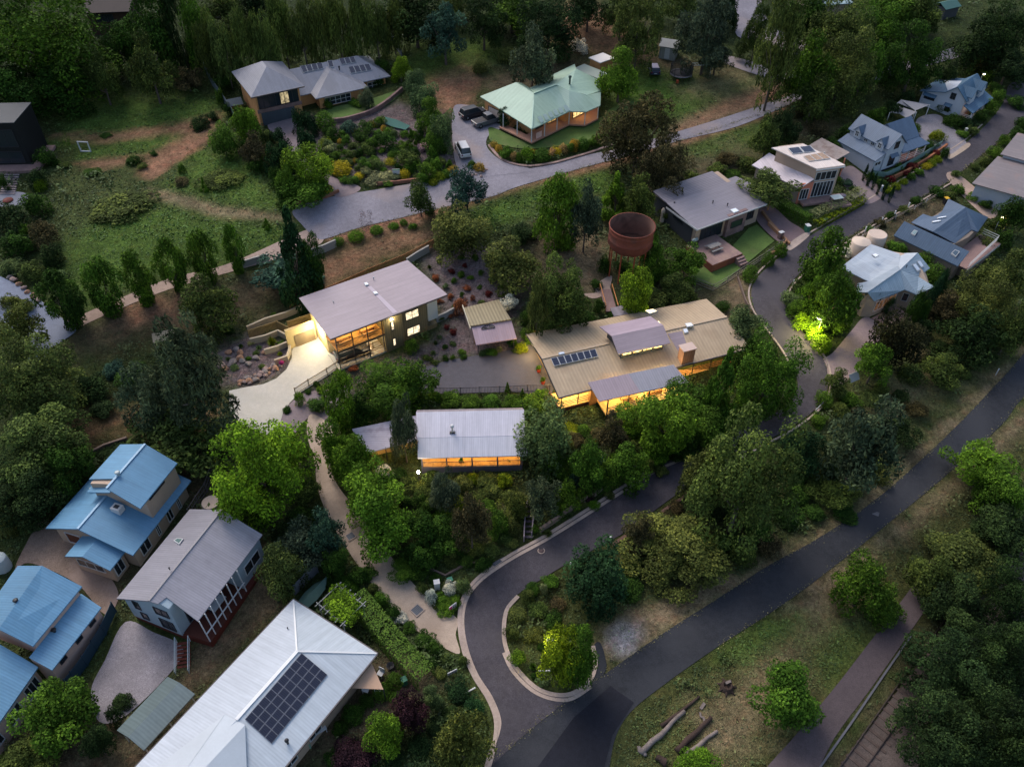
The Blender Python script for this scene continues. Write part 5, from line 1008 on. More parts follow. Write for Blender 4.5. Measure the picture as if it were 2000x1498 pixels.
R_MAUVE=mat('mauve_steel_roof',K(148,137,150),.45,.05,.5,rib='y',ribw=.25,ribc=.05); R_TAN=mat('tan_ribbed_roof',K(176,158,136),.55,.07,.5,rib='x',ribw=.42,ribc=.075,ribb=.18,stain=(K(154,134,112),.35,.5))
R_LILAC=mat('lilac_white_roof',K(206,206,224),.5,.05,.5,rib='x',ribw=.2,ribc=.05); R_BLUE=mat('sky_blue_roof',K(92,140,180),.5,.06,.5,rib='x',ribw=.25,ribc=.03,stain=(K(78,120,155),.25,.5)); R_BLUEY=mat('sky_blue_roof_across',K(92,140,180),.5,.06,.5,rib='y',ribw=.25,ribc=.03,stain=(K(78,120,155),.25,.5))
R_DOVE=mat('dove_grey_roof',K(142,143,158),.55,.06,.6,rib='y',ribw=.24,ribc=.07,stain=(K(118,118,130),.3,.5)); R_WHITE=mat('white_steel_roof',K(196,203,216),.5,.04,.5,rib='x',ribw=.25,ribc=.03,stain=(K(150,148,160),.5,.35))
R_SLATE=mat('slate_grey_roof',K(128,126,140),.55,.05,.6,rib='y',ribw=.3,ribc=.07); R_PALEB=mat('pale_blue_roof',K(150,172,192),.5,.05,.5,rib='x',ribw=.3,ribc=.07); R_NAVY=mat('navy_roof',K(70,92,118),.5,.08,.5,rib='y',ribw=.3,ribc=.07)
R_STEELB=mat('steel_blue_roof',K(84,104,132),.5,.06,.6,rib='x',ribw=.3,ribc=.06); R_CREAMW=mat('cream_white_roof',K(215,205,205),.5,.05,.5,rib='x',ribw=.3,ribc=.04,stain=(K(190,180,178),.4,.4)); R_RUST=mat('weathered_roof',K(150,140,140),.7,.15,1,rib='y',ribw=.35,ribc=.16,stain=(K(110,85,75),.6,.6))
W_BRICK=mat('orange_brick',K(190,140,95),.85,.12,2); W_STONE=mat('mauve_stone_cladding',K(120,98,98),.9,.25,3,.25); W_CREAM=mat('cream_render',K(170,152,140),.85,.07); W_WHITE=mat('white_weatherboard',K(175,185,205),.7,.05,rib=None); W_OLIVE=mat('olive_panel',K(112,102,78),.8,.1,1,rib='x',ribw=.3,ribc=.12)
W_DARK=mat('charcoal_cladding',K(62,66,74),.7,.1); W_GREY=mat('grey_weatherboard',K(98,94,108),.8,.08); W_TIMB=mat('warm_timber',K(168,122,78),.7,.15,2); W_RED=mat('red_brown_boards',K(92,42,32),.8,.12,2); W_SALM=mat('salmon_render',K(205,130,110),.85,.08); W_PINK=mat('pale_pink_render',K(190,165,160),.85,.06); W_BLUEW=mat('cool_white_boards',K(150,170,188),.7,.05)
D_TIMB=mat('grey_pink_decking',K(135,112,112),.8,.12,1,rib='x',ribw=.18,ribc=.15); GUT_=mat('gutter_dark',K(70,66,72),.5,.05); GUTW=mat('gutter_white',K(205,205,212),.5,.04)
# ---------------------------------------------------------------- 1 garage house (top left)
b=Bld('garage_house','grey hip roofed brick house with a wide double garage under a glazed upper room','house',(365,440),(765,355),15,9.3,(400,80,4))
b.wall([(.7,.7,14.9),(8,.7,14.9),(8,10.2,14.9),(.7,10.2,14.9)],W_BRICK,8.3)
hip(b,-.1,8.7,-.1,11.1,15,17.5,R_GREY,'v')
b.box('gutter',GUT_,-.16,8.76,-.2,-.1,14.82,15.0); b.box('stone_band',W_STONE,.6,8.05,.58,.698,11.75,12.35)
w_=(.7,.7,8,.7); b.win(w_,.25,7.0,12.4,14.55,7,fr=FR_D); b.win(w_,3.9,5.4,12.5,14.5,2,lit=glass('dim_lit',(.1,.08,.05),(1,.8,.45),.22),fr=FR_D,off=.06,name='lit_window')
b.box('garage_door',mat('steel_door',K(70,80,92),.5,.08,1,rib='x',ribw=1.2,ribc=.04),1.1,6.7,.6,.698,9.3,11.7)
b.wall([(8.6,3.4,12.2),(24.2,3.4,12.2),(24.2,12,12.2),(8.6,12,12.2)],W_BRICK,8.8); b.wall([(11.2,1.2,12.2),(19.1,1.2,12.2),(19.1,3.39,12.2),(11.2,3.39,12.2)],W_BRICK,8.8)
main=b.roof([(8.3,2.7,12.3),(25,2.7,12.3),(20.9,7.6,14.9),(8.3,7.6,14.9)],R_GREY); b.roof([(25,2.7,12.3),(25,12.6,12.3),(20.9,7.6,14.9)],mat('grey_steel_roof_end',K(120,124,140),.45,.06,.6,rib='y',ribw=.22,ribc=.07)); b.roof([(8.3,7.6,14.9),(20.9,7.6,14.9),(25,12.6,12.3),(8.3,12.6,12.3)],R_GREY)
b.roof([(10.4,.3,12.32),(19.8,.3,12.32),(15.1,5.2,14.45)],R_GREY); b.roof([(10.4,.3,12.32),(15.1,5.2,14.45),(15.1,6.9,14.5),(10.4,6.9,12.35)],R_GREY); b.roof([(19.8,.3,12.32),(19.8,6.9,12.35),(15.1,6.9,14.5),(15.1,5.2,14.45)],R_GREY)
w_=(11.2,1.2,19.1,1.2); b.win(w_,1.0,5.6,10.3,11.7,5,fr=FR_W,rows=2); w2=(8.6,3.4,24.2,3.4); b.win(w2,12.2,14.8,10.4,11.7,3,fr=FR_W,rows=2); b.box('terrace',mat('slate_paving',K(96,98,110),.7,.1),8.8,25.2,-.2,3.35,9.4,9.62)
for c in ([(740,200),(915,172),(928,222),(768,255)],[(1045,143),(1165,125),(1185,172),(1068,192)],[(1118,207),(1283,182),(1308,233),(1140,262)]): b.panels(main,c,4 if c[0][0]!=1045 else 3,1,.06)
b.panels(main,[(955,160),(995,155),(1010,208),(972,214)],1,1); b.vent(main,1052,228,.16,.7,BLACKM,'flue')
b.light(4,2.5,13.9,25,(1,.8,.45),.4)
# ---------------------------------------------------------------- 2 green roofed house
b=Bld('green_roofed_house','sprawling house with a pale green roof and lit terracotta verandah','house',(955,770),(1250,630),12.4,9.8,(800,60,4))
p=lambda x,y,z:('p',x,y,z)
b.roof([p(550,515,12.4),p(955,770,12.4),p(970,490,14.6),p(830,405,14.6)],mat('pale_green_roof_side',K(140,172,160),.5,.06,.6,rib='y',ribw=.25,ribc=.06)); b.roof([p(830,405,14.6),p(970,490,14.6),p(938,448,13.2),p(870,405,13)],R_GREEN)
fr_=b.roof([p(955,770,12.4),p(1250,630,12.4),p(1245,470,14.4),p(1145,420,14.6),p(970,490,14.6)],R_GREEN)
b.roof([p(1250,630,12.4),p(1275,633,12.35),p(1380,635,12.3),p(1245,470,14.4)],R_GREEN); b.roof([p(1380,635,12.3),p(1490,585,12.35),p(1385,505,13.5),p(1245,470,14.4)],R_GREEN); b.roof([p(1490,585,12.35),p(1495,480,12.5),p(1385,505,13.5)],R_GREEN)
b.roof([p(1145,420,14.6),p(1245,470,14.4),p(1385,505,13.4),p(1495,470,12.6),p(1478,385,12.6),p(1300,298,14.7)],mat('pale_green_roof_back',K(148,178,166),.5,.06,.6,rib='y',ribw=.25,ribc=.06))
b.roof([p(970,490,14.6),p(1145,420,14.6),p(1300,298,14.7),p(1290,262,13.4),p(1040,382,12.5),p(1060,398,12.8),p(938,448,13.2)],R_GREEN)
for a_,c_ in (((955,765),(972,492)),((970,490),(1145,421)),((1145,421),(1383,503))): b.ridge([b.p(*a_,12.5),b.p(*c_,14.5),b.p(a_[0]+30,a_[1]-5,12.6)],a_,c_,mat('roof_flashing',K(165,195,185),.5,.03),.18) if a_==(955,765) else MB().bar(Vector(b.p(*a_,14.66)),Vector(b.p(*c_,14.66 if c_[0]!=1383 else 13.55)),.2,.06).build('ridge_cap',mat('roof_flashing',K(165,195,185),.5,.03),b.e)
b.panels(fr_,[(1195,590),(1225,580),(1255,622),(1222,640)],2,1,m=mat('roof_lights',K(185,205,200),.4,.05),name='translucent_sheet',off=.03,frame=False); b.panels(fr_,[(985,672),(1185,588),(1215,640),(1025,735)],5,1,.3,m=mat('roof_lights',K(185,205,200),.4,.05),name='translucent_sheet',off=.03,frame=False)
W1=[(2.9,2.6),(9.3,2.6),(9.3,1.2),(10.6,1.0),(14.4,1.0),(18,3),(22,6),(22,10.5),(10.5,10.8),(10,13),(2.2,13),(1.6,8.6),(1.6,6.5),(2.9,6.5)]
b.wall([(u_,v_,12.25) for u_,v_ in W1],W_BRICK,8.5)
b.box('verandah_floor',TERRA,.2,9.3,.1,2.59,9.75,9.98); MB().slab([b.l(9.3,.1,9.975),b.l(10.9,-1.9,9.975),b.l(14.3,-1.9,9.975),b.l(17.5,.8,9.975),b.l(17.6,2.6,9.975),b.l(9.3,1.19,9.975)],.25).build('verandah_floor',TERRA,b.e); b.box('verandah_floor',TERRA,.2,1.58,2.6,7.5,9.75,9.98)
for u_,v_ in ((.3,.3),(3.3,.25),(6.3,.25),(9.2,.2),(11,-1.7),(14.2,-1.8),(.4,3.6),(.6,7)): b.post(u_,v_,9.9,12.3,FR_W,.12)
w_=(2.9,2.6,9.3,2.6); b.win(w_,.8,2.6,10.1,12,2,fr=FR_D); b.win(w_,3.6,5.8,10.1,12,2,lit=glass('dim_amber',(.1,.06,.03),(1,.6,.2),.35),fr=FR_D,name='lit_window'); b.win((10.6,1.0,14.4,1.0),.4,3.2,10.1,12,3,lit=glass('dim_amber_bright',(.1,.06,.03),(1,.65,.25),.8),fr=FR_D,name='lit_window')
b.win((1.6,13,1.6,6.5),1.5,5.2,9.9,11.9,1,fr=FR_D,lit=mat('cream_garage_door',K(205,185,178),.7,.05),name='garage_door')
b.box('banner',mat('white_pink_banner',K(225,185,180),.8,.1),1.4,2.7,.25,.3,10.1,11.1)
fp=b.p(1250,420,14.5); MB().lathe([(.16,-1),(.16,1.1),(.26,1.15),(.26,1.4),(0,1.5)],fp,12).build('flue',mat('flue_green_grey',K(60,80,78),.6,.1),b.e)
b.light(12.5,-.3,12.0,34,(1,.6,.2),.2); b.light(6,1.3,12.0,12,(1,.7,.35),.2); b.light(15.5,.6,12,16,(1,.55,.22),.2)
# pergola and white shed behind
t=empty('garden_shed',tuple(G(1173,137)),.7,'white flat roofed shed with timber walls behind the round bright tree','shed'); MB().box(-1.6,1.6,-1.3,1.3,-.5,2.1).build('wall',W_BRICK,t); MB().box(-1.8,1.8,-1.5,1.5,2.1,2.25).build('roof',mat('white_shed_roof',K(215,215,222),.6,.05),t)
b.box('pergola_roof',mat('pale_pergola_sheet',K(150,165,160),.5,.05),22.6,25.6,5.5,11.2,12.0,12.08)
for u_,v_ in ((22.7,5.6),(25.5,5.6),(25.5,11.1)): b.post(u_,v_,9.6,12,FR_W,.1)
# ---------------------------------------------------------------- 3 grey skillion house
b=Bld('grey_flat_roofed_house','low grey skillion roofed house with a stone front wall and raised deck','house',(460,825),(980,635),9.5,6.2,(1250,240,4))
f3=b.roof([(-.5,-.1,9.5),(12.9,-.1,9.5),(12.9,6.6,10.2),(-.5,6.6,10.2)],R_SLATE); f3b=b.roof([(-.3,6.61,10.05),(11.2,6.61,10.05),(11.2,10.2,10.3),(-.3,10.2,10.3)],mat('slate_grey_roof_back',K(122,120,134),.55,.05,.6,rib='y',ribw=.34,ribc=.2)); b.roof([(11.3,1.4,9.3),(16.1,1.4,9.3),(14.4,8.2,9.5),(11.3,8.2,9.5)],R_SLATE,'carport_roof')
b.box('fascia',FR_W,-.52,12.92,-.16,-.1,9.3,9.5); b.box('fascia',FR_W,-.56,-.5,-.1,6.6,9.35,9.62)
b.wall([(.2,.6,9.3),(12.2,.6,9.3),(12.2,10,10.1),(.2,10,10.1)],W_CREAM,5.2); b.box('side_cladding',W_DARK,.12,.198,1.3,9.9,5.2,9.5)
b.box('stone_wall',mat('mauve_parapet_stone',K(125,105,108),.9,.25,3,.25),5.7,9.3,.05,.59,5.5,9.58); b.win((5.7,.05,9.3,.05),.7,2.9,7.3,8.4,1,fr=FR_D,lit=glass('green_window',(.03,.05,.035)))
w_=(.2,.6,12.2,.6); b.win(w_,.9,5.0,6.55,8.7,4,fr=FR_D); b.win(w_,9.5,11.1,7.3,9.0,3,fr=FR_D); b.box('door',mat('grey_door',K(120,128,140),.6,.05),9.45,10.6,.52,.598,6.1,8.0) if 0 else None
b.win((.12,9.9,.12,1.3),4.4,6.6,8.2,8.7,1,fr=FR_D); b.win((.12,9.9,.12,1.3),1.6,2.5,7,8.6,1,fr=FR_D)
b.skylight(f3,[(700,685),(745,672),(775,695),(730,712)]); b.vent(f3,568,630,.1,.5,BLACKM); b.vent(f3,682,650,.1,.5,BLACKM); b.vent(f3b,268,632,.12,.3,BLACKM)
b.post(15.6,1.7,6,9.3,W_TIMB,.14); b.post(14,7.6,6,9.3,W_TIMB,.14)
b.box('deck',mat('deck_boards',K(135,112,112),.8,.15,1,rib='x',ribw=.14,ribc=.2,stain=(K(160,138,125),.6,.4)),-1.2,4.3,-5.0,.55,6.1,6.75); b.box('deck_fascia',mat('brick_red_boards',K(120,70,58),.8,.1),-1.24,4.34,-5.05,-5.0,5.4,6.7); b.box('deck_fascia',mat('brick_red_boards',K(120,70,58),.8,.1),-1.25,-1.2,-5.0,.5,5.4,6.7)
for i in range(3): b.box('step',D_TIMB,3.0,4.4,-5.5-.4*i,-5.1-.4*i,5.6,6.5-.24*i)
w_=b.W(1.4,-2.2,6.75); t=empty('picnic_table',tuple(w_),b.e.rotation_euler.z,'weathered timber picnic table with benches on the raised deck','table'); TT=mat('weathered_timber',K(125,125,128),.8,.15,3)
MB().box(-1,1,-.4,.4,.7,.76).build('tabletop',TT,t); [MB().box(-1,1,s*.75-.15,s*.75+.15,.42,.46).build('bench',TT,t) for s in(-1,1)]; [MB().bar((x,-.7,0),(x,.2,.7),.07).bar((x,.7,0),(x,-.2,.7),.07).bar((x,-.8,.4),(x,.8,.4),.07).build('leg',TT,t) for x in(-.7,.7)]
w_=b.W(-.3,.0,6.75); t=empty('barbecue',tuple(w_),b.e.rotation_euler.z,'dark covered barbecue with a pale hood against the glass doors of the deck','barbecue'); MB().box(-.5,.5,-.3,.3,.0,.8).build('trolley',BLACKM,t); MB().tube([(-.4,0,.92),(.4,0,.92)],.26,12).build('hood',mat('hood_grey',K(130,150,160),.4,.05),t)
# ---------------------------------------------------------------- 4 orange walled white roofed house
b=Bld('white_skillion_house','modern house with white skillion roofs, salmon end wall and tall white windows','house',(1380,360),(1605,330),12.5,7.2,(1250,240,4))
up=b.roof([p(1380,360,12.3),p(1605,330,12.3),p(1280,165,12.9),p(1028,195,12.9)],R_CREAMW); b.box('fascia',FR_W,.0,4.85,-.06,-.0,12.1,12.3)
b.roof([p(1010,235,10.6),p(1360,440,10.6),p(1245,515,9.6),p(875,330,9.6)],mat('pale_skillion_roof',K(196,190,205),.5,.05,.5,rib='x',ribw=.35,ribc=.03,stain=(K(175,170,184),.4,.4)),'lower_roof')
b.roof([p(1420,118,10.5),p(1640,232,10.5),p(1530,292,10.3),p(1300,188,10.3)],R_RUST,'carport_roof')
b.wall([(.4,.4,12.2),(4.4,.4,12.2),(1.6,7.2,12.75),(-2.6,7.2,12.75)],W_CREAM,6.4); b.wall([(-1.8,.3,9.4),(.39,.6,10.3),(-2.5,8.6,10.4),(-5.0,7.9,9.5)],mat('grey_cream_render',K(160,150,145),.85,.06),6.4); b.box('salmon_wall',W_SALM,-1.75,.35,.12,.35,6.6,10.1)
w_=(.4,.4,4.4,.4); b.win(w_,.1,3.6,7.4,9.9,6,fr=FR_W); b.win(w_,.1,3.6,10.2,11.6,4,fr=FR_W); b.win((-1.75,.12,.35,.12),.15,1.6,7.4,9.2,3,fr=FR_W); b.vent(up,1440,235,.1,.1)
b.panels(up,[(1150,203),(1330,183),(1372,228),(1190,250)],2,1,.03,m=SOLAR); b.panels(up,[(1272,265),(1420,235),(1490,285),(1320,308)],3,1,.03,m=mat('solar_glare',K(170,145,125),.2,.3,.6),name='hot_water_panel')  # glare on the second panel row is painted as its colour
MB().tube([(0,0,0),(0,-.12,.12)],[.32,.30],14).build('satellite_dish',mat('dish_grey',K(110,125,140),.5,.05),b.e).location=b.p(1328,400,10.3)
b.box('deck',D_TIMB,-1.4,2.4,-1.3,.11,7.0,7.35); b.box('deck',D_TIMB,2.4,5.8,-3.0,.39,7.0,7.35); b.box('porch_post',W_SALM,8.6,8.75,5.2,5.35,7,10.3)
w_=b.W(3.9,-1.5,7.35); t=empty('patio_table',tuple(w_),.3,'white square table on the grey deck beside the pale flowering hedge','table'); MB().box(-.85,.85,-.6,.6,.7,.76).build('tabletop',mat('white_top',K(215,225,222),.5,.03),t); [MB().box(x-.04,x+.04,y-.04,y+.04,0,.7).build('leg',FR_D,t) for x in(-.7,.7) for y in(-.5,.5)]
w_=b.W(5.1,-1.2,7.35); t=empty('round_table',tuple(w_),0,'small round glass table right of the white square table','table'); MB().lathe([(0,.72),(.5,.72),(.5,.68),(0,.68)],n=20).build('tabletop',mat('smoky_glass_top',K(120,110,125),.3,.05),t); MB().lathe([(.25,0),(.04,.05),(.04,.68)],n=10).build('leg',FR_D,t)
# ---------------------------------------------------------------- 5 white cottage with dormers
b=Bld('white_dormer_house','white two storey cottage with steel blue gable roofs and four small upper windows','house',(605,1140),(770,1080),8,7.2,(1600,100,5))
SB2=mat('steel_blue_roof_side',K(84,104,132),.5,.06,.6,rib='y',ribw=.3,ribc=.06)
b.roof([(-2.3,-.1,9.8),(-.2,-.1,10.6),(-.2,7.7,10.6),(-2.3,7.7,9.8)],SB2,'porch_roof')
b.wall([(-2.0,.2,9.75),(.05,.2,10.5),(.05,7.5,10.5),(-2.0,7.5,9.75)],W_WHITE,5.8)
gable(b,-.25,4.2,-.3,7.9,11.3,13.3,SB2,'v',wall=W_WHITE,z0=5.8,inset=.3)
gable(b,3.6,9.2,1.2,6.4,10.6,13.0,R_STEELB,'u',name='wing_roof',wall=W_WHITE,z0=6.2,inset=.4)
b.roof([(3.9,-.3,9.7),(10.4,-.3,9.7),(8.9,1.5,10.7),(3.9,1.5,10.7)],R_STEELB,'verandah_roof'); b.roof([(8.9,1.5,10.7),(10.4,-.3,9.7),(10.8,5.2,9.7),(9,5.4,10.7)],R_STEELB,'verandah_roof')
b.box('verandah_floor',D_TIMB,3.95,10.1,0,1.5,7.4,7.7); b.hrail((4,.02),(10.1,.02),7.7,FR_W,1,3)
for u_ in (4.05,6,8,10.0): b.post(u_,.02,7.6,9.8,FR_W,.14)
b.box('base_board',BLACKM,.3,10.1,-.06,-.02,7.0,7.5)
for v_ in (1.3,5.9):
    gable(b,-.5,1.3,v_-.8,v_+.8,11.7,12.6,R_STEELB,'u',name='dormer_roof',wall=W_WHITE,z0=10.6,inset=.12); b.win((-.38,v_+.65,-.38,v_-.65),.3,1.0,10.9,11.8,2,rows=2,fr=FR_W)
for v_ in (2.9,4.3): b.win((.05,v_+.4,.05,v_-.4),.05,.75,10.55,11.2,2,rows=1,fr=FR_W)
w_=(.05,0,3.9,0); b.win(w_,1.2,2.6,7.9,9.6,2,rows=2,fr=FR_D); b.win(w_,1.5,2.5,10.8,12.0,2,rows=2,fr=FR_D); b.roof([(1.1,-.55,9.6),(2.9,-.55,9.6),(2.9,-.02,10.0),(1.1,-.02,10.0)],R_STEELB,'awning',.05)
b.win((-2.0,.2,.05,.2),.3,1.6,8.6,9.3,2,fr=FR_W); b.light(7,.8,9.4,26,(1,.55,.35),.2)
# ---------------------------------------------------------------- 6 upper white house
b=Bld('white_gabled_house','upper white gabled house with blue roofs and window hoods beside the far street bend','house',(970,500),(1370,635),9,8.2,(1600,100,5))
BL6=mat('deep_blue_roof',K(66,98,128),.5,.08,.6,rib='x',ribw=.3,ribc=.08)
b.wall([(0,.2,11.0),(3.8,.2,12.0),(5.4,.2,13.4),(7.3,.2,11.7),(7.3,7.6,11.7),(5.4,7.6,13.4),(3.8,7.6,12.0),(0,7.6,11.0)],W_WHITE,7.2)
b.roof([(-.4,-.2,11.05),(3.8,-.2,12.15),(3.8,7.9,12.15),(-.4,7.9,11.05)],BL6); b.roof([(3.8,-.2,12.15),(5.4,-.2,13.6),(5.4,7.9,13.6),(3.8,7.9,12.15)],BL6); b.roof([(5.4,-.2,13.6),(7.7,-.2,11.7),(7.7,7.9,11.7),(5.4,7.9,13.6)],BL6)
gable(b,5.2,8.1,.6,2.8,12.2,13.5,BL6,'u',name='dormer_roof',wall=W_WHITE,z0=11,inset=.15); gable(b,5.2,8.1,4.6,6.8,12.2,13.5,BL6,'u',name='dormer_roof',wall=W_WHITE,z0=11,inset=.15)
b.roof([(7.5,-.4,11.1),(9.4,-.4,10.3),(9.4,8.2,10.3),(7.5,8.2,11.1)],BL6,'verandah_roof'); b.box('verandah_floor',D_TIMB,7.31,9.2,-.1,8,8.2,8.6); b.hrail((9.2,-.1),(9.2,8),8.6,FR_W,1,4); b.hrail((7.3,-.1),(9.2,-.1),8.6,FR_W,1,4)
for v_ in (0,2.6,5.2,7.9): b.post(9.15,v_,8.5,10.4,FR_W,.14)
w_=(0,.2,7.3,.2); b.win(w_,.5,2.4,9.9,10.7,3,fr=FR_D); b.win(w_,4.7,5.6,11.2,12.3,2,rows=2,fr=FR_D); b.win(w_,4.5,5.4,8.9,10.0,2,rows=2,fr=FR_D)
b.roof([(.3,-.35,10.6),(2.6,-.35,10.6),(2.6,.18,11.0),(.3,.18,11.0)],BL6,'awning',.05); b.roof([(4.3,-.35,10.0),(5.6,-.35,10.0),(5.6,.18,10.4),(4.3,.18,10.4)],BL6,'awning',.05); b.light(8.4,2,10.1,21,(1,.6,.4),.2)
for nm_,pts,lb in (('shade_sail',[(765,505,10.2),(800,475,10.6),(1080,525,10.6),(940,580,10.0),(860,545,9.9)],'white curved shade sail nearer the upper white gabled house'),('shade_sail',[(690,600,9.8),(770,535,10.0),(950,595,10.0),(855,655,9.4),(780,610,9.5)],'white curved shade sail nearer the white dormer house')):
    q=[P(1600+x/5,100+y/5,z) for x,y,z in pts]; c=np.mean(q,0); c[2]=g1(c[0],c[1]); e=empty(nm_,tuple(c),0,lb,'shade sail'); MB().slab([Vector(a)-Vector(c) for a in q],.05).build('sail',mat('sail_cloth',K(150,150,160),.8,.05),e)
    for a in (q[0],q[2],q[3]): MB().tube([(a[0]-c[0],a[1]-c[1],g1(a[0],a[1])-c[2]-.2),(a[0]-c[0],a[1]-c[1],a[2]-c[2])],.07,8).build('post',FR_W,e)
# ---------------------------------------------------------------- 7 tan roofed house with glowing verandah
b=Bld('tan_roofed_house','long house with a ribbed tan roof, raised clerestory and brightly lit verandahs','house',(370,860),(1840,480),6.3,3.4,(1000,560,4))
n7=b.roof([(-.1,-.1,6.3),(25.6,-.1,6.3),(24.9,4.8,7.7),(-.1,5.4,7.7)],R_TAN); f7=b.roof([(-.1,5.4,7.7),(24.9,4.8,7.7),(25.5,10.4,6.3),(.4,11.7,6.3)],R_TAN)
[MB().bar(b.l(*a_),b.l(*c_),.3,.08).build('ridge_cap',mat('tan_flashing',K(178,160,140),.5,.05),b.e) for a_,c_ in (((-.1,5.4,7.74),(8.6,5.2,7.74)),((15.5,5.05,7.74),(24.9,4.8,7.74)))]
b.box('gutter',GUT_,-.15,25.6,-.22,-.1,6.15,6.32); MB().bar(b.l(-.16,-.1,6.3),b.l(-.16,5.4,7.7),.06,.25).bar(b.l(-.16,5.4,7.7),b.l(.34,11.7,6.3),.06,.25).build('barge_board',FR_D,b.e)
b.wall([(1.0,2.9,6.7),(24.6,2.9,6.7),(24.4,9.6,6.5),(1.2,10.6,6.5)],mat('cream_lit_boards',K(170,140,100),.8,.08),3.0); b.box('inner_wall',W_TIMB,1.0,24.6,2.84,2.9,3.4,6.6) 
b.wall([(6.0,.6,6.4),(14.8,.6,6.4),(14.8,2.8,6.9),(6.0,2.8,6.9)],W_TIMB,3.0) if 0 else None
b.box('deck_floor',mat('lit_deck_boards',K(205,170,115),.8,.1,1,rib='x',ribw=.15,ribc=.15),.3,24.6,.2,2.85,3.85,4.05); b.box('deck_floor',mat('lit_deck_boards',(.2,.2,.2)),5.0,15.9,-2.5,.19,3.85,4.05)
b.box('deck_skirt',mat('dark_red_boards',K(80,48,45),.8,.1),.3,5.0,.12,.2,2.4,3.9); b.box('deck_skirt',mat('dark_red_boards',K(80,48,45),.8,.1),.22,.3,.2,9,2.4,3.9); b.box('deck_skirt',BLACKM,5.0,15.9,-2.56,-2.5,3.3,3.85)
b.box('brick_pier',W_TIMB,4.0,4.9,-.1,.5,3,6.2)
aw=b.roof([(4.0,-2.35,6.4),(9.2,-2.6,6.4),(8.8,.05,7.15),(3.7,.3,7.15)],mat('mauve_awning',K(158,146,160),.5,.05,.5,rib='x',ribw=.3,ribc=.05),'awning'); b.roof([(9.2,-2.6,6.4),(15.3,-3.0,6.4),(14.6,-.35,7.15),(8.8,.05,7.15)],mat('grey_awning',K(148,150,166),.5,.05,.5,rib='x',ribw=.3,ribc=.05),'awning')
for u_ in (5.1,7.8,10.5,13.2,15.8): b.post(u_,-2.45,3.9,6.4,FR_D,.12)
for u_ in (.45,2.6,18,20.5,23): b.post(u_,.3,3.9,6.3,FR_D,.1)
b.hrail((5.1,-2.5),(15.85,-2.5),4.05,FR_D,1,4); b.hrail((.4,.25),(4.9,.25),4.05,FR_D,1,4); b.hrail((15.9,.25),(24.4,.25),4.05,W_TIMB,1,4)
w_=(1.0,2.84,24.6,2.84)
for s0,s1,lt in ((.6,3.4,WARM),(4.3,6.8,AMB),(7.2,9.9,WARM),(10.2,12.9,WARM),(13.2,15.2,AMB),(16.5,19,AMB),(20,22.5,AMB)): b.win(w_,s0,s1,4.15,6.1,3,lit=lt,fr=mat('timber_frame',K(140,75,35),.7,.1),name='lit_window',off=.04)
b.roof([(8.4,2.25,8.5),(15.2,1.9,8.5),(15.4,4.4,9.3),(8.6,4.7,9.3)],R_MAUVE,'clerestory_roof'); b.roof([(8.6,4.7,9.3),(15.4,4.4,9.3),(15.0,6.9,8.9),(8.2,7.2,8.9)],mat('mauve_steel_roof_b',K(160,145,162),.45,.05,.5,rib='y',ribw=.25,ribc=.05),'clerestory_roof')
b.wall([(9.1,2.75,8.45),(14.7,2.6,8.45),(14.7,6.6,8.8),(9.1,6.7,8.8)],W_DARK,6.6); w_=(9.1,2.75,14.7,2.6)
for i in range(4): b.win(w_,.1+i*1.37,1.37+i*1.37,7.55,8.3,1,lit=AMB,fr=FR_D,name='lit_window')
b.panels(n7,[(300,562),(650,489),(672,550),(328,624)],7,1,.03); b.vent(n7,455,352,.06,.5,BLACKM) ; b.vent(f7,455,360,.06,.5,BLACKM)
b.skylight(n7,[(360,520),(405,512),(412,527),(366,536)]); b.skylight(n7,[(1332,337),(1365,330),(1376,360),(1345,368)]); b.skylight(f7,[(1350,295),(1400,290),(1418,312),(1368,322)])
b.skylight(f7,[(1030,195),(1105,180),(1140,200),(1075,222)],m=WARM); b.skylight(f7,[(1128,280),(1145,277),(1165,298),(1150,303)],m=WARM)
st=[b.onplane(x,y,n7,.03) for x,y in ((1215,368),(1330,348),(1385,520),(1340,575))]; MB().slab(st,.03).build('roof_flashing',R_MAUVE,b.e)
b.box('chimney',mat('chimney_sheet',K(135,102,92),.8,.12,1,rib='x',ribw=.3,ribc=.1),16.0,17.6,-.0,1.1,6.2,8.45) ; b.box('chimney_cap',mat('chimney_cap',K(190,170,165),.6,.05),15.9,17.7,-.1,1.2,8.45,8.58)
b.roof([(12.5,11.4,6.1),(15.9,11.1,6.1),(15.6,12.9,6.3),(12.6,12.9,6.3)],mat('grey_entry_roof',K(140,135,150),.5,.05,.5,rib='x',ribw=1,ribc=.1),'entry_roof')
b.light(2.4,1.2,5.9,301,(1,.76,.32)); b.light(7,-.6,6.2,301,(1,.76,.30),.2); b.light(10.5,-.6,6.2,356,(1,.76,.30),.2); b.light(13.8,-.6,6.2,301,(1,.76,.30),.2); b.light(18,1.4,5.8,110,(1,.6,.25)); b.light(21.5,1.4,5.8,38,(1,.6,.25))
b.light(.2,9.8,5.9,192,(1,.72,.3),.15); b.light(.3,6.3,6.6,164,(1,.68,.25),.15); b.light(.35,3.2,6.0,137,(1,.76,.30),.15); b.light(7,-3.6,5.6,38,(1,.6,.2)); 
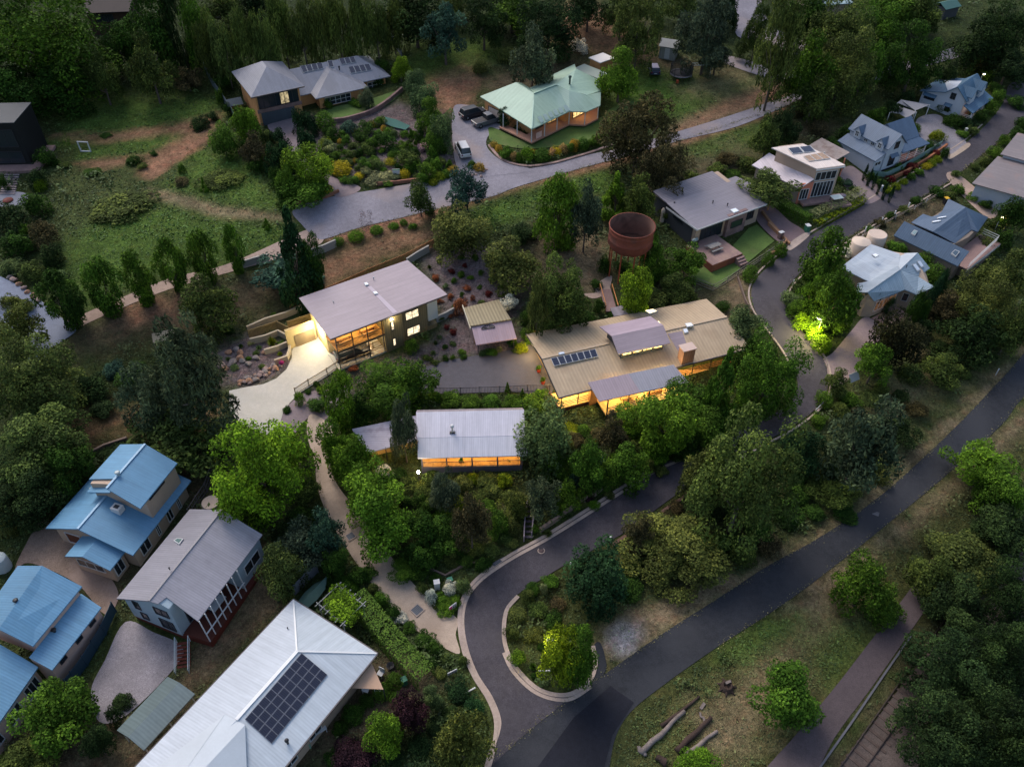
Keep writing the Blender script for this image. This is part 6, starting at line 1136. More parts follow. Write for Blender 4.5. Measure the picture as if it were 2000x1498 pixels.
for i,(px,py) in enumerate(((1052,727),(1060,750))):
    c=G(px,py); e=empty('potted_plant',tuple(c),0,('terracotta pot with a shrub by the lit side wall, farther from the fence','terracotta pot with a shrub by the lit side wall, nearer the fence')[i],'potted plant'); MB().lathe([(.18,0),(.3,.55),(.25,.55),(.2,.4),(0,.4)],n=14).build('pot',mat('terracotta_pot',K(170,60,35),.7,.1),e)
    o=bpy.data.objects.new('plant',proto(('bush',1))); COL.objects.link(o); o.parent=e; o.location=(0,0,.75); o.scale=(.35,.35,.35); o.color=tint('green')
w_=b.W(8.6,-1.2,4.05); t=empty('dining_table',tuple(w_),b.e.rotation_euler.z,'timber dining table on the glowing verandah','table'); MB().box(-1,1,-.45,.45,.7,.76).build('tabletop',W_TIMB,t); [MB().box(x-.05,x+.05,y-.05,y+.05,0,.7).build('leg',W_TIMB,t) for x in(-.9,.9) for y in(-.35,.35)]
w_=b.W(12,-1.2,4.05); t=empty('bench',tuple(w_),b.e.rotation_euler.z,'timber bench on the glowing verandah right of the dining table','bench'); MB().box(-1,1,-.2,.2,.42,.48).build('seat',W_TIMB,t); MB().box(-1,1,.18,.24,.48,.95).build('backrest',W_TIMB,t); [MB().box(x-.05,x+.05,-.18,.18,0,.42).build('leg',W_TIMB,t) for x in(-.9,.9)]
# ---------------------------------------------------------------- 8 two storey house
b=Bld('two_storey_house','two storey house with a mauve skillion roof, lit balcony above an open carport','house',(1000,835),(1880,500),9.5,4.1,(400,450,4))
r8=b.roof([(-.4,-.15,9.5),(15.6,-.15,9.5),(14.7,8.8,9.75),(-.5,8.9,9.75)],R_MAUVE); b.box('gutter',GUT_,-.4,15.6,-.25,-.15,9.34,9.52)
st=[b.onplane(x,y,r8,.03) for x,y in ((1268,440),(1300,438),(1505,640),(1470,652))]; MB().slab(st,.03).build('roof_strip',mat('lilac_strip',K(170,160,178),.5,.05),b.e)
b.skylight(r8,[(1243,418),(1268,412),(1283,430),(1256,438)]); b.skylight(r8,[(1312,488),(1340,482),(1356,500),(1328,507)]); b.vent(r8,1005,565,.08,.3); b.vent(r8,1320,385,.08,.4)
b.wall([(6.6,.5,9.3),(12.9,.5,9.3),(12.9,8.4,9.5),(6.6,8.4,9.5)],W_OLIVE,3.6); b.wall([(6.6,-.05,9.3),(9.1,-.05,9.3),(9.1,.499,9.3),(6.6,.499,9.3)],W_OLIVE,3.6); b.box('white_wing',mat('white_render',K(190,192,190),.8,.04),12.91,14.3,.3,8,6.0,9.45); b.box('lower_wing',W_OLIVE,12.91,14.2,.5,8,3.6,5.0)
b.wall([(.35,3.6,9.3),(6.59,3.6,9.3),(6.59,8.5,9.5),(.35,8.5,9.5)],mat('cream_side_wall',K(185,165,120),.8,.05),3.6); b.box('inner_wall',W_TIMB,.36,6.59,3.52,3.6,7.1,9.3)
b.box('balcony_floor',mat('orange_boards',K(195,150,95),.8,.1,1,rib='x',ribw=.15,ribc=.1),.25,6.59,.1,3.52,6.75,6.98); b.box('balcony_fascia',mat('bronze_fascia',K(90,80,66),.7,.05),.2,6.59,.02,.1,6.7,7.0)
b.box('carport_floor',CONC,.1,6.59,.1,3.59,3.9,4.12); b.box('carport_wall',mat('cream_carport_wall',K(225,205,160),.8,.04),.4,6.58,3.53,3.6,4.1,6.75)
for u_ in (.3,2.4,4.4,6.4): b.post(u_,.14,4.1,9.4,FR_D,.11)
b.rail((.3,.12),(6.5,.12),7.0,mat('bronze_bars',K(105,90,62),.6,.05)); b.rail((.3,.12),(8,-.35),4.12,mat('bronze_bars',(.1,.1,.1)),1.1) if 0 else b.rail((.3,.1),(6.5,.1),4.12,mat('bronze_bars',(.1,.1,.1)),.9)
w_=(6.6,-.05,9.1,-.05); b.win(w_,.9,1.35,7.2,8.6,1,lit=CREAMLIT,fr=FR_D,name='lit_window'); b.win(w_,.9,1.35,4.6,5.8,1,lit=CREAMLIT,fr=FR_D,name='lit_window')
w_=(9.1,.5,12.9,.5); b.win(w_,.7,2.6,7.3,8.6,2,lit=CREAMLIT,fr=FR_D,name='lit_window'); b.win(w_,.7,2.6,4.7,6.0,2,lit=CREAMLIT,fr=FR_D,name='lit_window')
b.box('wall_lamp',mat('lamp_head',(1,.9,.7),.5,0,emit=25),7.55,7.8,-.2,-.05,8.85,9.0); b.light(7.7,-.45,8.8,65,(1,.85,.5),.08)
b.win((.35,3.6,6.59,3.6),.8,5.4,7.1,9.1,4,lit=AMB,fr=FR_D,name='lit_window',off=.1)
b.light(1.8,1.6,9.1,143,(1,.74,.30),.2); b.light(4.8,1.6,9.1,156,(1,.74,.30),.2); b.light(1.4,.9,6.5,70,(1,.88,.6),.2); b.light(4.6,1.4,6.5,150,(1,.88,.6),.2); b.light(-.5,5.5,6.4,442,(1,.93,.72),.2); b.light(-.4,7.2,7.6,156,(1,.85,.5),.2)
for u_,n_,lb in ((1.7,'dining_table','long timber table with bench seats at the left end of the lit balcony'),(4.9,'low_table','lighter table in the middle of the lit balcony')):
    w_=b.W(u_,1.5,6.98); t=empty(n_,tuple(w_),b.e.rotation_euler.z,lb,'table'); MB().box(-.9,.9,-.4,.4,.68,.74).build('tabletop',W_TIMB,t); [MB().box(x-.04,x+.04,y-.04,y+.04,0,.68).build('leg',FR_D,t) for x in(-.8,.8) for y in(-.3,.3)]; [MB().box(-.8,.8,s*.65-.13,s*.65+.13,.4,.45).build('bench_seat',W_TIMB,t) for s in(-1,1)]
# ---------------------------------------------------------------- 9 white cottage
b=Bld('lilac_roofed_cottage','cottage with a lilac white roof and a long amber lit verandah','house',(885,775),(1710,755),5.3,2.5,(600,700,4))
b.roof([(-.3,-.05,5.3),(11.7,-.05,5.3),(11.6,1.8,6.5),(-.3,1.8,6.5)],mat('lilac_white_roof_low',K(220,220,236),.5,.04,.5,rib='x',ribw=.2,ribc=.03)); r9=b.roof([(-.4,1.8,6.52),(11.5,1.8,6.52),(11.5,4.6,7.7),(-.5,4.6,7.7)],R_LILAC); b.roof([(-.5,4.6,7.7),(11.5,4.6,7.7),(11.4,5.6,7.0),(-.5,5.6,7.0)],mat('dull_lilac_roof',K(128,122,132),.6,.1,.6,rib='x',ribw=.2,ribc=.06))
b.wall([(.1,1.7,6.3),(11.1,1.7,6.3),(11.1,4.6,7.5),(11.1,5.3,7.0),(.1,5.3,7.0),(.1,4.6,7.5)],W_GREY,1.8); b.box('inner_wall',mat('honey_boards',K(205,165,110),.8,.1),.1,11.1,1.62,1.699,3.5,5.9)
b.box('verandah_floor',mat('orange_boards',(.2,.2,.2)),.0,11.1,.15,1.62,3.35,3.5); b.box('base_wall',W_GREY,-.02,11.12,.05,.15,1.6,3.5); b.box('side_wall',W_GREY,11.1,11.2,.15,1.7,1.6,5.6)
for u_ in (.1,2.8,5.6,8.4,11.0): b.post(u_,.12,3.4,5.3,W_GREY,.16)
b.rail((.1,.12),(11.0,.12),3.5,mat('tan_balusters',K(105,85,75),.7,.05),.85,.14); b.win((.1,1.62,11.1,1.62),.5,1.6,3.7,5.2,2,fr=FR_D); b.win((.1,1.62,11.1,1.62),4.2,6.2,3.6,5.3,3,lit=AMB,fr=FR_D,name='lit_window')
c=r9; fp=b.onplane(1135,580,r9); MB().lathe([(.1,-.3),(.1,.9),(.22,.95),(.2,1.15),(0,1.2)],tuple(fp),12).build('flue',FR_W,b.e); MB().box(fp.x-.3,fp.x+.3,fp.y-.15,fp.y+.15,fp.z-.2,fp.z+.1).build('flue_base',BLACKM,b.e)
b.roof([(-7.9,4.6,5.2),(-5.9,1.4,4.7),(-.35,3.2,4.7),(-.35,6.6,5.2)],mat('grey_lean_to_roof',K(176,172,192),.6,.1,.6,rib='y',ribw=.3,ribc=.04,stain=(K(110,100,120),.8,.5)),'lean_to_roof'); b.wall([(-6.9,4.2,5.0),(-5.9,2.7,4.8),(0,4.0,4.8),(0,6.2,5.0)],mat('honey_boards',(.2,.2,.2)),1.8,'lean_to_wall'); b.post(-4.0,2.1,2.4,4.75,FR_D,.1)
for u_ in (1.4,4.2,7,9.8): b.light(u_,.9,5.0,57,(1,.74,.30),.12)
b.light(-4.9,2.5,4.4,57,(1,.74,.30),.12); b.light(-2.4,3.1,4.4,57,(1,.74,.30),.12)
c=P(817,922,4.6); g_=g1(c[0],c[1]); e=empty('garden_lamp',(c[0],c[1],g_),0,'bright white lamp on a pole at the left corner of the cottage verandah','lamp'); MB().tube([(0,0,-.2),(0,0,4.5-g_)],.045,8).build('pole',BLACKM,e); MB().lathe([(0,-.16),(.12,-.11),(.16,0),(.12,.11),(0,.16)],(0,0,4.6-g_),14).build('globe',mat('lamp_globe',(1,.88,.65),.5,0,emit=60),e)
l=bpy.data.lights.new('lamp_light','POINT'); l.energy=45; l.color=(1,.85,.55); l.shadow_soft_size=.3; o=bpy.data.objects.new('lamp_light',l); COL.objects.link(o); o.parent=e; o.location=(0,-.1,5.0-g_)
# ---------------------------------------------------------------- 10 carport shed
b=Bld('carport_shed','small shed with olive ribbed back roof and mauve awning on the mulch slope','shed',(320,1095),(630,1045),6.1,4.5,(850,400,4))
b.roof([(0,0,6.1),(5.2,0,6.1),(5.15,2.55,6.95),(.0,2.45,6.95)],mat('mauve_front_roof',K(158,140,156),.5,.05,.5,rib='x',ribw=.3,ribc=.03)); b.roof([(-.1,2.45,7.2),(5.1,2.55,7.2),(4.8,7.8,6.4),(-.2,7.2,6.4)],mat('olive_ribbed_roof',K(132,124,102),.6,.06,.6,rib='x',ribw=.42,ribc=.2,stain=(K(110,100,80),.5,.4)),'back_roof')
b.wall([(.2,2.5,7.0),(4.9,2.6,7.0),(4.6,7.3,6.3),(0,6.9,6.3)],mat('mauve_boards',K(120,108,116),.8,.05),4.0); b.post(.3,.3,4.3,6.1,FR_D,.1); b.post(4.9,.3,4.3,6.1,FR_D,.1); b.box('downpipe',mat('cream_pipe',K(190,185,170),.6,.05),-.22,-.12,2.4,7.2,6.6,6.9)
k=MB()
for i in range(9):
    a=math.pi*i/9;a2=math.pi*(i+1)/9; x0,z0_=2.0-.85*math.cos(a),.05+.28*math.sin(a);x1,z1_=2.0-.85*math.cos(a2),.05+.28*math.sin(a2)
    P0=Vector(b.l(x0,1.55,6.66+z0_*.35));  k.bar(b.l(x0,1.9+z0_*1.4,6.78+z0_*.5),b.l(x1,1.9+z1_*1.4,6.78+z1_*.5),.09,.06)
k.bar(b.l(1.15,1.9,6.8),b.l(2.85,1.9,6.8),.09,.06)
for i in range(1,8): a=math.pi*i/8; k.bar(b.l(2.0-.25*math.cos(a),1.9+.12*math.sin(a),6.8),b.l(2.0-.85*math.cos(a),1.95+.38*math.sin(a),6.95),.06,.05)
k.build('fan_ornament',BLACKM,b.e)
# ---------------------------------------------------------------- 11 upper blue house
b=Bld('blue_roofed_house','cream house with a stepped sky blue roof, the upper of the two blue roofed ones','house',(325,675),(935,865),4.5,1.2,(0,840,3.566))
gable(b,-.1,10.3,-.1,9.9,4.4,6.3,R_BLUEY,'v',ridge=.45,wall=W_CREAM,z0=.2,inset=.55)
b.wall([(3.2,4.3,7.7),(6.35,4.3,8.8),(9.6,4.3,7.5),(9.6,9.2,7.5),(6.35,9.2,8.8),(3.2,9.2,7.7)],W_CREAM,4.6,'upper_wall')
b.roof([(2.75,9.7,7.75),(2.75,4.7,7.75),(6.3,4.85,9.05),(6.3,9.7,9.05)],R_BLUEY,'upper_roof'); b.roof([(6.3,9.7,9.05),(6.3,3.5,9.05),(9.95,3.2,7.7),(9.95,9.4,7.7)],R_BLUEY,'upper_roof'); b.roof([(2.9,4.69,6.9),(2.9,3.7,6.9),(6.29,3.6,8.3),(6.29,4.69,8.3)],R_BLUEY,'upper_roof')
pr=gable(b,3.7,9.0,-2.1,.6,4.0,5.1,R_BLUEY,'v',ridge=.48,name='porch_roof',wall=W_CREAM,z0=.2,inset=.4)
w_=(4.1,-1.7,8.6,-1.7); b.win(w_,.4,3.6,2.4,3.6,3,fr=FR_W); b.win((8.6,-1.7,8.6,.2),.25,1.5,1.8,3.5,2,fr=FR_W); b.win((.45,.45,3.8,.45),1.0,2.9,2.1,3.8,1,fr=FR_W,lit=mat('brown_garage_door',K(95,55,42),.7,.1),name='garage_door')
w_=(9.75,.45,9.75,9.35)
for s0,s1 in ((.8,2.2),(3.4,3.9),(5.2,6.1),(7.0,7.5)): b.win(w_,s0,s1,2.1,3.7,2,fr=FR_W)
b.win((9.6,4.3,9.6,9.2),.5,3.0,6.9,7.4,4,fr=FR_D)
PL=[b.l(0,0,4.4),b.l(4.6,0,6.3),b.l(4.6,9.9,6.3)]; PR_=[b.l(10.3,0,4.4),b.l(4.6,0,6.3),b.l(4.6,9.9,6.3)]; PU=[b.l(6.3,9.7,9.05),b.l(6.3,3.5,9.05),b.l(9.95,3.2,7.7)]
b.vent(PU,825,312,.25,.5,mat('galvanised',K(170,185,195),.4,.05),'whirly_vent'); b.vent(PL,645,425,.22,.5,mat('galvanised',(.5,.5,.5)),'whirly_vent'); c=b.onplane(825,560,PR_); MB().box(c.x-.5,c.x+.5,c.y-.4,c.y+.4,c.z-.1,c.z+.65).build('cooler_box',FR_W,b.e); MB().box(c.x-.25,c.x+.25,c.y-.2,c.y+.2,c.z+.65,c.z+.7).build('cooler_grille',FR_D,b.e)
for a_,c_ in (((4.6,-.1,6.34),(4.6,4.2,6.34)),((6.3,3.5,9.1),(6.3,9.7,9.1))): MB().bar(b.l(*a_),b.l(*c_),.22,.06).build('ridge_cap',mat('blue_flashing',K(130,170,205),.5,.04),b.e)
# ---------------------------------------------------------------- 12 grey roofed raised house
b=Bld('grey_gabled_house','white boarded house on stumps with a dove grey gable roof and slatted deck','house',(1375,1325),(1820,730),5.5,1.2,(0,840,3.566))
rA=b.roof([(-.8,8.6,5.2),(-.7,4.2,7.3),(10.3,4.3,7.3),(10.3,8.8,5.2)],R_DOVE if 0 else mat('dove_grey_roof_shaded',K(125,126,140),.55,.06,.6,rib='x',ribw=.24,ribc=.07)); rB=b.roof([(-.7,4.2,7.3),(-.5,3.5,6.95),(.4,3.3,6.85),(0,0,5.4),(10.3,0,5.4),(10.3,4.3,7.3)],mat('dove_grey_roof_front',K(146,147,162),.55,.06,.6,rib='x',ribw=.24,ribc=.07,stain=(K(112,112,124),.35,.4)))  # two slopes of one roof, shade painted into the darker copy
MB().bar(b.l(-.7,4.22,7.34),b.l(10.3,4.3,7.34),.2,.06).build('ridge_cap',mat('dove_flashing',K(120,120,132),.5,.04),b.e)
b.wall([(-.35,8.3,5.1),(-.35,4.2,7.1),(-.35,2.6,6.4),(6.0,2.6,6.4),(6.0,.2,5.3),(9.9,.2,5.3),(9.9,4.3,7.1),(9.9,8.4,5.1)],W_BLUEW,1.6); b.box('base_boards',W_RED,-.4,9.95,-.1,8.35,.3,1.6) if 0 else b.wall([(-.3,8.25,1.7),(-.3,2.65,1.7),(0,-.35,1.7),(9.85,-.35,1.7),(9.85,8.3,1.7)],W_RED,.2,'base_boards')
b.box('deck_floor',W_TIMB if 0 else mat('red_deck',K(85,45,35),.8,.1),-.1,6.0,-.35,2.59,1.7,1.82)
k=MB(); k.bar(b.l(0,-.3,3.2),b.l(6,-.3,3.2),.1,.1).build('deck_rail',FR_W,b.e)
for i in range(8): u_=.05+i*.83; MB().bar(b.l(u_,-.3,1.7),b.l(u_,-.1,5.35),.09).build('slat_post',FR_W,b.e)
w_=(-.35,8.3,-.35,2.6); b.win(w_,1.0,1.7,3.7,5.0,1,fr=FR_D); b.win(w_,3.6,5.2,4.4,5.6,2,fr=FR_D); b.win(w_,1.3,2.1,2.1,3.2,1,fr=FR_D); b.win(w_,3.6,5.2,2.0,3.6,2,rows=3,fr=FR_D)
b.win((6.0,.2,9.9,.2),.9,3.3,2.7,4.2,2,fr=FR_W); b.win((-.35,2.6,6.0,2.6),1.2,2.4,2.0,4.6,1,fr=FR_D); b.win((-.35,2.6,6.0,2.6),3.2,5.6,2.0,4.4,3,fr=FR_D)
b.skylight(rA,[(1215,775),(1240,758),(1284,762),(1255,800)],m=glass('green_skylight',(.1,.16,.15))); b.vent(rB,1182,968,.08,.3,BLACKM)
k=MB(); 
for i in range(8): k.box(-.5-.0,1.0-.0,-.75-.3*i,-.47-.3*i,1.45-.18*i,1.52-.18*i)
st_=empty('stairs',tuple(b.W(-.9,2.0,b.b)),b.e.rotation_euler.z+math.radians(-60),'timber steps with steel handrails going down from the grey house deck','stairs'); 
k=MB()
for i in range(9): k.box(-.6,.6,-.3*i-.28,-.3*i,.5-.17*i+.05,.5-.17*i+.1)
k.build('treads',W_RED,st_)
for s in (-.6,.6): MB().bar((s,0,1.6),(s,-2.7,.2),.06).bar((s,0,.6),(s,0,1.6),.06).bar((s,-2.7,-.9),(s,-2.7,.2),.06).bar((s,0,1.1),(s,-2.7,-.3),.04).build('handrail',mat('galvanised',(.5,.5,.5)),st_)
w_=b.W(3.4,1.2,1.82); t=empty('outdoor_table',tuple(w_),b.e.rotation_euler.z,'pale rectangular table under the grey roof deck behind the slats','table'); MB().box(-.9,.9,-.45,.45,.7,.76).build('tabletop',FR_W,t); [MB().box(x-.04,x+.04,y-.04,y+.04,0,.7).build('leg',FR_D,t) for x in(-.8,.8) for y in(-.35,.35)]
# ---------------------------------------------------------------- 13 lower blue house
b=Bld('blue_roofed_house','pink rendered house with sky blue roofs, cut off by the left edge','house',(240,1490),(560,1100),5.8,.8,(0,840,3.566))
b.roof([(-.2,0,5.8),(6.2,0,5.8),(6.1,3.6,7.6),(-.4,2.6,7.6)],mat('blue_roof_x',K(98,146,186),.5,.06,.5,rib='x',ribw=.25,ribc=.06),'upper_roof'); b.roof([(-.4,2.6,7.6),(6.1,3.6,7.6),(6.1,7.3,5.8),(-.3,6.3,5.8)],mat('blue_roof_x_shaded',K(78,122,160),.5,.06,.5,rib='x',ribw=.25,ribc=.06),'upper_roof')  # other slope is a darker copy of the roof blue, its shade painted in
b.wall([(.1,.25,5.6),(5.8,.25,5.6),(5.8,3.4,7.3),(5.8,6.6,5.8),(.1,5.8,5.8),(.1,2.7,7.3)],W_PINK,3.5,'upper_wall'); b.roof([(-1.0,-1.95,4.1),(5.6,-1.95,4.1),(5.9,.24,4.9),(-.9,.24,4.9)],mat('blue_roof_x',(.1,.1,.1)),'lower_roof'); b.wall([(-.9,-1.6,4.0),(5.5,-1.6,4.0),(5.5,.2,4.7),(-.9,.2,4.7)],W_PINK,.0)
b.win((5.5,-1.6,5.5,.2),.5,1.5,2.3,3.9,1,fr=FR_W); 
for s in (.9,3.0,4.8): b.win((-.9,-1.6,5.5,-1.6),s,s+.8,3.0,3.7,1,fr=FR_D)
b.roof([(-9,-1.2,4.0),(-1.1,-.5,4.0),(-.9,3.2,5.6),(-9,2.9,5.6)],mat('blue_roof_x',(.1,.1,.1)),'lower_roof'); b.roof([(-9,2.9,5.6),(-.9,3.2,5.6),(-.9,7.5,4),(-9,7.5,4)],mat('blue_roof_x_shaded',(.1,.1,.1)),'lower_roof'); b.wall([(-8.8,-.8,3.9),(-1.3,-.1,3.9),(-1.3,7,3.9),(-8.8,7,3.9)],W_PINK,0)
for s in (.6,3.2,5.6): b.win((-8.8,-.8,-1.3,-.1),s,s+1.6,1.5,3.2,3,fr=FR_W)
PV=[b.l(-.2,0,5.8),b.l(6.2,0,5.8),b.l(6.1,3.6,7.6)]; b.vent(PV,115,1195,.22,.35,BLACKM,'whirly_vent'); PV=[b.l(-1.0,-1.95,4.1),b.l(5.6,-1.95,4.1),b.l(5.9,.24,4.9)]; b.vent(PV,380,1400,.22,.35,BLACKM,'whirly_vent')
# ---------------------------------------------------------------- 14 big white hip roofed house
b=Bld('white_hip_roofed_house','large white hip roofed house with a long black solar array, at the bottom edge','house',(1535,705),(970,340),4,.6,(300,1078,3.566))
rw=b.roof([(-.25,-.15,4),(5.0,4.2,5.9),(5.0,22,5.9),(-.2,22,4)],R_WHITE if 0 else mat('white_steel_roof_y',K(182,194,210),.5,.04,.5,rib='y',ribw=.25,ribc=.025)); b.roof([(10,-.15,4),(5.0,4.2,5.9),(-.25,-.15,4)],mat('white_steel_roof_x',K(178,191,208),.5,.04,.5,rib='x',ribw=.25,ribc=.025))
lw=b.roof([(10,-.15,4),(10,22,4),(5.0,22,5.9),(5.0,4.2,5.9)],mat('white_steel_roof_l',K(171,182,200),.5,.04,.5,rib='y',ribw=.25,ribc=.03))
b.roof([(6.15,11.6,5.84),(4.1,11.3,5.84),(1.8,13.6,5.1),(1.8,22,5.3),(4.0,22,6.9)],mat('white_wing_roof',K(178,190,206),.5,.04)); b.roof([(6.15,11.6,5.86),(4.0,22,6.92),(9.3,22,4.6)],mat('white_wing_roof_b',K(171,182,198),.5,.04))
b.wall([(.5,.5,3.95),(9.4,.5,3.95),(9.4,22,3.95),(.5,22,3.95)],W_CREAM,-.3); b.box('gutter',GUT_,-.36,-.25,-.1,22,3.85,4.0); b.box('gutter',GUT_,-.3,10.05,-.26,-.15,3.85,4.0); b.box('gutter',GUT_,10.0,10.1,-.1,22,3.85,4.0)
b.panels(rw,[(1030,703),(1210,855),(822,1335),(635,1165)],4,9,.02,off=.1,fm=mat('panel_seam',K(105,110,125),.5,.03),m=mat('solar_black',(.012,.014,.028),.25,.05,3,spec=.6,rib='y',ribw=.16,ribc=.25,ribb=.02)); b.vent(rw,935,1330,.17,.7,BLACKM,'flue'); b.vent(lw,935,535,.06,.3,BLACKM)
MB().bar(b.l(5.0,4.1,5.94),b.l(5.0,11.4,5.94),.3,.06).bar(b.l(-.2,-.1,4.05),b.l(5.0,4.2,5.95),.15,.06).bar(b.l(9.9,-.1,4.05),b.l(5.0,4.2,5.95),.15,.06).build('ridge_cap',mat('white_flashing',K(212,218,228),.5,.03),b.e)
for s in (7,10,12.5): b.win((.5,22,.5,.5),22-s-1.5,22-s,1.4,3.3,2,fr=FR_W)
# sail at its corner
q=[P(x,y,z) for x,y,z in ((724,1290,3.4),(682,1343,3.3),(749,1346,2.8),(738,1322,2.9))]; c=np.mean(q,0); c[2]=g1(c[0],c[1]); e=empty('shade_sail',tuple(c),0,'tan triangular shade sail at the corner of the white hip roofed house','shade sail'); MB().slab([Vector(a)-Vector(c) for a in (q[0],q[1],q[2],q[3])],.04).build('sail',mat('tan_sail',K(190,160,140),.8,.04),e); MB().tube([Vector(q[2])-Vector(c)+Vector((0,0,-2.4)),Vector(q[2])-Vector(c)],.05,8).build('post',FR_D,e)
# ---------------------------------------------------------------- 15 green-grey carport
b=Bld('garden_carport','long narrow green grey gabled carport between the gravel yard and the white roof','carport',(1000,1365),(1340,990),3.2,.6,(0,1078,3.566))
a1_=b.roof([(-.1,-.1,3.1),(5.6,-.1,3.1),(5.5,1.5,3.75),(-.1,1.5,3.75)],mat('sage_sheet_lit',K(112,128,134),.6,.08,.6,rib='x',ribw=.3,ribc=.05)); b.roof([(-.1,1.5,3.75),(5.5,1.5,3.75),(5.5,3.2,3.1),(-.1,3.2,3.1)],mat('sage_sheet_shaded',K(78,96,102),.6,.08,.6,rib='x',ribw=.3,ribc=.05))  # one gable sheet in two tones, slope shading painted into the colours
for u_ in (.1,2.7,5.3):
    for v_ in (.05,3.0): b.post(u_,v_,.2,3.05,mat('galvanised',(.5,.5,.5)),.09)
# ---------------------------------------------------------------- 16 pale blue roofed house
b=Bld('pale_blue_roofed_house','cream house with a pale blue cross gabled roof and three roof lights above the street','house',(860,1030),(1180,860),4.7,3.6,(1500,360,4))
b.wall([(-1.5,2.4,6.9),(-1.5,1.6,8.0),(-.5,.9,6.7),(4.5,.6,6.8),(5.5,-.9,6.8),(8.3,-1.1,6.8),(10.8,1.5,6.9),(10,3.3,8.7),(9.8,5.4,7.3),(8.5,9,7.2),(1.3,7.9,7.0),(1.9,4.2,7.0),(-1.2,3.3,7.0)],mat('cream_gable_render',K(170,155,142),.85,.05),2.4)
f16=b.roof([p(565,650,7.3),p(790,762,7.3),p(1025,640,8.7),p(1030,545,8.3),p(805,468,7.6)],mat('pale_blue_flat',K(158,172,192),.5,.05,.5,rib='x',ribw=.3,ribc=.05,stain=(K(140,150,168),.5,.4)),'flat_roof')
b.roof([p(830,910,7.0),p(1070,822,7.2),p(1035,665,9.0),p(780,842,8.5)],R_PALEB); b.roof([p(780,842,8.5),p(1035,665,9.05),p(1010,640,8.6),p(800,755,7.6),p(700,775,7.3),p(690,845,7.4)],mat('pale_blue_roof_b',K(140,155,175),.5,.05,.5,rib='x',ribw=.3,ribc=.05))
r16=b.roof([p(1035,665,9.0),p(1175,720,7.5),p(1265,655,7.3),p(1170,535,9.0)],mat('pale_blue_roof_c',K(150,170,190),.5,.05,.5,rib='y',ribw=.3,ribc=.05)); b.roof([p(1035,665,9.05),p(1170,535,9.05),p(1015,540,7.9),p(1000,620,8.2)],mat('pale_blue_roof_d',K(165,178,196),.5,.05)); b.roof([p(1070,822,7.2),p(1165,862,7.0),p(1300,800,7.0),p(1175,722,7.55),p(1035,667,9.0)],mat('pale_blue_roof_c',(.1,.1,.1)))
b.skylight(f16,[(810,555),(840,545),(868,560),(840,577)]); b.skylight(r16,[(1120,630),(1145,620),(1185,672),(1160,685)]); b.skylight(r16,[(1155,605),(1180,597),(1213,645),(1190,655)]); b.vent(f16,1080,650,.08,.4,BLACKM)
b.win((-.5,.9,4.5,.6),.3,4.4,4.9,6.6,5,fr=FR_W,lit=glass('faint_lit',(.05,.04,.03),(1,.5,.25),.05)); b.win((4.5,.6,5.5,-.9),.4,1.2,5.2,6.5,1,fr=FR_W); b.win((5.5,-.9,8.3,-1.1),.3,2.5,5.0,6.5,3,fr=FR_W)
b.box('porch_floor',mat('porch_tiles',K(150,125,120),.8,.1),-.3,4.6,-2.2,.6,3.6,4.1); b.light(.8,-.2,5.9,5,(1,.6,.3),.15)
# ---------------------------------------------------------------- 17 navy roofed house
b=Bld('navy_roofed_house','dark blue roofed house with a long skillion wing, two roof lights and a deck','house',(990,400),(1480,635),6.5,4.2,(1500,360,4))
n17=b.roof([(-.1,-.1,6.5),(9.8,-.1,6.5),(9.9,1.5,8.3),(.0,1.5,8.3)],mat('navy_wing_roof',K(74,96,124),.5,.08,.5,rib='x',ribw=.3,ribc=.07),'wing_roof'); b.wall([(.1,.1,6.5),(9.5,.1,6.5),(9.5,1.6,8.1),(.1,1.6,8.1)],mat('stone_grey_render',K(128,118,112),.85,.1),2.6)
b.roof([p(1290,370,8.3),p(1460,462,7.2),p(1590,355,7.2),p(1545,180,8.9)],mat('navy_roof_a',K(72,90,115),.5,.06,.5,rib='x',ribw=.3,ribc=.06)); b.roof([p(1545,180,8.9),p(1590,355,7.2),p(1640,372,7.2),p(1720,258,7.2)],mat('navy_roof_b',K(62,84,112),.5,.06,.5,rib='y',ribw=.3,ribc=.06)); b.roof([p(1290,370,8.3),p(1120,298,7.6),p(1212,232,7.3),p(1300,262,7.4),p(1360,210,7.3),p(1410,115,7.2),p(1545,180,8.9)],mat('navy_roof_c',K(80,98,124),.5,.06,.5,rib='x',ribw=.3,ribc=.06))
b.wall([(.5,2.6,7.2),(7.0,2.6,7.2),(7.4,7.0,7.0),(7.0,11.8,7.0),(1.3,11.8,7.0),(1.2,6,7.0)],mat('stone_grey_render',(.1,.1,.1)),3.4); b.skylight(n17,[(1120,385),(1145,358),(1172,368),(1148,402)],m=glass('pale_skylight',(.25,.35,.35))); b.skylight(n17,[(1432,540),(1462,512),(1500,528),(1470,568)],m=glass('dark_skylight',(.08,.12,.16)))
b.box('deck_floor',D_TIMB,7.4,10.6,1.8,11.8,5.2,5.5); b.hrail((10.55,1.7),(9.9,11.8),5.5,FR_W,1,3); b.hrail((7.6,11.8),(9.9,11.8),5.5,FR_W,1,3); b.box('deck_fascia',FR_W,10.56,10.62,1.7,11.7,5.1,5.5); b.box('deck_wall',mat('stone_grey_render',(.1,.1,.1)),7.5,10.4,2.0,11.5,2.6,5.15)
b.skylight([b.p(1290,370,8.3),b.p(1120,298,7.6),b.p(1545,180,8.9)],[(1320,268),(1390,256),(1394,262),(1326,274)]); b.skylight([b.p(1290,370,8.3),b.p(1120,298,7.6),b.p(1545,180,8.9)],[(1280,298),(1345,287),(1350,294),(1286,305)])
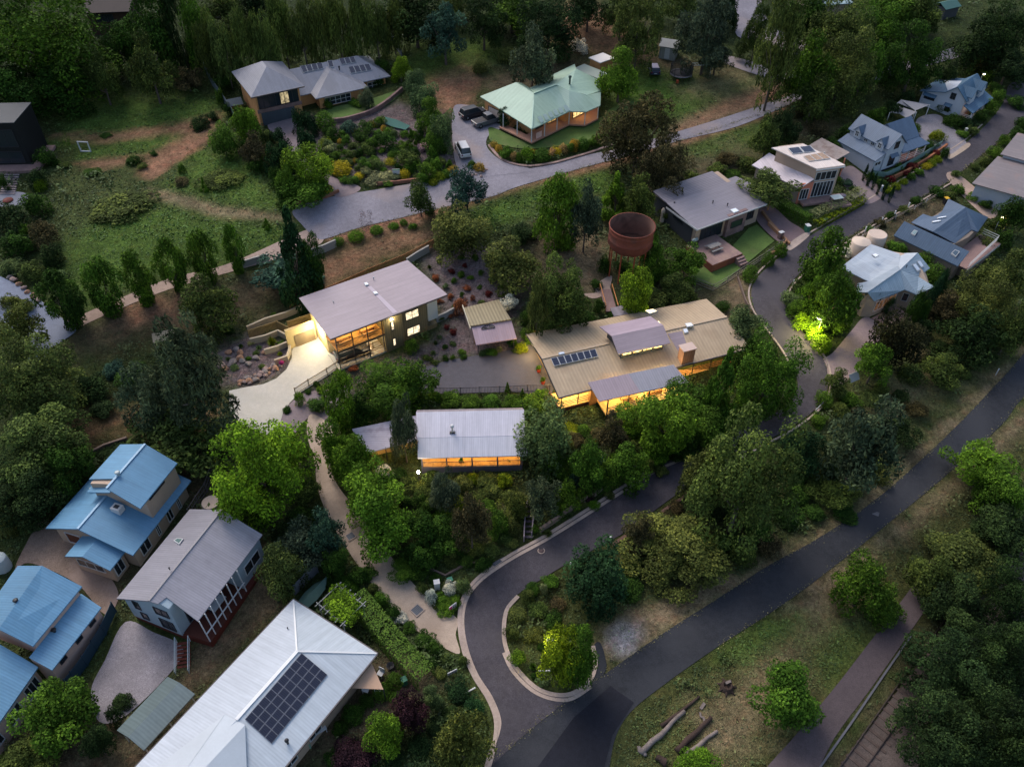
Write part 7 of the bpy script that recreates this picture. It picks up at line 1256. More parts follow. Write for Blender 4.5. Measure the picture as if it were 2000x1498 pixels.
# ---------------------------------------------------------------- 18 right edge house
b=Bld('brown_grey_roofed_house','low pale house with stepped brown grey roofs cut off by the right edge','house',(1500,1290),(1860,1390),8.5,5.8,(1600,100,5))
b.roof([(-.1,-.1,8.5),(9,-.1,8.5),(11,9.3,9.3),(1.6,9.6,9.3)],mat('brown_grey_roof',K(122,116,122),.6,.07,.5,rib='y',ribw=.3,ribc=.05,stain=(K(140,118,116),.4,.5))); b.roof([(1.8,9.2,9.9),(10,9.0,9.9),(12,17.5,10.5),(2.8,17.2,10.5)],mat('brown_grey_roof',(.1,.1,.1))); b.wall([(.5,.4,8.35),(9,.4,8.35),(10.5,9.2,9.1),(2.0,9.4,9.1)],W_WHITE,4.2); b.wall([(2.3,9.6,9.7),(10,9.4,9.7),(11,16.8,10.2),(3.2,16.8,10.2)],W_WHITE,4.6)
# ---------------------------------------------------------------- 19 black house, 20 brick house at the top
def at3(x,y,z): w_=P(x,y,z); return (float(w_[0]),float(w_[1]),float(z))
e=Bld('black_modern_house','black box shaped house with a big dark window at the left edge','house',(-60,243),(27,241),16,9.3)
zz=16
b=e; b.wall([(0,0,zz),(b.L,0,zz),(b.L+.2,6.5,zz),(0,6.5,zz)],mat('black_cladding',K(14,18,22),.7,.1,1,rib='x',ribw=.3,ribc=.2),7.5); b.roof([(-.1,-.1,zz+.15),(b.L+.1,-.1,zz+.15),(b.L+.3,6.6,zz+.15),(-.1,6.6,zz+.15)],mat('charcoal_flat_roof',K(58,64,72),.7,.08)); b.win((0,0,b.L,0),1.5,b.L-.7,12.2,15,3,fr=FR_D); b.win((0,0,b.L,0),1.5,b.L-.7,9.6,11.5,2,fr=FR_D)
b.box('deck',D_TIMB,0,b.L+1.6,-2.0,-.01,8.6,9.3); b.box('deck',D_TIMB,b.L+.25,b.L+1.6,0,6,8.6,9.3)
b=Bld('brick_house','brown brick house wall with one dark window glimpsed between trees at the top left','house',(168,25),(250,22),17,13,(0,0,1)); b.wall([(0,0,17),(b.L,0,17),(b.L,8,17),(0,8,17)],mat('dull_brown_brick',K(70,52,44),.9,.15,2),11.5); b.roof([(-.5,-.6,17.1),(b.L+.5,-.6,17.1),(b.L+.5,4,18.5),(-.5,4,18.5)],mat('dull_brown_roof',K(50,42,42),.8,.1)); b.win((0,0,b.L,0),1.4,4.5,15.2,16.6,3,fr=FR_D)
b=Bld('far_house','pale roofed building almost hidden by trees at the top edge right of centre','house',(1590,12),(1660,6),16,12,(0,0,1)); b.wall([(0,0,16),(b.L,0,16),(b.L,6,16),(0,6,16)],W_CREAM,11); b.roof([(-.5,-.5,16.1),(b.L+.5,-.5,16.1),(b.L+.5,6,17),(-.5,6,17)],mat('pale_teal_roof',K(140,165,180),.6,.1))
# ---------------------------------------------------------------- walls, fences, rocks
def line3(pts,step=None,smooth=False):
    q=[G(*p) for p in (spline(pts,False) if smooth else pts)]; out=[q[0]]
    for a,c in zip(q,q[1:]):
        L=np.hypot(*(c-a)[:2]); k=max(1,int(round(L/step))) if step else 1
        for i in range(1,k+1):
            s=a+(c-a)*i/k; out.append(np.array([s[0],s[1],g1(s[0],s[1])]))
    return out
def low_wall(name,pts,wd,h,m,label,cat='wall',smooth=False,base=-.4,group=None):
    o=ribbon(name,pts,wd,h,m,kind=None,smooth=smooth,base=base); return tag(o,label,cat,group)
def fence(name,pts,h,m,label,post=2.4,gap=.15,pw=.05,rails=(.15,.9),pm=None,smooth=False,solid=False,pick=True,group=None):
    q=line3(pts,post,smooth); o0=q[0].copy(); e=empty(name,tuple(o0),0,label,'fence',group); k=MB()
    for a,c in zip(q,q[1:]):
        A=Vector(a-o0);B=Vector(c-o0); L=(B-A).length
        if solid: k.bar(A+Vector((0,0,h*.52)),B+Vector((0,0,h*.52)),.05,h*.9); continue
        for r in rails: k.bar(A+Vector((0,0,h*r)),B+Vector((0,0,h*r)),.05,.07)
        if pick:
            n=int(L/gap)
            for i in range(1,n): p_=A+(B-A)*(i/n); k.bar(p_+Vector((0,0,.06)),p_+Vector((0,0,h)),pw)
    k.build('fence_panel',m,e)
    for a in q[:90]: v=Vector(a-o0); MB().bar(v+Vector((0,0,-.3)),v+Vector((0,0,h+.08)),.10).build('post',pm or m,e)
    return e
SLAT=mat('pale_timber_slats',K(150,130,90),.8,.12,2); BARS=mat('bronze_bars',(.1,.1,.1)); OLDT=mat('old_grey_timber',K(112,98,92),.9,.15,2); RETW=mat('pale_block_wall',K(150,150,150),.85,.06); CRW=mat('cream_block_wall',K(165,155,140),.85,.07); ORF=mat('orange_pine_palings',K(150,105,70),.85,.12,2)
fence('picket_fence',[(578,772),(604,755),(640,733),(665,716),(700,697),(730,683),(762,668)],1.2,mat('khaki_bars',K(120,108,80),.7,.1),'bronze bar fence along the lower side of the bright concrete driveway',2.2,.15,.04)
fence('picket_fence',[(845,771),(900,770),(975,768),(1030,765),(1073,765)],1.2,mat('dark_grey_bars',K(90,86,96),.7,.1),'dark bar fence along the lower edge of the asphalt court',2.4,.17,.04)
fence('paling_fence',[(567,604),(600,592),(660,568),(720,540),(790,512),(840,486),(862,476)],1.3,ORF,'stepped orange pine paling fence behind the two storey house',2.6,.2,.12)
low_wall('retaining_wall',[(484,648),(520,632),(560,620),(590,606)],.25,.9,CRW,'pale block retaining wall above the bright driveway, topmost tier',base=-.6)
low_wall('retaining_wall',[(490,672),(520,665),(545,655),(570,668)],.25,.9,CRW,'pale block retaining wall with a slatted screen, middle tier above the bright driveway')
low_wall('retaining_wall',[(518,692),(545,684),(568,674)],.25,.8,CRW,'short pale block retaining wall, lowest tier beside the bright driveway')
low_wall('retaining_wall',[(568,676),(567,690),(562,704),(538,712)],.25,.8,CRW,'pale curved end wall with a round pink sign beside the bright driveway')
low_wall('retaining_wall',[(795,518),(815,505),(838,492)],.25,1.1,RETW,'grey block retaining wall at the back right corner of the two storey house')
low_wall('retaining_wall',[(852,630),(870,622),(888,612)],.25,1.0,RETW,'grey block retaining wall between the two storey house and the carport shed')
low_wall('retaining_wall',[(610,500),(635,492),(657,482)],.25,1.2,RETW,'light concrete wall at the end of the upper road below the bitumen')
low_wall('retaining_wall',[(468,524),(500,514),(525,508)],.25,1.0,RETW,'light concrete wall beside the gravel track under the last avenue tree')
fence('slatted_screen',[(488,660),(520,650),(543,642),(566,654)],1.3,SLAT,'pale timber slatted screen stepping above the bright driveway, left part',1.5,.16,.1)
fence('slatted_screen',[(566,650),(590,642),(612,634)],1.9,SLAT,'pale timber slatted screen above the brown garage roller, right part',1.6,.16,.1)
e=empty('retaining_bay',tuple(G(592,672)),.56,'cream walled recess with a brown roller door beside the bright driveway','garage door'); MB().box(-1.9,1.9,-.1,.25,-.4,3.0).build('wall',mat('cream_side_wall',(.1,.1,.1)),e); MB().box(-.9,1.7,-.18,-.101,.0,1.9).build('roller_door',mat('brown_roller_door',K(125,108,82),.7,.06,1,rib='x',ribw=3,ribc=.05),e)
c=G(550,712); e=empty('round_sign',(c[0],c[1],c[2]),.5,'round magenta disc sign on the pale wall beside the bright driveway','sign'); MB().tube([(0,-.2,.45),(0,-.16,.45)],.32,20).build('disc',mat('magenta_disc',K(190,50,130),.6,.03),e)
c=G(577,648); t=empty('timber_table',(c[0],c[1],c[2]),.6,'red brown timber table in the walled terrace behind the slatted screen','table'); MB().box(-.8,.8,-.4,.4,.68,.75).build('tabletop',mat('red_timber',K(140,75,45),.8,.1),t); [MB().box(x-.05,x+.05,y-.05,y+.05,0,.68).build('leg',mat('red_timber',(.1,.1,.1)),t) for x in(-.7,.7) for y in(-.3,.3)]
# stone retaining wall and garden edges of the garage house
low_wall('stone_retaining_wall',[(648,240),(672,238),(700,231),(726,222),(752,206),(772,190),(786,178)],.4,.75,W_STONE,'long curved stone retaining wall holding the garage house lawn',smooth=True)
low_wall('garden_edge_wall',[(735,362),(775,359),(815,354),(840,350)],.3,.5,mat('red_brick_edge',K(140,98,82),.9,.15,2),'low red brick edging along the upper road below the terraced garden'); low_wall('garden_edge_wall',[(578,398),(610,394),(640,386),(662,376)],.3,.5,mat('red_brick_edge',(.1,.1,.1)),'low red brick edging left of the garage house driveway mouth')
low_wall('stone_border',[(955,285),(975,309),(1000,321),(1035,326),(1080,320),(1120,309),(1160,297),(1195,284)],.45,.22,mat('rubble_stone',K(140,120,118),.9,.3,3,.2),'rubble stone border edging the green roofed house lawn along the drive',smooth=True)
low_wall('street_wall',[(1055,1038),(1082,1020),(1110,1000),(1140,980),(1178,958),(1215,938),(1250,915)],.3,.6,mat('weathered_wall',K(135,118,112),.9,.15,2),'low weathered wall running along the upper side of the winding street',smooth=True)
low_wall('guard_kerb',[(1195,1065),(1240,1035),(1290,1002),(1340,968),(1365,950)],.35,.12,mat('rubble_edge',K(112,88,80),.9,.2,2),'low stony edging on the lower side of the winding street')
low_wall('street_wall',[(1440,545),(1455,590),(1466,610)],.15,.5,OLDT,'short timber edge wall at the bend by the dry yard')
low_wall('retaining_wall',[(1488,417),(1503,437),(1525,462),(1541,480)],.3,.5,mat('tan_stone',K(150,115,90),.9,.15,2),'tan stone wall between the brown driveway and the green hedge') 
low_wall('retaining_wall',[(1500,440),(1512,452),(1534,473),(1526,488),(1505,500)],.3,.6,mat('tan_stone',(.1,.1,.1)),'tan stone garden wall round the front of the grey roofed house lawn')
fence('wire_fence',[(1530,478),(1500,500),(1460,526),(1420,552),(1392,568),(1352,552),(1350,546)],1.0,mat('grey_green_wire',K(110,108,104),.7,.1),'grey wire fence round the lawn of the grey roofed house',2.4,.5,.02,rails=(.1,.5,.98))
fence('tall_side_fence',[(402,142),(415,168),(430,190),(447,215),(460,235),(463,258)],1.7,mat('blue_grey_fence',K(85,98,110),.7,.08),'blue grey metal fence between the paddock and the garage house',2.4,solid=True)
fence('tall_side_fence',[(765,80),(775,98),(785,112)],1.5,mat('blue_grey_fence',(.1,.1,.1)),'short blue grey fence on the slope right of the garage house',2.4,solid=True)
fence('garden_fence',[(1590,340),(1600,330)],.8,FR_W,'tiny white gate by the white dormer house',1) if 0 else None
fence('street_fence',[(1696,342),(1728,347),(1754,335),(1800,308),(1836,286)],.9,mat('sage_pickets',K(120,150,150),.7,.06),'pale teal fence in front of the white dormer house',1.8,.14,.09)
low_wall('retaining_wall',[(1738,353),(1770,338),(1810,314),(1848,287)],.3,.6,mat('terracotta_wall',K(150,98,70),.85,.1),'terracotta coloured wall below the white dormer house')
fence('colour_steel_fence',[(228,1195),(208,1240),(190,1270),(172,1300),(150,1330),(138,1345)],1.8,mat('dark_blue_steel',K(30,58,78),.6,.08),'dark blue steel fence between the gravel yard and the lower blue house',2.4,solid=True)
fence('wire_fence',[(420,905),(415,930),(405,960),(388,985),(372,1010)],1.4,mat('dark_grey_bars',(.1,.1,.1)),'thin dark fence between the upper blue house and the big bright tree',2.4,.3,.03,rails=(.1,.5,.98))
low_wall('retaining_wall',[(176,890),(205,875),(250,860)],.25,.6,OLDT,'long timber retaining edge behind the upper blue house'); low_wall('retaining_wall',[(560,1215),(600,1180)],.2,.2,OLDT,'x') if 0 else None
fence('lattice_fence',[(575,1165),(600,1140),(622,1118)],1.8,mat('grey_boards_fence',K(110,115,125),.8,.08),'grey board fence behind the covered boat',2.2,solid=True)
fence('yard_fence',[(1700,660),(1720,640),(1760,610)],.5,FR_W,'x') if 0 else None
fence('guard_fence',[(1660,480),(1705,452),(1748,428),(1786,409),(1830,384)],.6,mat('grey_wire',K(130,120,118),.7,.1),'low wire guard fence with pale posts along the right side of the street',3.2,.6,.02,rails=(.5,.95),pm=FR_W,pick=False)
low_wall('slope_kerb',[(1880,548),(1910,520),(1950,480),(1975,455)],.2,.3,OLDT,'thin pale edging on the slope right of the navy roofed house')
fence('guard_fence',[(1592,806),(1606,792),(1622,775)],.6,FR_W,'white curved guard rail at the hairpin of the street',1.2,.5,.02,rails=(.95,),pick=False)
low_wall('timber_edge',[(840,1112),(870,1125),(905,1105),(930,1100)],.2,.25,OLDT,'weathered sleeper edging behind the white utility box')
low_wall('steps_side_wall',[(1030,985),(1026,1010),(1024,1035),(1023,1058)],.12,.9,mat('pale_lilac_rail',K(140,130,142),.7,.06),'pale side rail on the left of the garden steps'); low_wall('steps_side_wall',[(1044,995),(1041,1020),(1038,1048)],.12,.7,mat('pale_lilac_rail',(.1,.1,.1)),'pale side rail on the right of the garden steps')
st=empty('garden_steps',tuple(G(1033,1025)),0,'dark timber garden steps going down to the winding street','stairs'); o0=G(1033,1025); k=MB()
for i in range(7):
    c=G(1035-1*i*.4,990+i*10)-o0; k.box(c[0]-.45,c[0]+.45,c[1]-.13,c[1]+.13,c[2]+.1,c[2]+.22)
k.build('treads',mat('dark_treads',K(86,80,90),.8,.1),st)
# ramp to the tan roofed house
e=empty('timber_walkway',tuple(G(1188,590)),0,'narrow timber walkway with two handrails behind the tan roofed house','walkway'); o0=G(1188,590); a_=G(1182,568)-o0; c_=G(1194,612)-o0
MB().bar(Vector(a_)+Vector((0,0,.2)),Vector(c_)+Vector((0,0,.3)),1.5,.1).build('deck',D_TIMB,e)
for s in(-.8,.8): MB().bar(Vector(a_)+Vector((s,0,1.2)),Vector(c_)+Vector((s,0,1.3)),.09,.07).bar(Vector(a_)+Vector((s,0,.1)),Vector(a_)+Vector((s,0,1.2)),.08).bar(Vector(c_)+Vector((s,0,.1)),Vector(c_)+Vector((s,0,1.3)),.08).build('handrail',mat('orange_rail',K(190,130,80),.7,.05),e)
# rocks
def rock_mesh(i):
    r=random.Random(i); bm=bmesh.new(); bmesh.ops.create_icosphere(bm,subdivisions=2,radius=1)
    ax=[Vector((r.uniform(-1,1),r.uniform(-1,1),r.uniform(-1,1))).normalized() for _ in range(7)]
    for v in bm.verts:
        for a in ax:
            d=v.co.dot(a)
            if d>.62: v.co-=a*(d-.62)*.9
        v.co*=1+r.uniform(-.05,.05)
    me=bpy.data.meshes.new('rock'); bm.to_mesh(me); bm.free(); return me
ROCKM=[mat('orange_granite',K(150,118,100),.9,.25,3,.25),mat('pink_granite',K(140,122,122),.9,.2,3,.2),mat('grey_rock',K(125,118,120),.9,.2,3,.2)]; RM=[]
for i in range(6):
    me=rock_mesh(i+3); me.materials.append(ROCKM[i%3]); RM.append(me)
def rocks(pts,label,group,s0=.24,s1=.46):
    for i,(x,y) in enumerate(sorted(pts)):
        c=G(x,y); s=random.uniform(s0,s1); o=bpy.data.objects.new('boulder',RM[random.randrange(6)]); COL.objects.link(o); o.location=(c[0],c[1],c[2]+s*.3); o.scale=(s*random.uniform(.9,1.3),s,s*.7); o.rotation_euler=(0,0,random.uniform(0,6)); tag(o,ORD[i]+' from the left, '+label if i<len(ORD) else 'rightmost '+label,'rock',group)
R_=random.Random(9); pts=[]
for i in range(42):
    t=i/42; pts.append((470+88*t+R_.uniform(-5,5),748-38*t*t-12*t+R_.uniform(-7,6)))
rocks(pts,'granite boulder of the rock wall edging the bright driveway','boulders edging the bright driveway')
rocks([(446,690),(462,684),(470,700),(456,707),(474,706),(515,690),(452,712),(440,722),(485,712),(500,700),(430,716),(470,690)],'single boulder set in the mulch above the rock wall','boulders set in the mulch',.35,.6)
rocks([(28,548),(38,556),(48,564),(55,572),(66,580),(75,588),(20,542),(32,612),(40,622),(28,600)],'pale rock along the edge of the blue grey road','rocks along the blue grey road',.4,.7)
rocks([(930,343),(938,340),(945,337),(922,345),(950,333),(940,346)],'stone in the small border at the drive mouth','stones at the drive mouth',.25,.4)
# ---------------------------------------------------------------- rusty tank on its stand
RUST=mat('rusty_red_iron',K(122,66,54),.85,.2,.8,.15,stain=(K(98,66,60),.6,.8)); RUSTI=mat('rust_inside',K(112,84,76),.9,.2,1,stain=(K(70,50,46),.5,.7)); 
c=P(1229,487,9.6); c0=(c[0],c[1],g1(c[0],c[1])); e=empty('water_tank',c0,0,'big open topped rusty red iron water tank standing on a ring of legs','water tank'); zb=10.35-c0[2]
def ring(prof,nm,m): return MB().lathe(prof,(0,0,0),40).build(nm,m,e)
ring([(2.75,zb),(3.05,zb+.5),(3.0,zb+1.15),(3.03,zb+1.2),(3.0,zb+1.25),(3.0,zb+2.3),(3.03,zb+2.35),(3.0,zb+2.4),(2.98,zb+2.9),(3.1,zb+2.95),(3.1,zb+3.08),(2.98,zb+3.1)],'tank_wall',RUST); ring([(2.96,zb+3.08),(2.92,zb+2.9),(2.95,zb+.6),(2.7,zb+.1)],'tank_lining',RUSTI); ring([(0,zb+.08),(2.75,zb+.08),(2.75,zb-.02),(0,zb-.02)],'tank_floor',RUSTI)
for i in range(9):
    a=i*6.283/9; MB().bar((2.6*math.cos(a),2.6*math.sin(a),-.3),(2.6*math.cos(a),2.6*math.sin(a),zb),.16).build('leg',mat('rust_leg',K(165,80,55),.8,.15,2),e)
for i in range(9): a=i*6.283/9;a2=(i+1)*6.283/9; MB().bar((2.6*math.cos(a),2.6*math.sin(a),zb-.15),(2.6*math.cos(a2),2.6*math.sin(a2),zb-.15),.12,.2).build('ring_beam',RUST,e)
def tank(px,py,r,h,m,label,lip=True):
    c=G(px,py); e=empty('water_tank',tuple(c),0,label,'water tank'); MB().lathe([(r,-.2),(r,h),(r*.93,h+.06)],n=28).build('tank_wall',m,e); MB().lathe([(r*.93,h+.05),(r*.7,h+.02) if lip else (r*.6,h+.25),(0,h+.0) if lip else (0,h+.4)],n=28).build('tank_lid',mat('tank_lid_pale',K(196,180,172),.7,.08) if lip else m,e)
tank(1674,497,1.35,2.2,mat('cream_plastic',K(205,190,180),.6,.05),'cream round tank with a domed top beside the pale blue roof',False); tank(1706,480,1.35,2.0,mat('cream_plastic',(.1,.1,.1)),'cream round tank with a ring rim nearer the street')
tank(84,714,1.2,1.6,mat('pale_blue_plastic',K(150,175,205),.5,.05),'pale blue round tank under the olive tree at the left',False); tank(8,1108,.8,1.6,mat('galvanised',(.5,.5,.5)),'galvanised round tank at the left edge above the lower blue house',False); tank(415,990,1.0,.8,mat('grey_ring_concrete',K(120,115,118),.9,.1),'low round concrete trough behind the grey roofed house'); tank(1293,432,.35,1.9,mat('cream_plastic',(.1,.1,.1)),'slim pale upright tank beside the dark wall of the grey roofed house',False)
# ---------------------------------------------------------------- vehicles
TYRE=mat('tyre',(.015,.015,.016),.9,.1); RIM=mat('alloy_rim',K(130,130,135),.4,.05,metal=.5); CGL=glass('car_glass',(.02,.025,.03)); LAMPW=mat('headlight_glass',K(190,190,195),.3,.02); LAMPR=mat('tail_light_glass',K(120,25,22),.4,.02)
def car(rear,front,color,label,kind='wagon',L=4.7,H=1.72,name='parked_car',white_roof=None,zoff=0.1):
    a=G(*rear);c=G(*front); m_=(a+c)/2; yaw=math.atan2(c[1]-a[1],c[0]-a[0]); e=empty(name,(m_[0],m_[1],g1(m_[0],m_[1])+zoff),yaw,label,'utility' if kind=='ute' else 'car'); W=.92; h=L/2
    paint=mat('paint_'+color[0],color[1],.3,.04,spec=.6)
    def loft(st,nm,m,par=e,bev=.04,sm=False):
        k=MB(); n=len(st); vs=[]
        for x,w0,w1,z0,z1 in st: vs+=[(x,-w0,z0),(x,w0,z0),(x,w1,z1),(x,-w1,z1)]
        fs=[(4*i+j,4*i+(j+1)%4,4*i+4+(j+1)%4,4*i+4+j) for i in range(n-1) for j in range(4)]+[(3,2,1,0),(4*n-4,4*n-3,4*n-2,4*n-1)]
        return k.add(vs,fs).build(nm,m,par,bevel=bev)
    zb=.32; belt=.98
    if kind=='ute':
        loft([(-h,.84,.84,zb+.1,belt-.05),(-h+.15,W,W*.97,zb,belt),(-.35,W,W*.97,zb,belt),(.9,W,W*.96,zb,belt+.02),(h-.25,W*.96,W*.9,zb,belt-.05),(h,W*.85,W*.8,zb+.12,belt-.25)],'body',paint)
        MB().box(-h+.12,-.42,-.72,.72,belt-.02,belt+.035).build('tray_cover',mat('tray_black',K(60,58,62),.7,.1),e)
        loft([(-.38,W*.9,W*.76,belt,H-.06),(-.15,W*.9,W*.76,belt,H-.06),(.75,W*.9,W*.76,belt,H-.06),(1.35,W*.9,W*.74,belt,belt+.1)],'windows',CGL,bev=.02); MB().box(-.3,.75,-W*.72,W*.72,H-.07,H).build('roof',paint,e,bevel=.03)
    else:
        loft([(-h,.8,.8,zb+.1,belt-.1),(-h+.15,W,W*.96,zb,belt),(0,W,W*.97,zb,belt+.02),(h*.45,W,W*.95,zb,belt),(h-.3,W*.95,W*.86,zb,belt-.12),(h,W*.8,W*.72,zb+.12,belt-.35)],'body',paint)
        loft([(-h+.12,W*.88,W*.82,belt,belt+.1),(-h+.38,W*.9,W*.74,belt,H-.05),(h*.22,W*.9,W*.74,belt,H-.05),(h*.52,W*.9,W*.76,belt,belt+.06)],'windows',CGL,bev=.02)
        rf=MB().box(-h+.42,h*.22,-W*.72,W*.72,H-.06,H).build('roof',white_roof or paint,e,bevel=.03)
        for s in(-1,1): MB().bar((-h+.5,s*W*.66,H+.03),(h*.15,s*W*.66,H+.03),.04).build('roof_rail',RIM,e)
    for x in(-h+.85,h-.9):
        for s in(-1,1):
            wv=MB(); wv.tube([(x,s*(W-.2),.34),(x,s*(W+.02),.34)],.35,16); wo=wv.build('wheel',TYRE,e); MB().tube([(x,s*(W+.02),.34),(x,s*(W+.035),.34)],.2,12).build('rim',RIM,wo)
    for s in(-1,1): MB().box(h-.17,h-.02,s*.62-.16,s*.62+.16,.66,.78).build('headlight',LAMPW,e); MB().box(-h-.01,-h+.08,s*.68-.1,s*.68+.1,.72,.92).build('tail_light',LAMPR,e)
    MB().box(-h-.015,-h+.02,-.25,.25,.55,.67).build('number_plate',FR_W,e)
    return e
car((904,234),(944,223),('black',(.012,.013,.018)),'black estate car parked nearest the bare slope above the silver utility')
car((928,250),(974,236),('gunmetal',K(82,86,96)),'dark silver dual cab utility with a covered tray in front of the black estate car','ute',5.2,1.8,'parked_utility')
car((910,312),(899,288),('white',K(190,192,200)),'white four wheel drive parked at the lower end of the curved drive',L=4.7,H=1.8)
car((1278,150),(1274,136),('navy',(.015,.02,.06)),'dark blue small car parked on the grass left of the trampoline',L=4.0,H=1.5,white_roof=mat('pale_car_roof',K(180,165,185),.3,.05))
car((668,705),(712,689),('black',(.012,.013,.018)),'black car under the lit carport of the two storey house',L=4.6,H=1.6,zoff=.18)
# ---------------------------------------------------------------- yard things near the top
c=G(1329,152); e=empty('trampoline',tuple(c),0,'round trampoline with a dark net enclosure on the lawn near the top','trampoline'); MB().lathe([(0,.8),(1.75,.8),(1.75,.76),(0,.76)],n=28).build('mat',mat('trampoline_mat',K(60,60,68),.8,.1),e); MB().lathe([(1.75,.76),(1.75,.86),(2.0,.86),(2.0,.74)],n=28).build('rim',mat('rim_pad',K(120,120,130),.7,.08),e)
k=MB()
for i in range(8):
    a=i*.785; MB().tube([(2*math.cos(a),2*math.sin(a),0),(2*math.cos(a),2*math.sin(a),2.6)],.04,6).build('pole',BLACKM,e)
    for j in range(10): a2=a+.785*j/10; k.bar((1.95*math.cos(a2),1.95*math.sin(a2),.85),(1.95*math.cos(a2),1.95*math.sin(a2),2.5),.025)
    for z in np.arange(.95,2.6,.2): k.bar((1.95*math.cos(a),1.95*math.sin(a),z),(1.95*math.cos(a+.785),1.95*math.sin(a+.785),z),.02)
k.build('net',BLACKM,e); MB().box(-1.1,-.7,-2.5,-2.1,0,.5).build('step',mat('orange_step',K(150,70,40),.7,.1),e)
c=G(1366,148); e=empty('climbing_frame',tuple(c),.15,'metal climbing frame with overhead rungs right of the trampoline','climbing frame'); GM=mat('galvanised',(.5,.5,.5)); k=MB(); k.bar((-1.6,-.5,2.1),(1.6,-.5,2.1),.07).bar((-1.6,.5,2.1),(1.6,.5,2.1),.07)
for i in range(7): x=-1.6+i*.53; k.bar((x,-.5,2.1),(x,.5,2.1),.05)
k.build('rungs',GM,e)
for x in(-1.6,1.6):
    for y in(-.5,.5): MB().bar((x*1.1,y*1.3,0),(x,y,2.1),.07).build('leg',GM,e)
c=G(1305,110); e=empty('greenhouse_shed',tuple(c),-.35,'small pale weatherboard shed with a gabled roof beside the trampoline lawn','shed'); WS=mat('pale_shed_boards',K(140,145,145),.7,.08,1,rib='x',ribw=.4,ribc=.12)
MB().box(-1.5,1.5,-1.3,1.3,-.3,2.2).build('wall',WS,e); MB().add([(-1.5,-1.3,2.2),(1.5,-1.3,2.2),(1.5,1.3,2.2),(-1.5,1.3,2.2),(-1.5,0,3.0),(1.5,0,3.0)],[(0,4,3),(1,2,5),(0,1,5,4),(2,3,4,5)]).build('gable',WS,e); MB().slab([(-1.7,-1.5,2.15),(1.7,-1.5,2.15),(1.7,0,3.12),(-1.7,0,3.12)],.06).build('roof',mat('shed_roof_grey',K(150,155,160),.6,.06),e); MB().slab([(-1.7,0,3.12),(1.7,0,3.12),(1.7,1.5,2.15),(-1.7,1.5,2.15)],.06).build('roof',mat('shed_roof_grey',(.1,.1,.1)),e); MB().box(-.5,.4,-1.36,-1.3,0,1.9).build('door',FR_W,e)
def log(px0,px1,r,m,label,name='fallen_log',lift=0):
    a=G(*px0);c=G(*px1); o0=a.copy(); k=MB(); n=7; R3=random.Random(int(px0[0])); pts=[Vector((a+(c-a)*i/n)-o0)+Vector((R3.uniform(-.08,.08),R3.uniform(-.08,.08),r*.7+lift)) for i in range(n+1)]
    k.tube(pts,[r*(1.15-.5*i/n)*R3.uniform(.9,1.1) for i in range(n+1)],9)
    o=k.build(name,m); o.location=tuple(o0); return tag(o,label,'log')
LOGM=mat('silver_dead_wood',K(120,112,112),.95,.3,2,.25); LOGD=mat('dark_dead_wood',K(62,50,46),.95,.3,2,.25)
log((1238,77),(1254,106),.3,LOGM,'grey fallen log on the red slope left of the small shed'); log((1251,1473),(1335,1390),.26,LOGM,'long pale fallen log on the verge, nearest the street mouth'); log((1290,1420),(1366,1362),.16,LOGD,'thin dark fallen log crossing above the long pale one'); log((1322,1468),(1390,1402),.28,LOGD,'thick dark log lying right of the long pale one'); log((1336,1478),(1400,1428),.22,LOGM,'cracked grey log beside the thick dark one'); log((1300,1490),(1280,1478),.35,LOGD,'short dark stump piece at the bottom edge of the verge'); log((1378,1410),(1364,1392),.14,LOGM,'short branch lying across the thick dark log'); log((1245,1462),(1262,1476),.22,LOGM,'short broken end piece by the long pale log')
c=G(1419,1342); k=MB(); R4=random.Random(5); k.lathe([(.75,-.2),(.62,.1),(.5,.45),(.38,.5),(.25,.25),(0,.2)],n=14)
for i in range(7): a=i*.9; k.tube([(.45*math.cos(a),.45*math.sin(a),.15),(1.0*math.cos(a),1.0*math.sin(a),-.05)],[.16,.05],6)
o=k.build('tree_stump',LOGD); o.location=tuple(c); tag(o,'burnt hollow stump with a charred middle on the verge above the logs','stump'); 
b_=MB().box(-.28,.28,-.12,.12,0,.1).build('timber_block',LOGM); b_.location=(c[0]+.1,c[1]+.25,c[2]+.5); b_.rotation_euler=(0,0,.4); tag(b_,'pale timber block lying on the burnt stump','block')
b_=MB().box(-.35,.35,-.14,.14,0,.12).build('timber_block',LOGM); q_=G(1372,1379); b_.location=tuple(q_); b_.rotation_euler=(0,0,.9); tag(b_,'pale timber block on the grass above the dark logs','block')
# soccer goal frame in the left paddock, playhouse
c=G(168,297); e=empty('goal_frame',tuple(c),-.05,'white rectangular goal frame standing in the left paddock','goal'); MB().bar((-.8,0,0),(-.8,0,1.7),.14).bar((.8,0,0),(.8,0,1.7),.14).bar((-.87,0,1.7),(.87,0,1.7),.14).bar((-.8,0,.1),(.8,0,.1),.16).bar((-.8,0,.1),(-1.2,.9,.1),.05).build('frame',FR_W,e)
c=G(461,218); e=empty('playhouse',tuple(c),.5,'small timber playhouse with a grey roof beside the garage house wall','playhouse'); MB().box(-1,1,-.8,.8,-.2,1.6).build('wall',mat('orange_timber',K(140,85,55),.8,.1),e); MB().slab([(-1.3,-1.1,1.5),(1.3,-1.1,1.5),(1.3,0,2.3),(-1.3,0,2.3)],.06).build('roof',mat('playhouse_roof',K(85,95,105),.7,.1),e); MB().slab([(-1.3,0,2.3),(1.3,0,2.3),(1.3,1.1,1.5),(-1.3,1.1,1.5)],.06).build('roof',mat('playhouse_roof',(.1,.1,.1)),e); MB().box(-.3,.3,-.84,-.8,0,1.2).build('door',BLACKM,e)
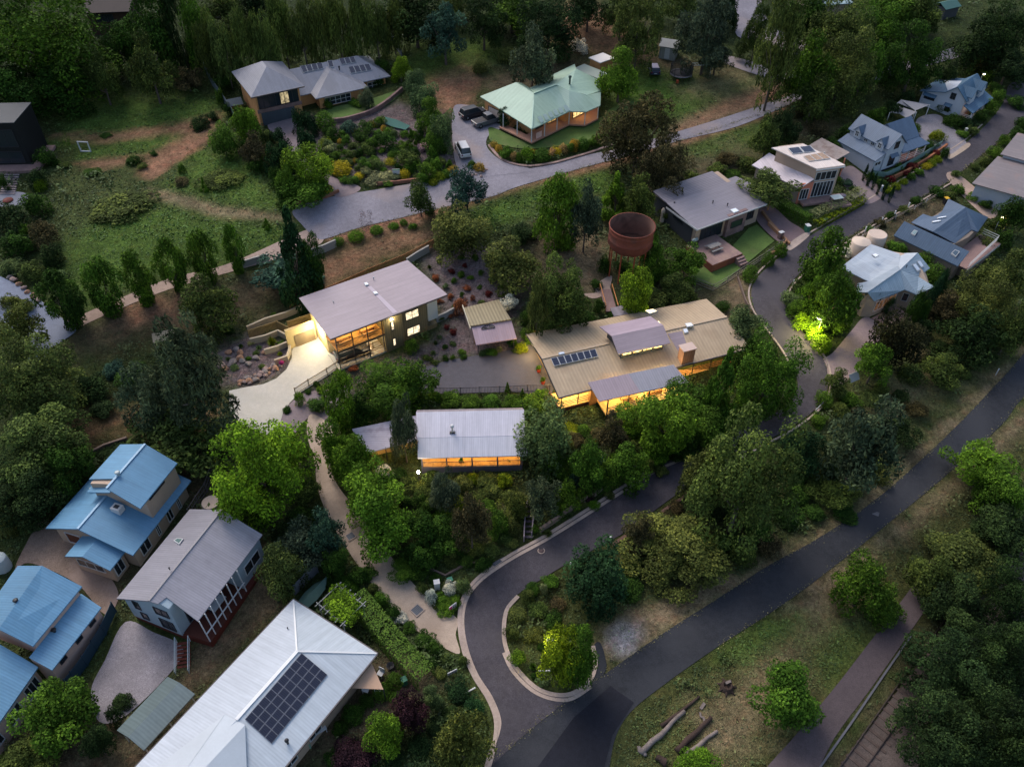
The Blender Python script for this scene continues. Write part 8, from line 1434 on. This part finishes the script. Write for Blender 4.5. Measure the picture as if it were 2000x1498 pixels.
# boxes, signs, posts
def boxthing(name,px,py,sx,sy,sz,m,label,cat,rz=0,cap=None,z=0):
    c=G(px,py); e=empty(name,(c[0],c[1],c[2]+z),rz,label,cat); MB().box(-sx/2,sx/2,-sy/2,sy/2,-.1,sz).build('cabinet',m,e,bevel=.02); MB().box(-sx/2-.03,sx/2+.03,-sy/2-.03,sy/2+.03,sz,sz+.05).build('lid',cap or m,e); return e
boxthing('utility_box',854,1148,.55,.5,1.1,FR_W,'white utility cabinet in the flower bed at the driveway corner','cabinet',.2); boxthing('utility_box',879,1136,.5,.45,.45,mat('green_box',K(60,130,110),.6,.05),'small green cabinet beside the white one in the flower bed','cabinet',.4)
boxthing('wheelie_bin',1575,452,.6,.7,1.05,mat('bin_green',K(50,110,90),.6,.05),'green wheelie bin with a pale lid at the mouth of the brown driveway','bin',.3,FR_W); boxthing('wheelie_bin',790,1334,.5,.5,.8,mat('bin_green',(.1,.1,.1)),'green box by the end of the long hedge','bin',.5); boxthing('wheelie_bin',1845,398,.6,.6,1.0,BLACKM,'dark bin with a yellow lid behind the navy roofed house','bin',.3,mat('yellow_lid',K(200,160,30),.6,.03))
boxthing('stone_pier',1523,466,.7,.5,1.1,W_STONE,'stone letterbox pier with a pale cap by the brown driveway','pier',.5,FR_W); boxthing('letterbox',1719,374,.35,.35,1.0,FR_W,'white letterbox at the mouth of the mauve driveway','letterbox',.4); boxthing('letterbox',1884,262,.35,.35,1.0,FR_W,'white letterbox below the upper white house','letterbox',.4); boxthing('letterbox',1978,270,.4,.35,1.0,FR_W,'white letterbox on the far side of the upper street','letterbox',.4)
def sign(px,py,w_,h_,z,rz,m,label,name='sign_board',tilt=0):
    c=G(px,py); e=empty(name,tuple(c),rz,label,'sign'); o=MB().box(-w_/2,w_/2,-.03,.03,z,z+h_).build('board',m,e); 
    for s in(-1,1): MB().box(s*w_*.38-.03,s*w_*.38+.03,-.02,.05,-.2,z).build('post',FR_D,e)
    return e,o
def textpart(e,txt,size,loc,m,name='lettering'):
    cu=bpy.data.curves.new(name,'FONT'); cu.body=txt; cu.size=size; cu.extrude=.004; cu.align_x='CENTER'; cu.space_line=.9; o=bpy.data.objects.new(name,cu); COL.objects.link(o); o.parent=e; o.location=loc; o.rotation_euler=(math.radians(90),0,0); cu.materials.append(m); return o
e,o=sign(775,348,1.1,1.0,.5,.1,FR_W,'white notice board with a green top band in the terraced garden by the road'); MB().box(-.55,.55,-.045,-.03,1.32,1.5).build('top_band',mat('sign_green',K(90,160,110),.6,.03),e)
e,o=sign(885,1192,.9,.75,.3,.75,FR_W,'small colourful sign board, magenta and yellow, in the flower bed by the driveway mouth'); MB().box(-.45,-.12,-.045,-.03,.65,1.05).build('magenta_panel',mat('magenta_disc',(.1,.1,.1)),e); MB().box(-.45,-.12,-.045,-.03,.3,.64).build('yellow_panel',mat('sign_yellow',K(215,180,90),.6,.03),e); 
for i in range(3): MB().box(-.05,.38,-.045,-.03,.85-.17*i,.92-.17*i).build('text_bar',mat('sign_grey',K(120,115,130),.6,.03),e)
e,o=sign(1672,755,1.5,1.1,.7,.5,mat('pale_board',K(165,170,178),.6,.05),'large pale board leaning among the shrubs below the rosy gravel yard'); o.rotation_euler=(math.radians(-35),0,0)
e,o=sign(884,1318,.95,.45,.35,.5,FR_W,'low white slatted number board by the street kerb near the hedge')
for i in range(3): MB().box(-.42+.3*i,-.18+.3*i,-.05,-.03,.42,.73).build('dark_panel',mat('sign_grey',(.1,.1,.1)),e)
def marker(px,py,h,label,r=.07,m=None):
    c=G(px,py); e=empty('marker_post',tuple(c),0,label,'post'); MB().tube([(0,0,-.2),(0,0,h)],r,8).build('post',m or FR_W,e); MB().tube([(0,0,h),(0,0,h+.06)],r*1.3,8).build('cap',FR_W,e)
marker(1191,1060,1.0,'white round marker post on the lower side of the street, nearer the large olive tree',.1); marker(1114,1108,.8,'white marker post on the lower side of the street, above the emerald tree',.08); marker(1944,733,1.1,'thin white marker post beside the lower road at the right',.06); marker(1548,558,.9,'white marker post at the inner bend of the street',.07)
for i,(x,y) in enumerate(((1688,456),(1720,438),(1745,425),(1772,409))): marker(x,y,1.1,'pale leaning bollard, %s from the left on the right side of the street'%ORD[i],.09)
c=G(1063,1310); b_=MB().box(-.55,.55,-.06,.06,0,.1).build('white_plank',FR_W); b_.location=tuple(c); tag(b_,'white plank lying on the mulch under the yellow green island tree','plank'); c=G(918,1350); b_=MB().bar((-.5,-.25,.05),(.5,.25,.3),.12).build('white_plank',FR_W); b_.location=tuple(c); tag(b_,'short white rail by the kerb opposite the island','plank')
# street lamp at the island, lamp at the hedge, lamp by the navy house, far lamp
def streetlamp(px,py,zh,watt,col,label,arm=(0,0),em=20,globe=.16,name='street_lamp',lightoff=(0,0,0)):
    c=P(px,py,zh); g_=g1(c[0],c[1]); e=empty(name,(c[0]-arm[0],c[1]-arm[1],g_),0,label,'lamp'); H=zh-g_
    MB().tube([(0,0,-.2),(0,0,H-.15),(arm[0]*.5,arm[1]*.5,H+.05),(arm[0],arm[1],H+.02)],.05,8).build('pole',GM,e); MB().box(arm[0]-.3,arm[0]+.3,arm[1]-.12,arm[1]+.12,H,H+.1).build('lamp_head',FR_W,e)
    MB().lathe([(0,-.1),(globe,-.04),(globe,.0),(0,.0)],(arm[0],arm[1],H),12).build('lamp_lens',mat('lens_%d'%em,(1,.85,.5),.5,0,emit=em),e)
    if watt:
        l=bpy.data.lights.new('lamp_light','POINT'); l.energy=watt; l.color=col; l.shadow_soft_size=.25; o=bpy.data.objects.new('lamp_light',l); COL.objects.link(o); o.parent=e; o.location=(arm[0]+lightoff[0],arm[1]+lightoff[1],H-.3+lightoff[2])
streetlamp(1074,1250,6.2,190,(1,.82,.35),'street lamp glowing inside the yellow green island tree',(-.3,0),8); streetlamp(1600,622,7.6,800,(1,.88,.35),'bright street lamp among the leaves of the hedge at the pale blue roofed house',(-.4,0),60,.22,lightoff=(-.7,-.9,-.6)); streetlamp(1958,424,7.0,60,(1,.7,.15),'small yellow lamp glowing in the dark tree right of the navy roofed house',(.2,0),30,.2); streetlamp(1922,145,11.0,40,(1,.85,.2),'small yellow lamp behind the upper white gabled house',(.2,0),20,.22)
# pergola with vine, covered boat, garden seats by the white house
c=G(672,1205); e=empty('pergola',tuple(c),-.65,'white pergola covered in bright green vine behind the long hedge','pergola')
for x in(-1.6,1.6):
    for y in(-1.3,1.3): MB().bar((x,y,-.2),(x,y,2.3),.1).build('post',FR_W,e)
k=MB(); 
for y in(-1.3,1.3): k.bar((-2,y,2.35),(2,y,2.35),.1)
for i in range(6): x=-1.7+i*.68; k.bar((x,-1.7,2.45),(x,1.7,2.45),.08)
k.build('beams',mat('grey_beams',K(130,135,138),.7,.05),e); o=bpy.data.objects.new('vine',proto(('bush',2))); COL.objects.link(o); o.parent=e; o.location=(.2,0,2.5); o.scale=(2.0,1.6,.45); o.color=tint('bright')
c=G(618,1162); e=empty('covered_boat',tuple(c),1.0,'small boat under a green cover behind the grey board fence','boat'); k=MB(); vs=[]; 
for x,w_,z in((-1.8,.65,.85),(-.6,.8,.95),(.7,.65,.95),(1.8,.06,1.0)): vs+=[(x,-w_*.5,.25),(x,-w_,.7),(x,0,z+.2),(x,w_,.7),(x,w_*.5,.25)]
fs=[(5*i+j,5*i+(j+1)%5,5*i+5+(j+1)%5,5*i+5+j) for i in range(3) for j in range(5)]+[(4,3,2,1,0),(15,16,17,18,19)]; k.add(vs,fs).build('cover',mat('green_tarp',K(75,105,100),.7,.08),e); MB().box(-1.5,1.2,-.3,.3,0,.28).build('cradle',BLACKM,e)
for (x,y,lb) in ((716,1350,'first white garden chair beside the tan shade sail'),(738,1350,'second white garden chair partly under the tan shade sail'),(744,1318,'white garden chair above the tan shade sail, near the hedge')):
    c=G(x,y); e=empty('garden_chair',tuple(c),random.uniform(0,6),lb,'chair'); MB().box(-.28,.28,-.28,.28,.4,.45).build('seat',FR_W,e); MB().box(-.28,.28,.25,.3,.45,.95).build('backrest',FR_W,e); [MB().box(a-.025,a+.025,d-.025,d+.025,0,.4).build('leg',FR_W,e) for a in(-.25,.25) for d in(-.25,.25)]
c=G(763,1303); e=empty('fire_bowl',tuple(c),0,'dark round bowl on the paving by the long hedge','bowl'); MB().lathe([(0,.05),(.2,.08),(.38,.4),(.34,.4),(.15,.15),(0,.13)],n=18).build('bowl',BLACKM,e)
c=G(628,1430); e=empty('garden_table',tuple(c),.6,'small white table beside the wall of the white hip roofed house','table'); MB().box(-.5,.5,-.3,.3,.65,.7).build('tabletop',FR_W,e); [MB().box(a-.03,a+.03,d-.03,d+.03,0,.65).build('leg',FR_W,e) for a in(-.42,.42) for d in(-.22,.22)]
boxthing('compost_bin',602,1455,.6,.6,.7,mat('pale_green_box',K(130,165,150),.6,.05),'pale green round lidded box by the white hip roofed house','bin')
# stepping slabs and round patio at the far left
e=empty('garden_stairs',tuple(G(22,360)),0,'pale slab steps leading up to the black house','stairs'); o0=G(22,360)
for i in range(9): c=G(24-i*1.1,343+i*4.6)-o0; MB().box(c[0]-1.1,c[0]+1.1,c[1]-.18,c[1]+.18,c[2]+.0,c[2]+.15).build('step',mat('pale_slab',K(120,112,120),.85,.1),e)
patch('round_patio',[(-20,385),(10,378),(40,376),(58,384),(50,398),(20,404),(-20,402)],mat('patio_slate',K(105,110,128),.8,.1,world=True),.07)
c=G(16,393); o=MB().lathe([(0,.3),(.7,.22),(.75,.1),(0,.0)],n=18).build('fire_pit',mat('rust_pit',K(95,42,36),.8,.1)); o.location=tuple(c); tag(o,'rusty red round fire pit on the slate patio at the left edge','fire pit')
# far shed near the top right and boat like greenhouse
c=G(1842,30); e=empty('far_shed',tuple(c),.5,'small grey shed with a teal roof in the clearing near the top right','shed'); MB().box(-2,2,-1.5,1.5,-.3,2).build('wall',W_DARK,e); MB().slab([(-2.3,-1.8,1.95),(2.3,-1.8,1.95),(2.3,0,2.8),(-2.3,0,2.8)],.08).build('roof',mat('teal_roof',K(60,100,98),.6,.08),e); MB().slab([(-2.3,0,2.8),(2.3,0,2.8),(2.3,1.8,1.95),(-2.3,1.8,1.95)],.08).build('roof',mat('teal_roof',(.1,.1,.1)),e)
c=G(326,675); e=empty('old_shelter',tuple(c),.4,'mossy grey flat roofed shelter in the gully left of the bright driveway','shelter'); MB().box(-1.3,1.3,-1,1,1.5,1.6).build('roof',mat('mossy_roof',K(92,92,86),.9,.2,1),e); [MB().box(a-.05,a+.05,d-.05,d+.05,-.2,1.5).build('post',OLDT,e) for a in(-1.2,1.2) for d in(-.9,.9)]
pl=G(770,238); o=patch('shade_cloth',[(752,232),(775,238),(802,250),(792,258),(768,252),(752,246)],mat('teal_cloth',K(40,88,84),.8,.1,world=True),.35,smooth=False,kind=None); tag(o,'teal shade cloth spread over a bed in the terraced garden','cloth')
c=G(708,212)
for i,(x,y,lb) in enumerate(((648,200,'left pale wooden chair in front of the long window of the garage house'),(674,196,'right pale wooden chair in front of the long window of the garage house'))):
    c=G(x,y); e=empty('garden_chair',(c[0],c[1],c[2]),.4,lb,'chair'); MB().box(-.3,.3,-.3,.3,.4,.46).build('seat',mat('pale_pine',K(190,160,140),.8,.05),e); MB().box(-.3,.3,.26,.32,.46,1.1).build('backrest',mat('pale_pine',(.1,.1,.1)),e); [MB().box(a-.03,a+.03,d-.03,d+.03,0,.4).build('leg',mat('pale_pine',(.1,.1,.1)),e) for a in(-.26,.26) for d in(-.26,.26)]
scatter_cover()
for o in list(COL.objects):
    if o.parent is None and 'category' in o and 'kind' not in o: o['kind']='thing'
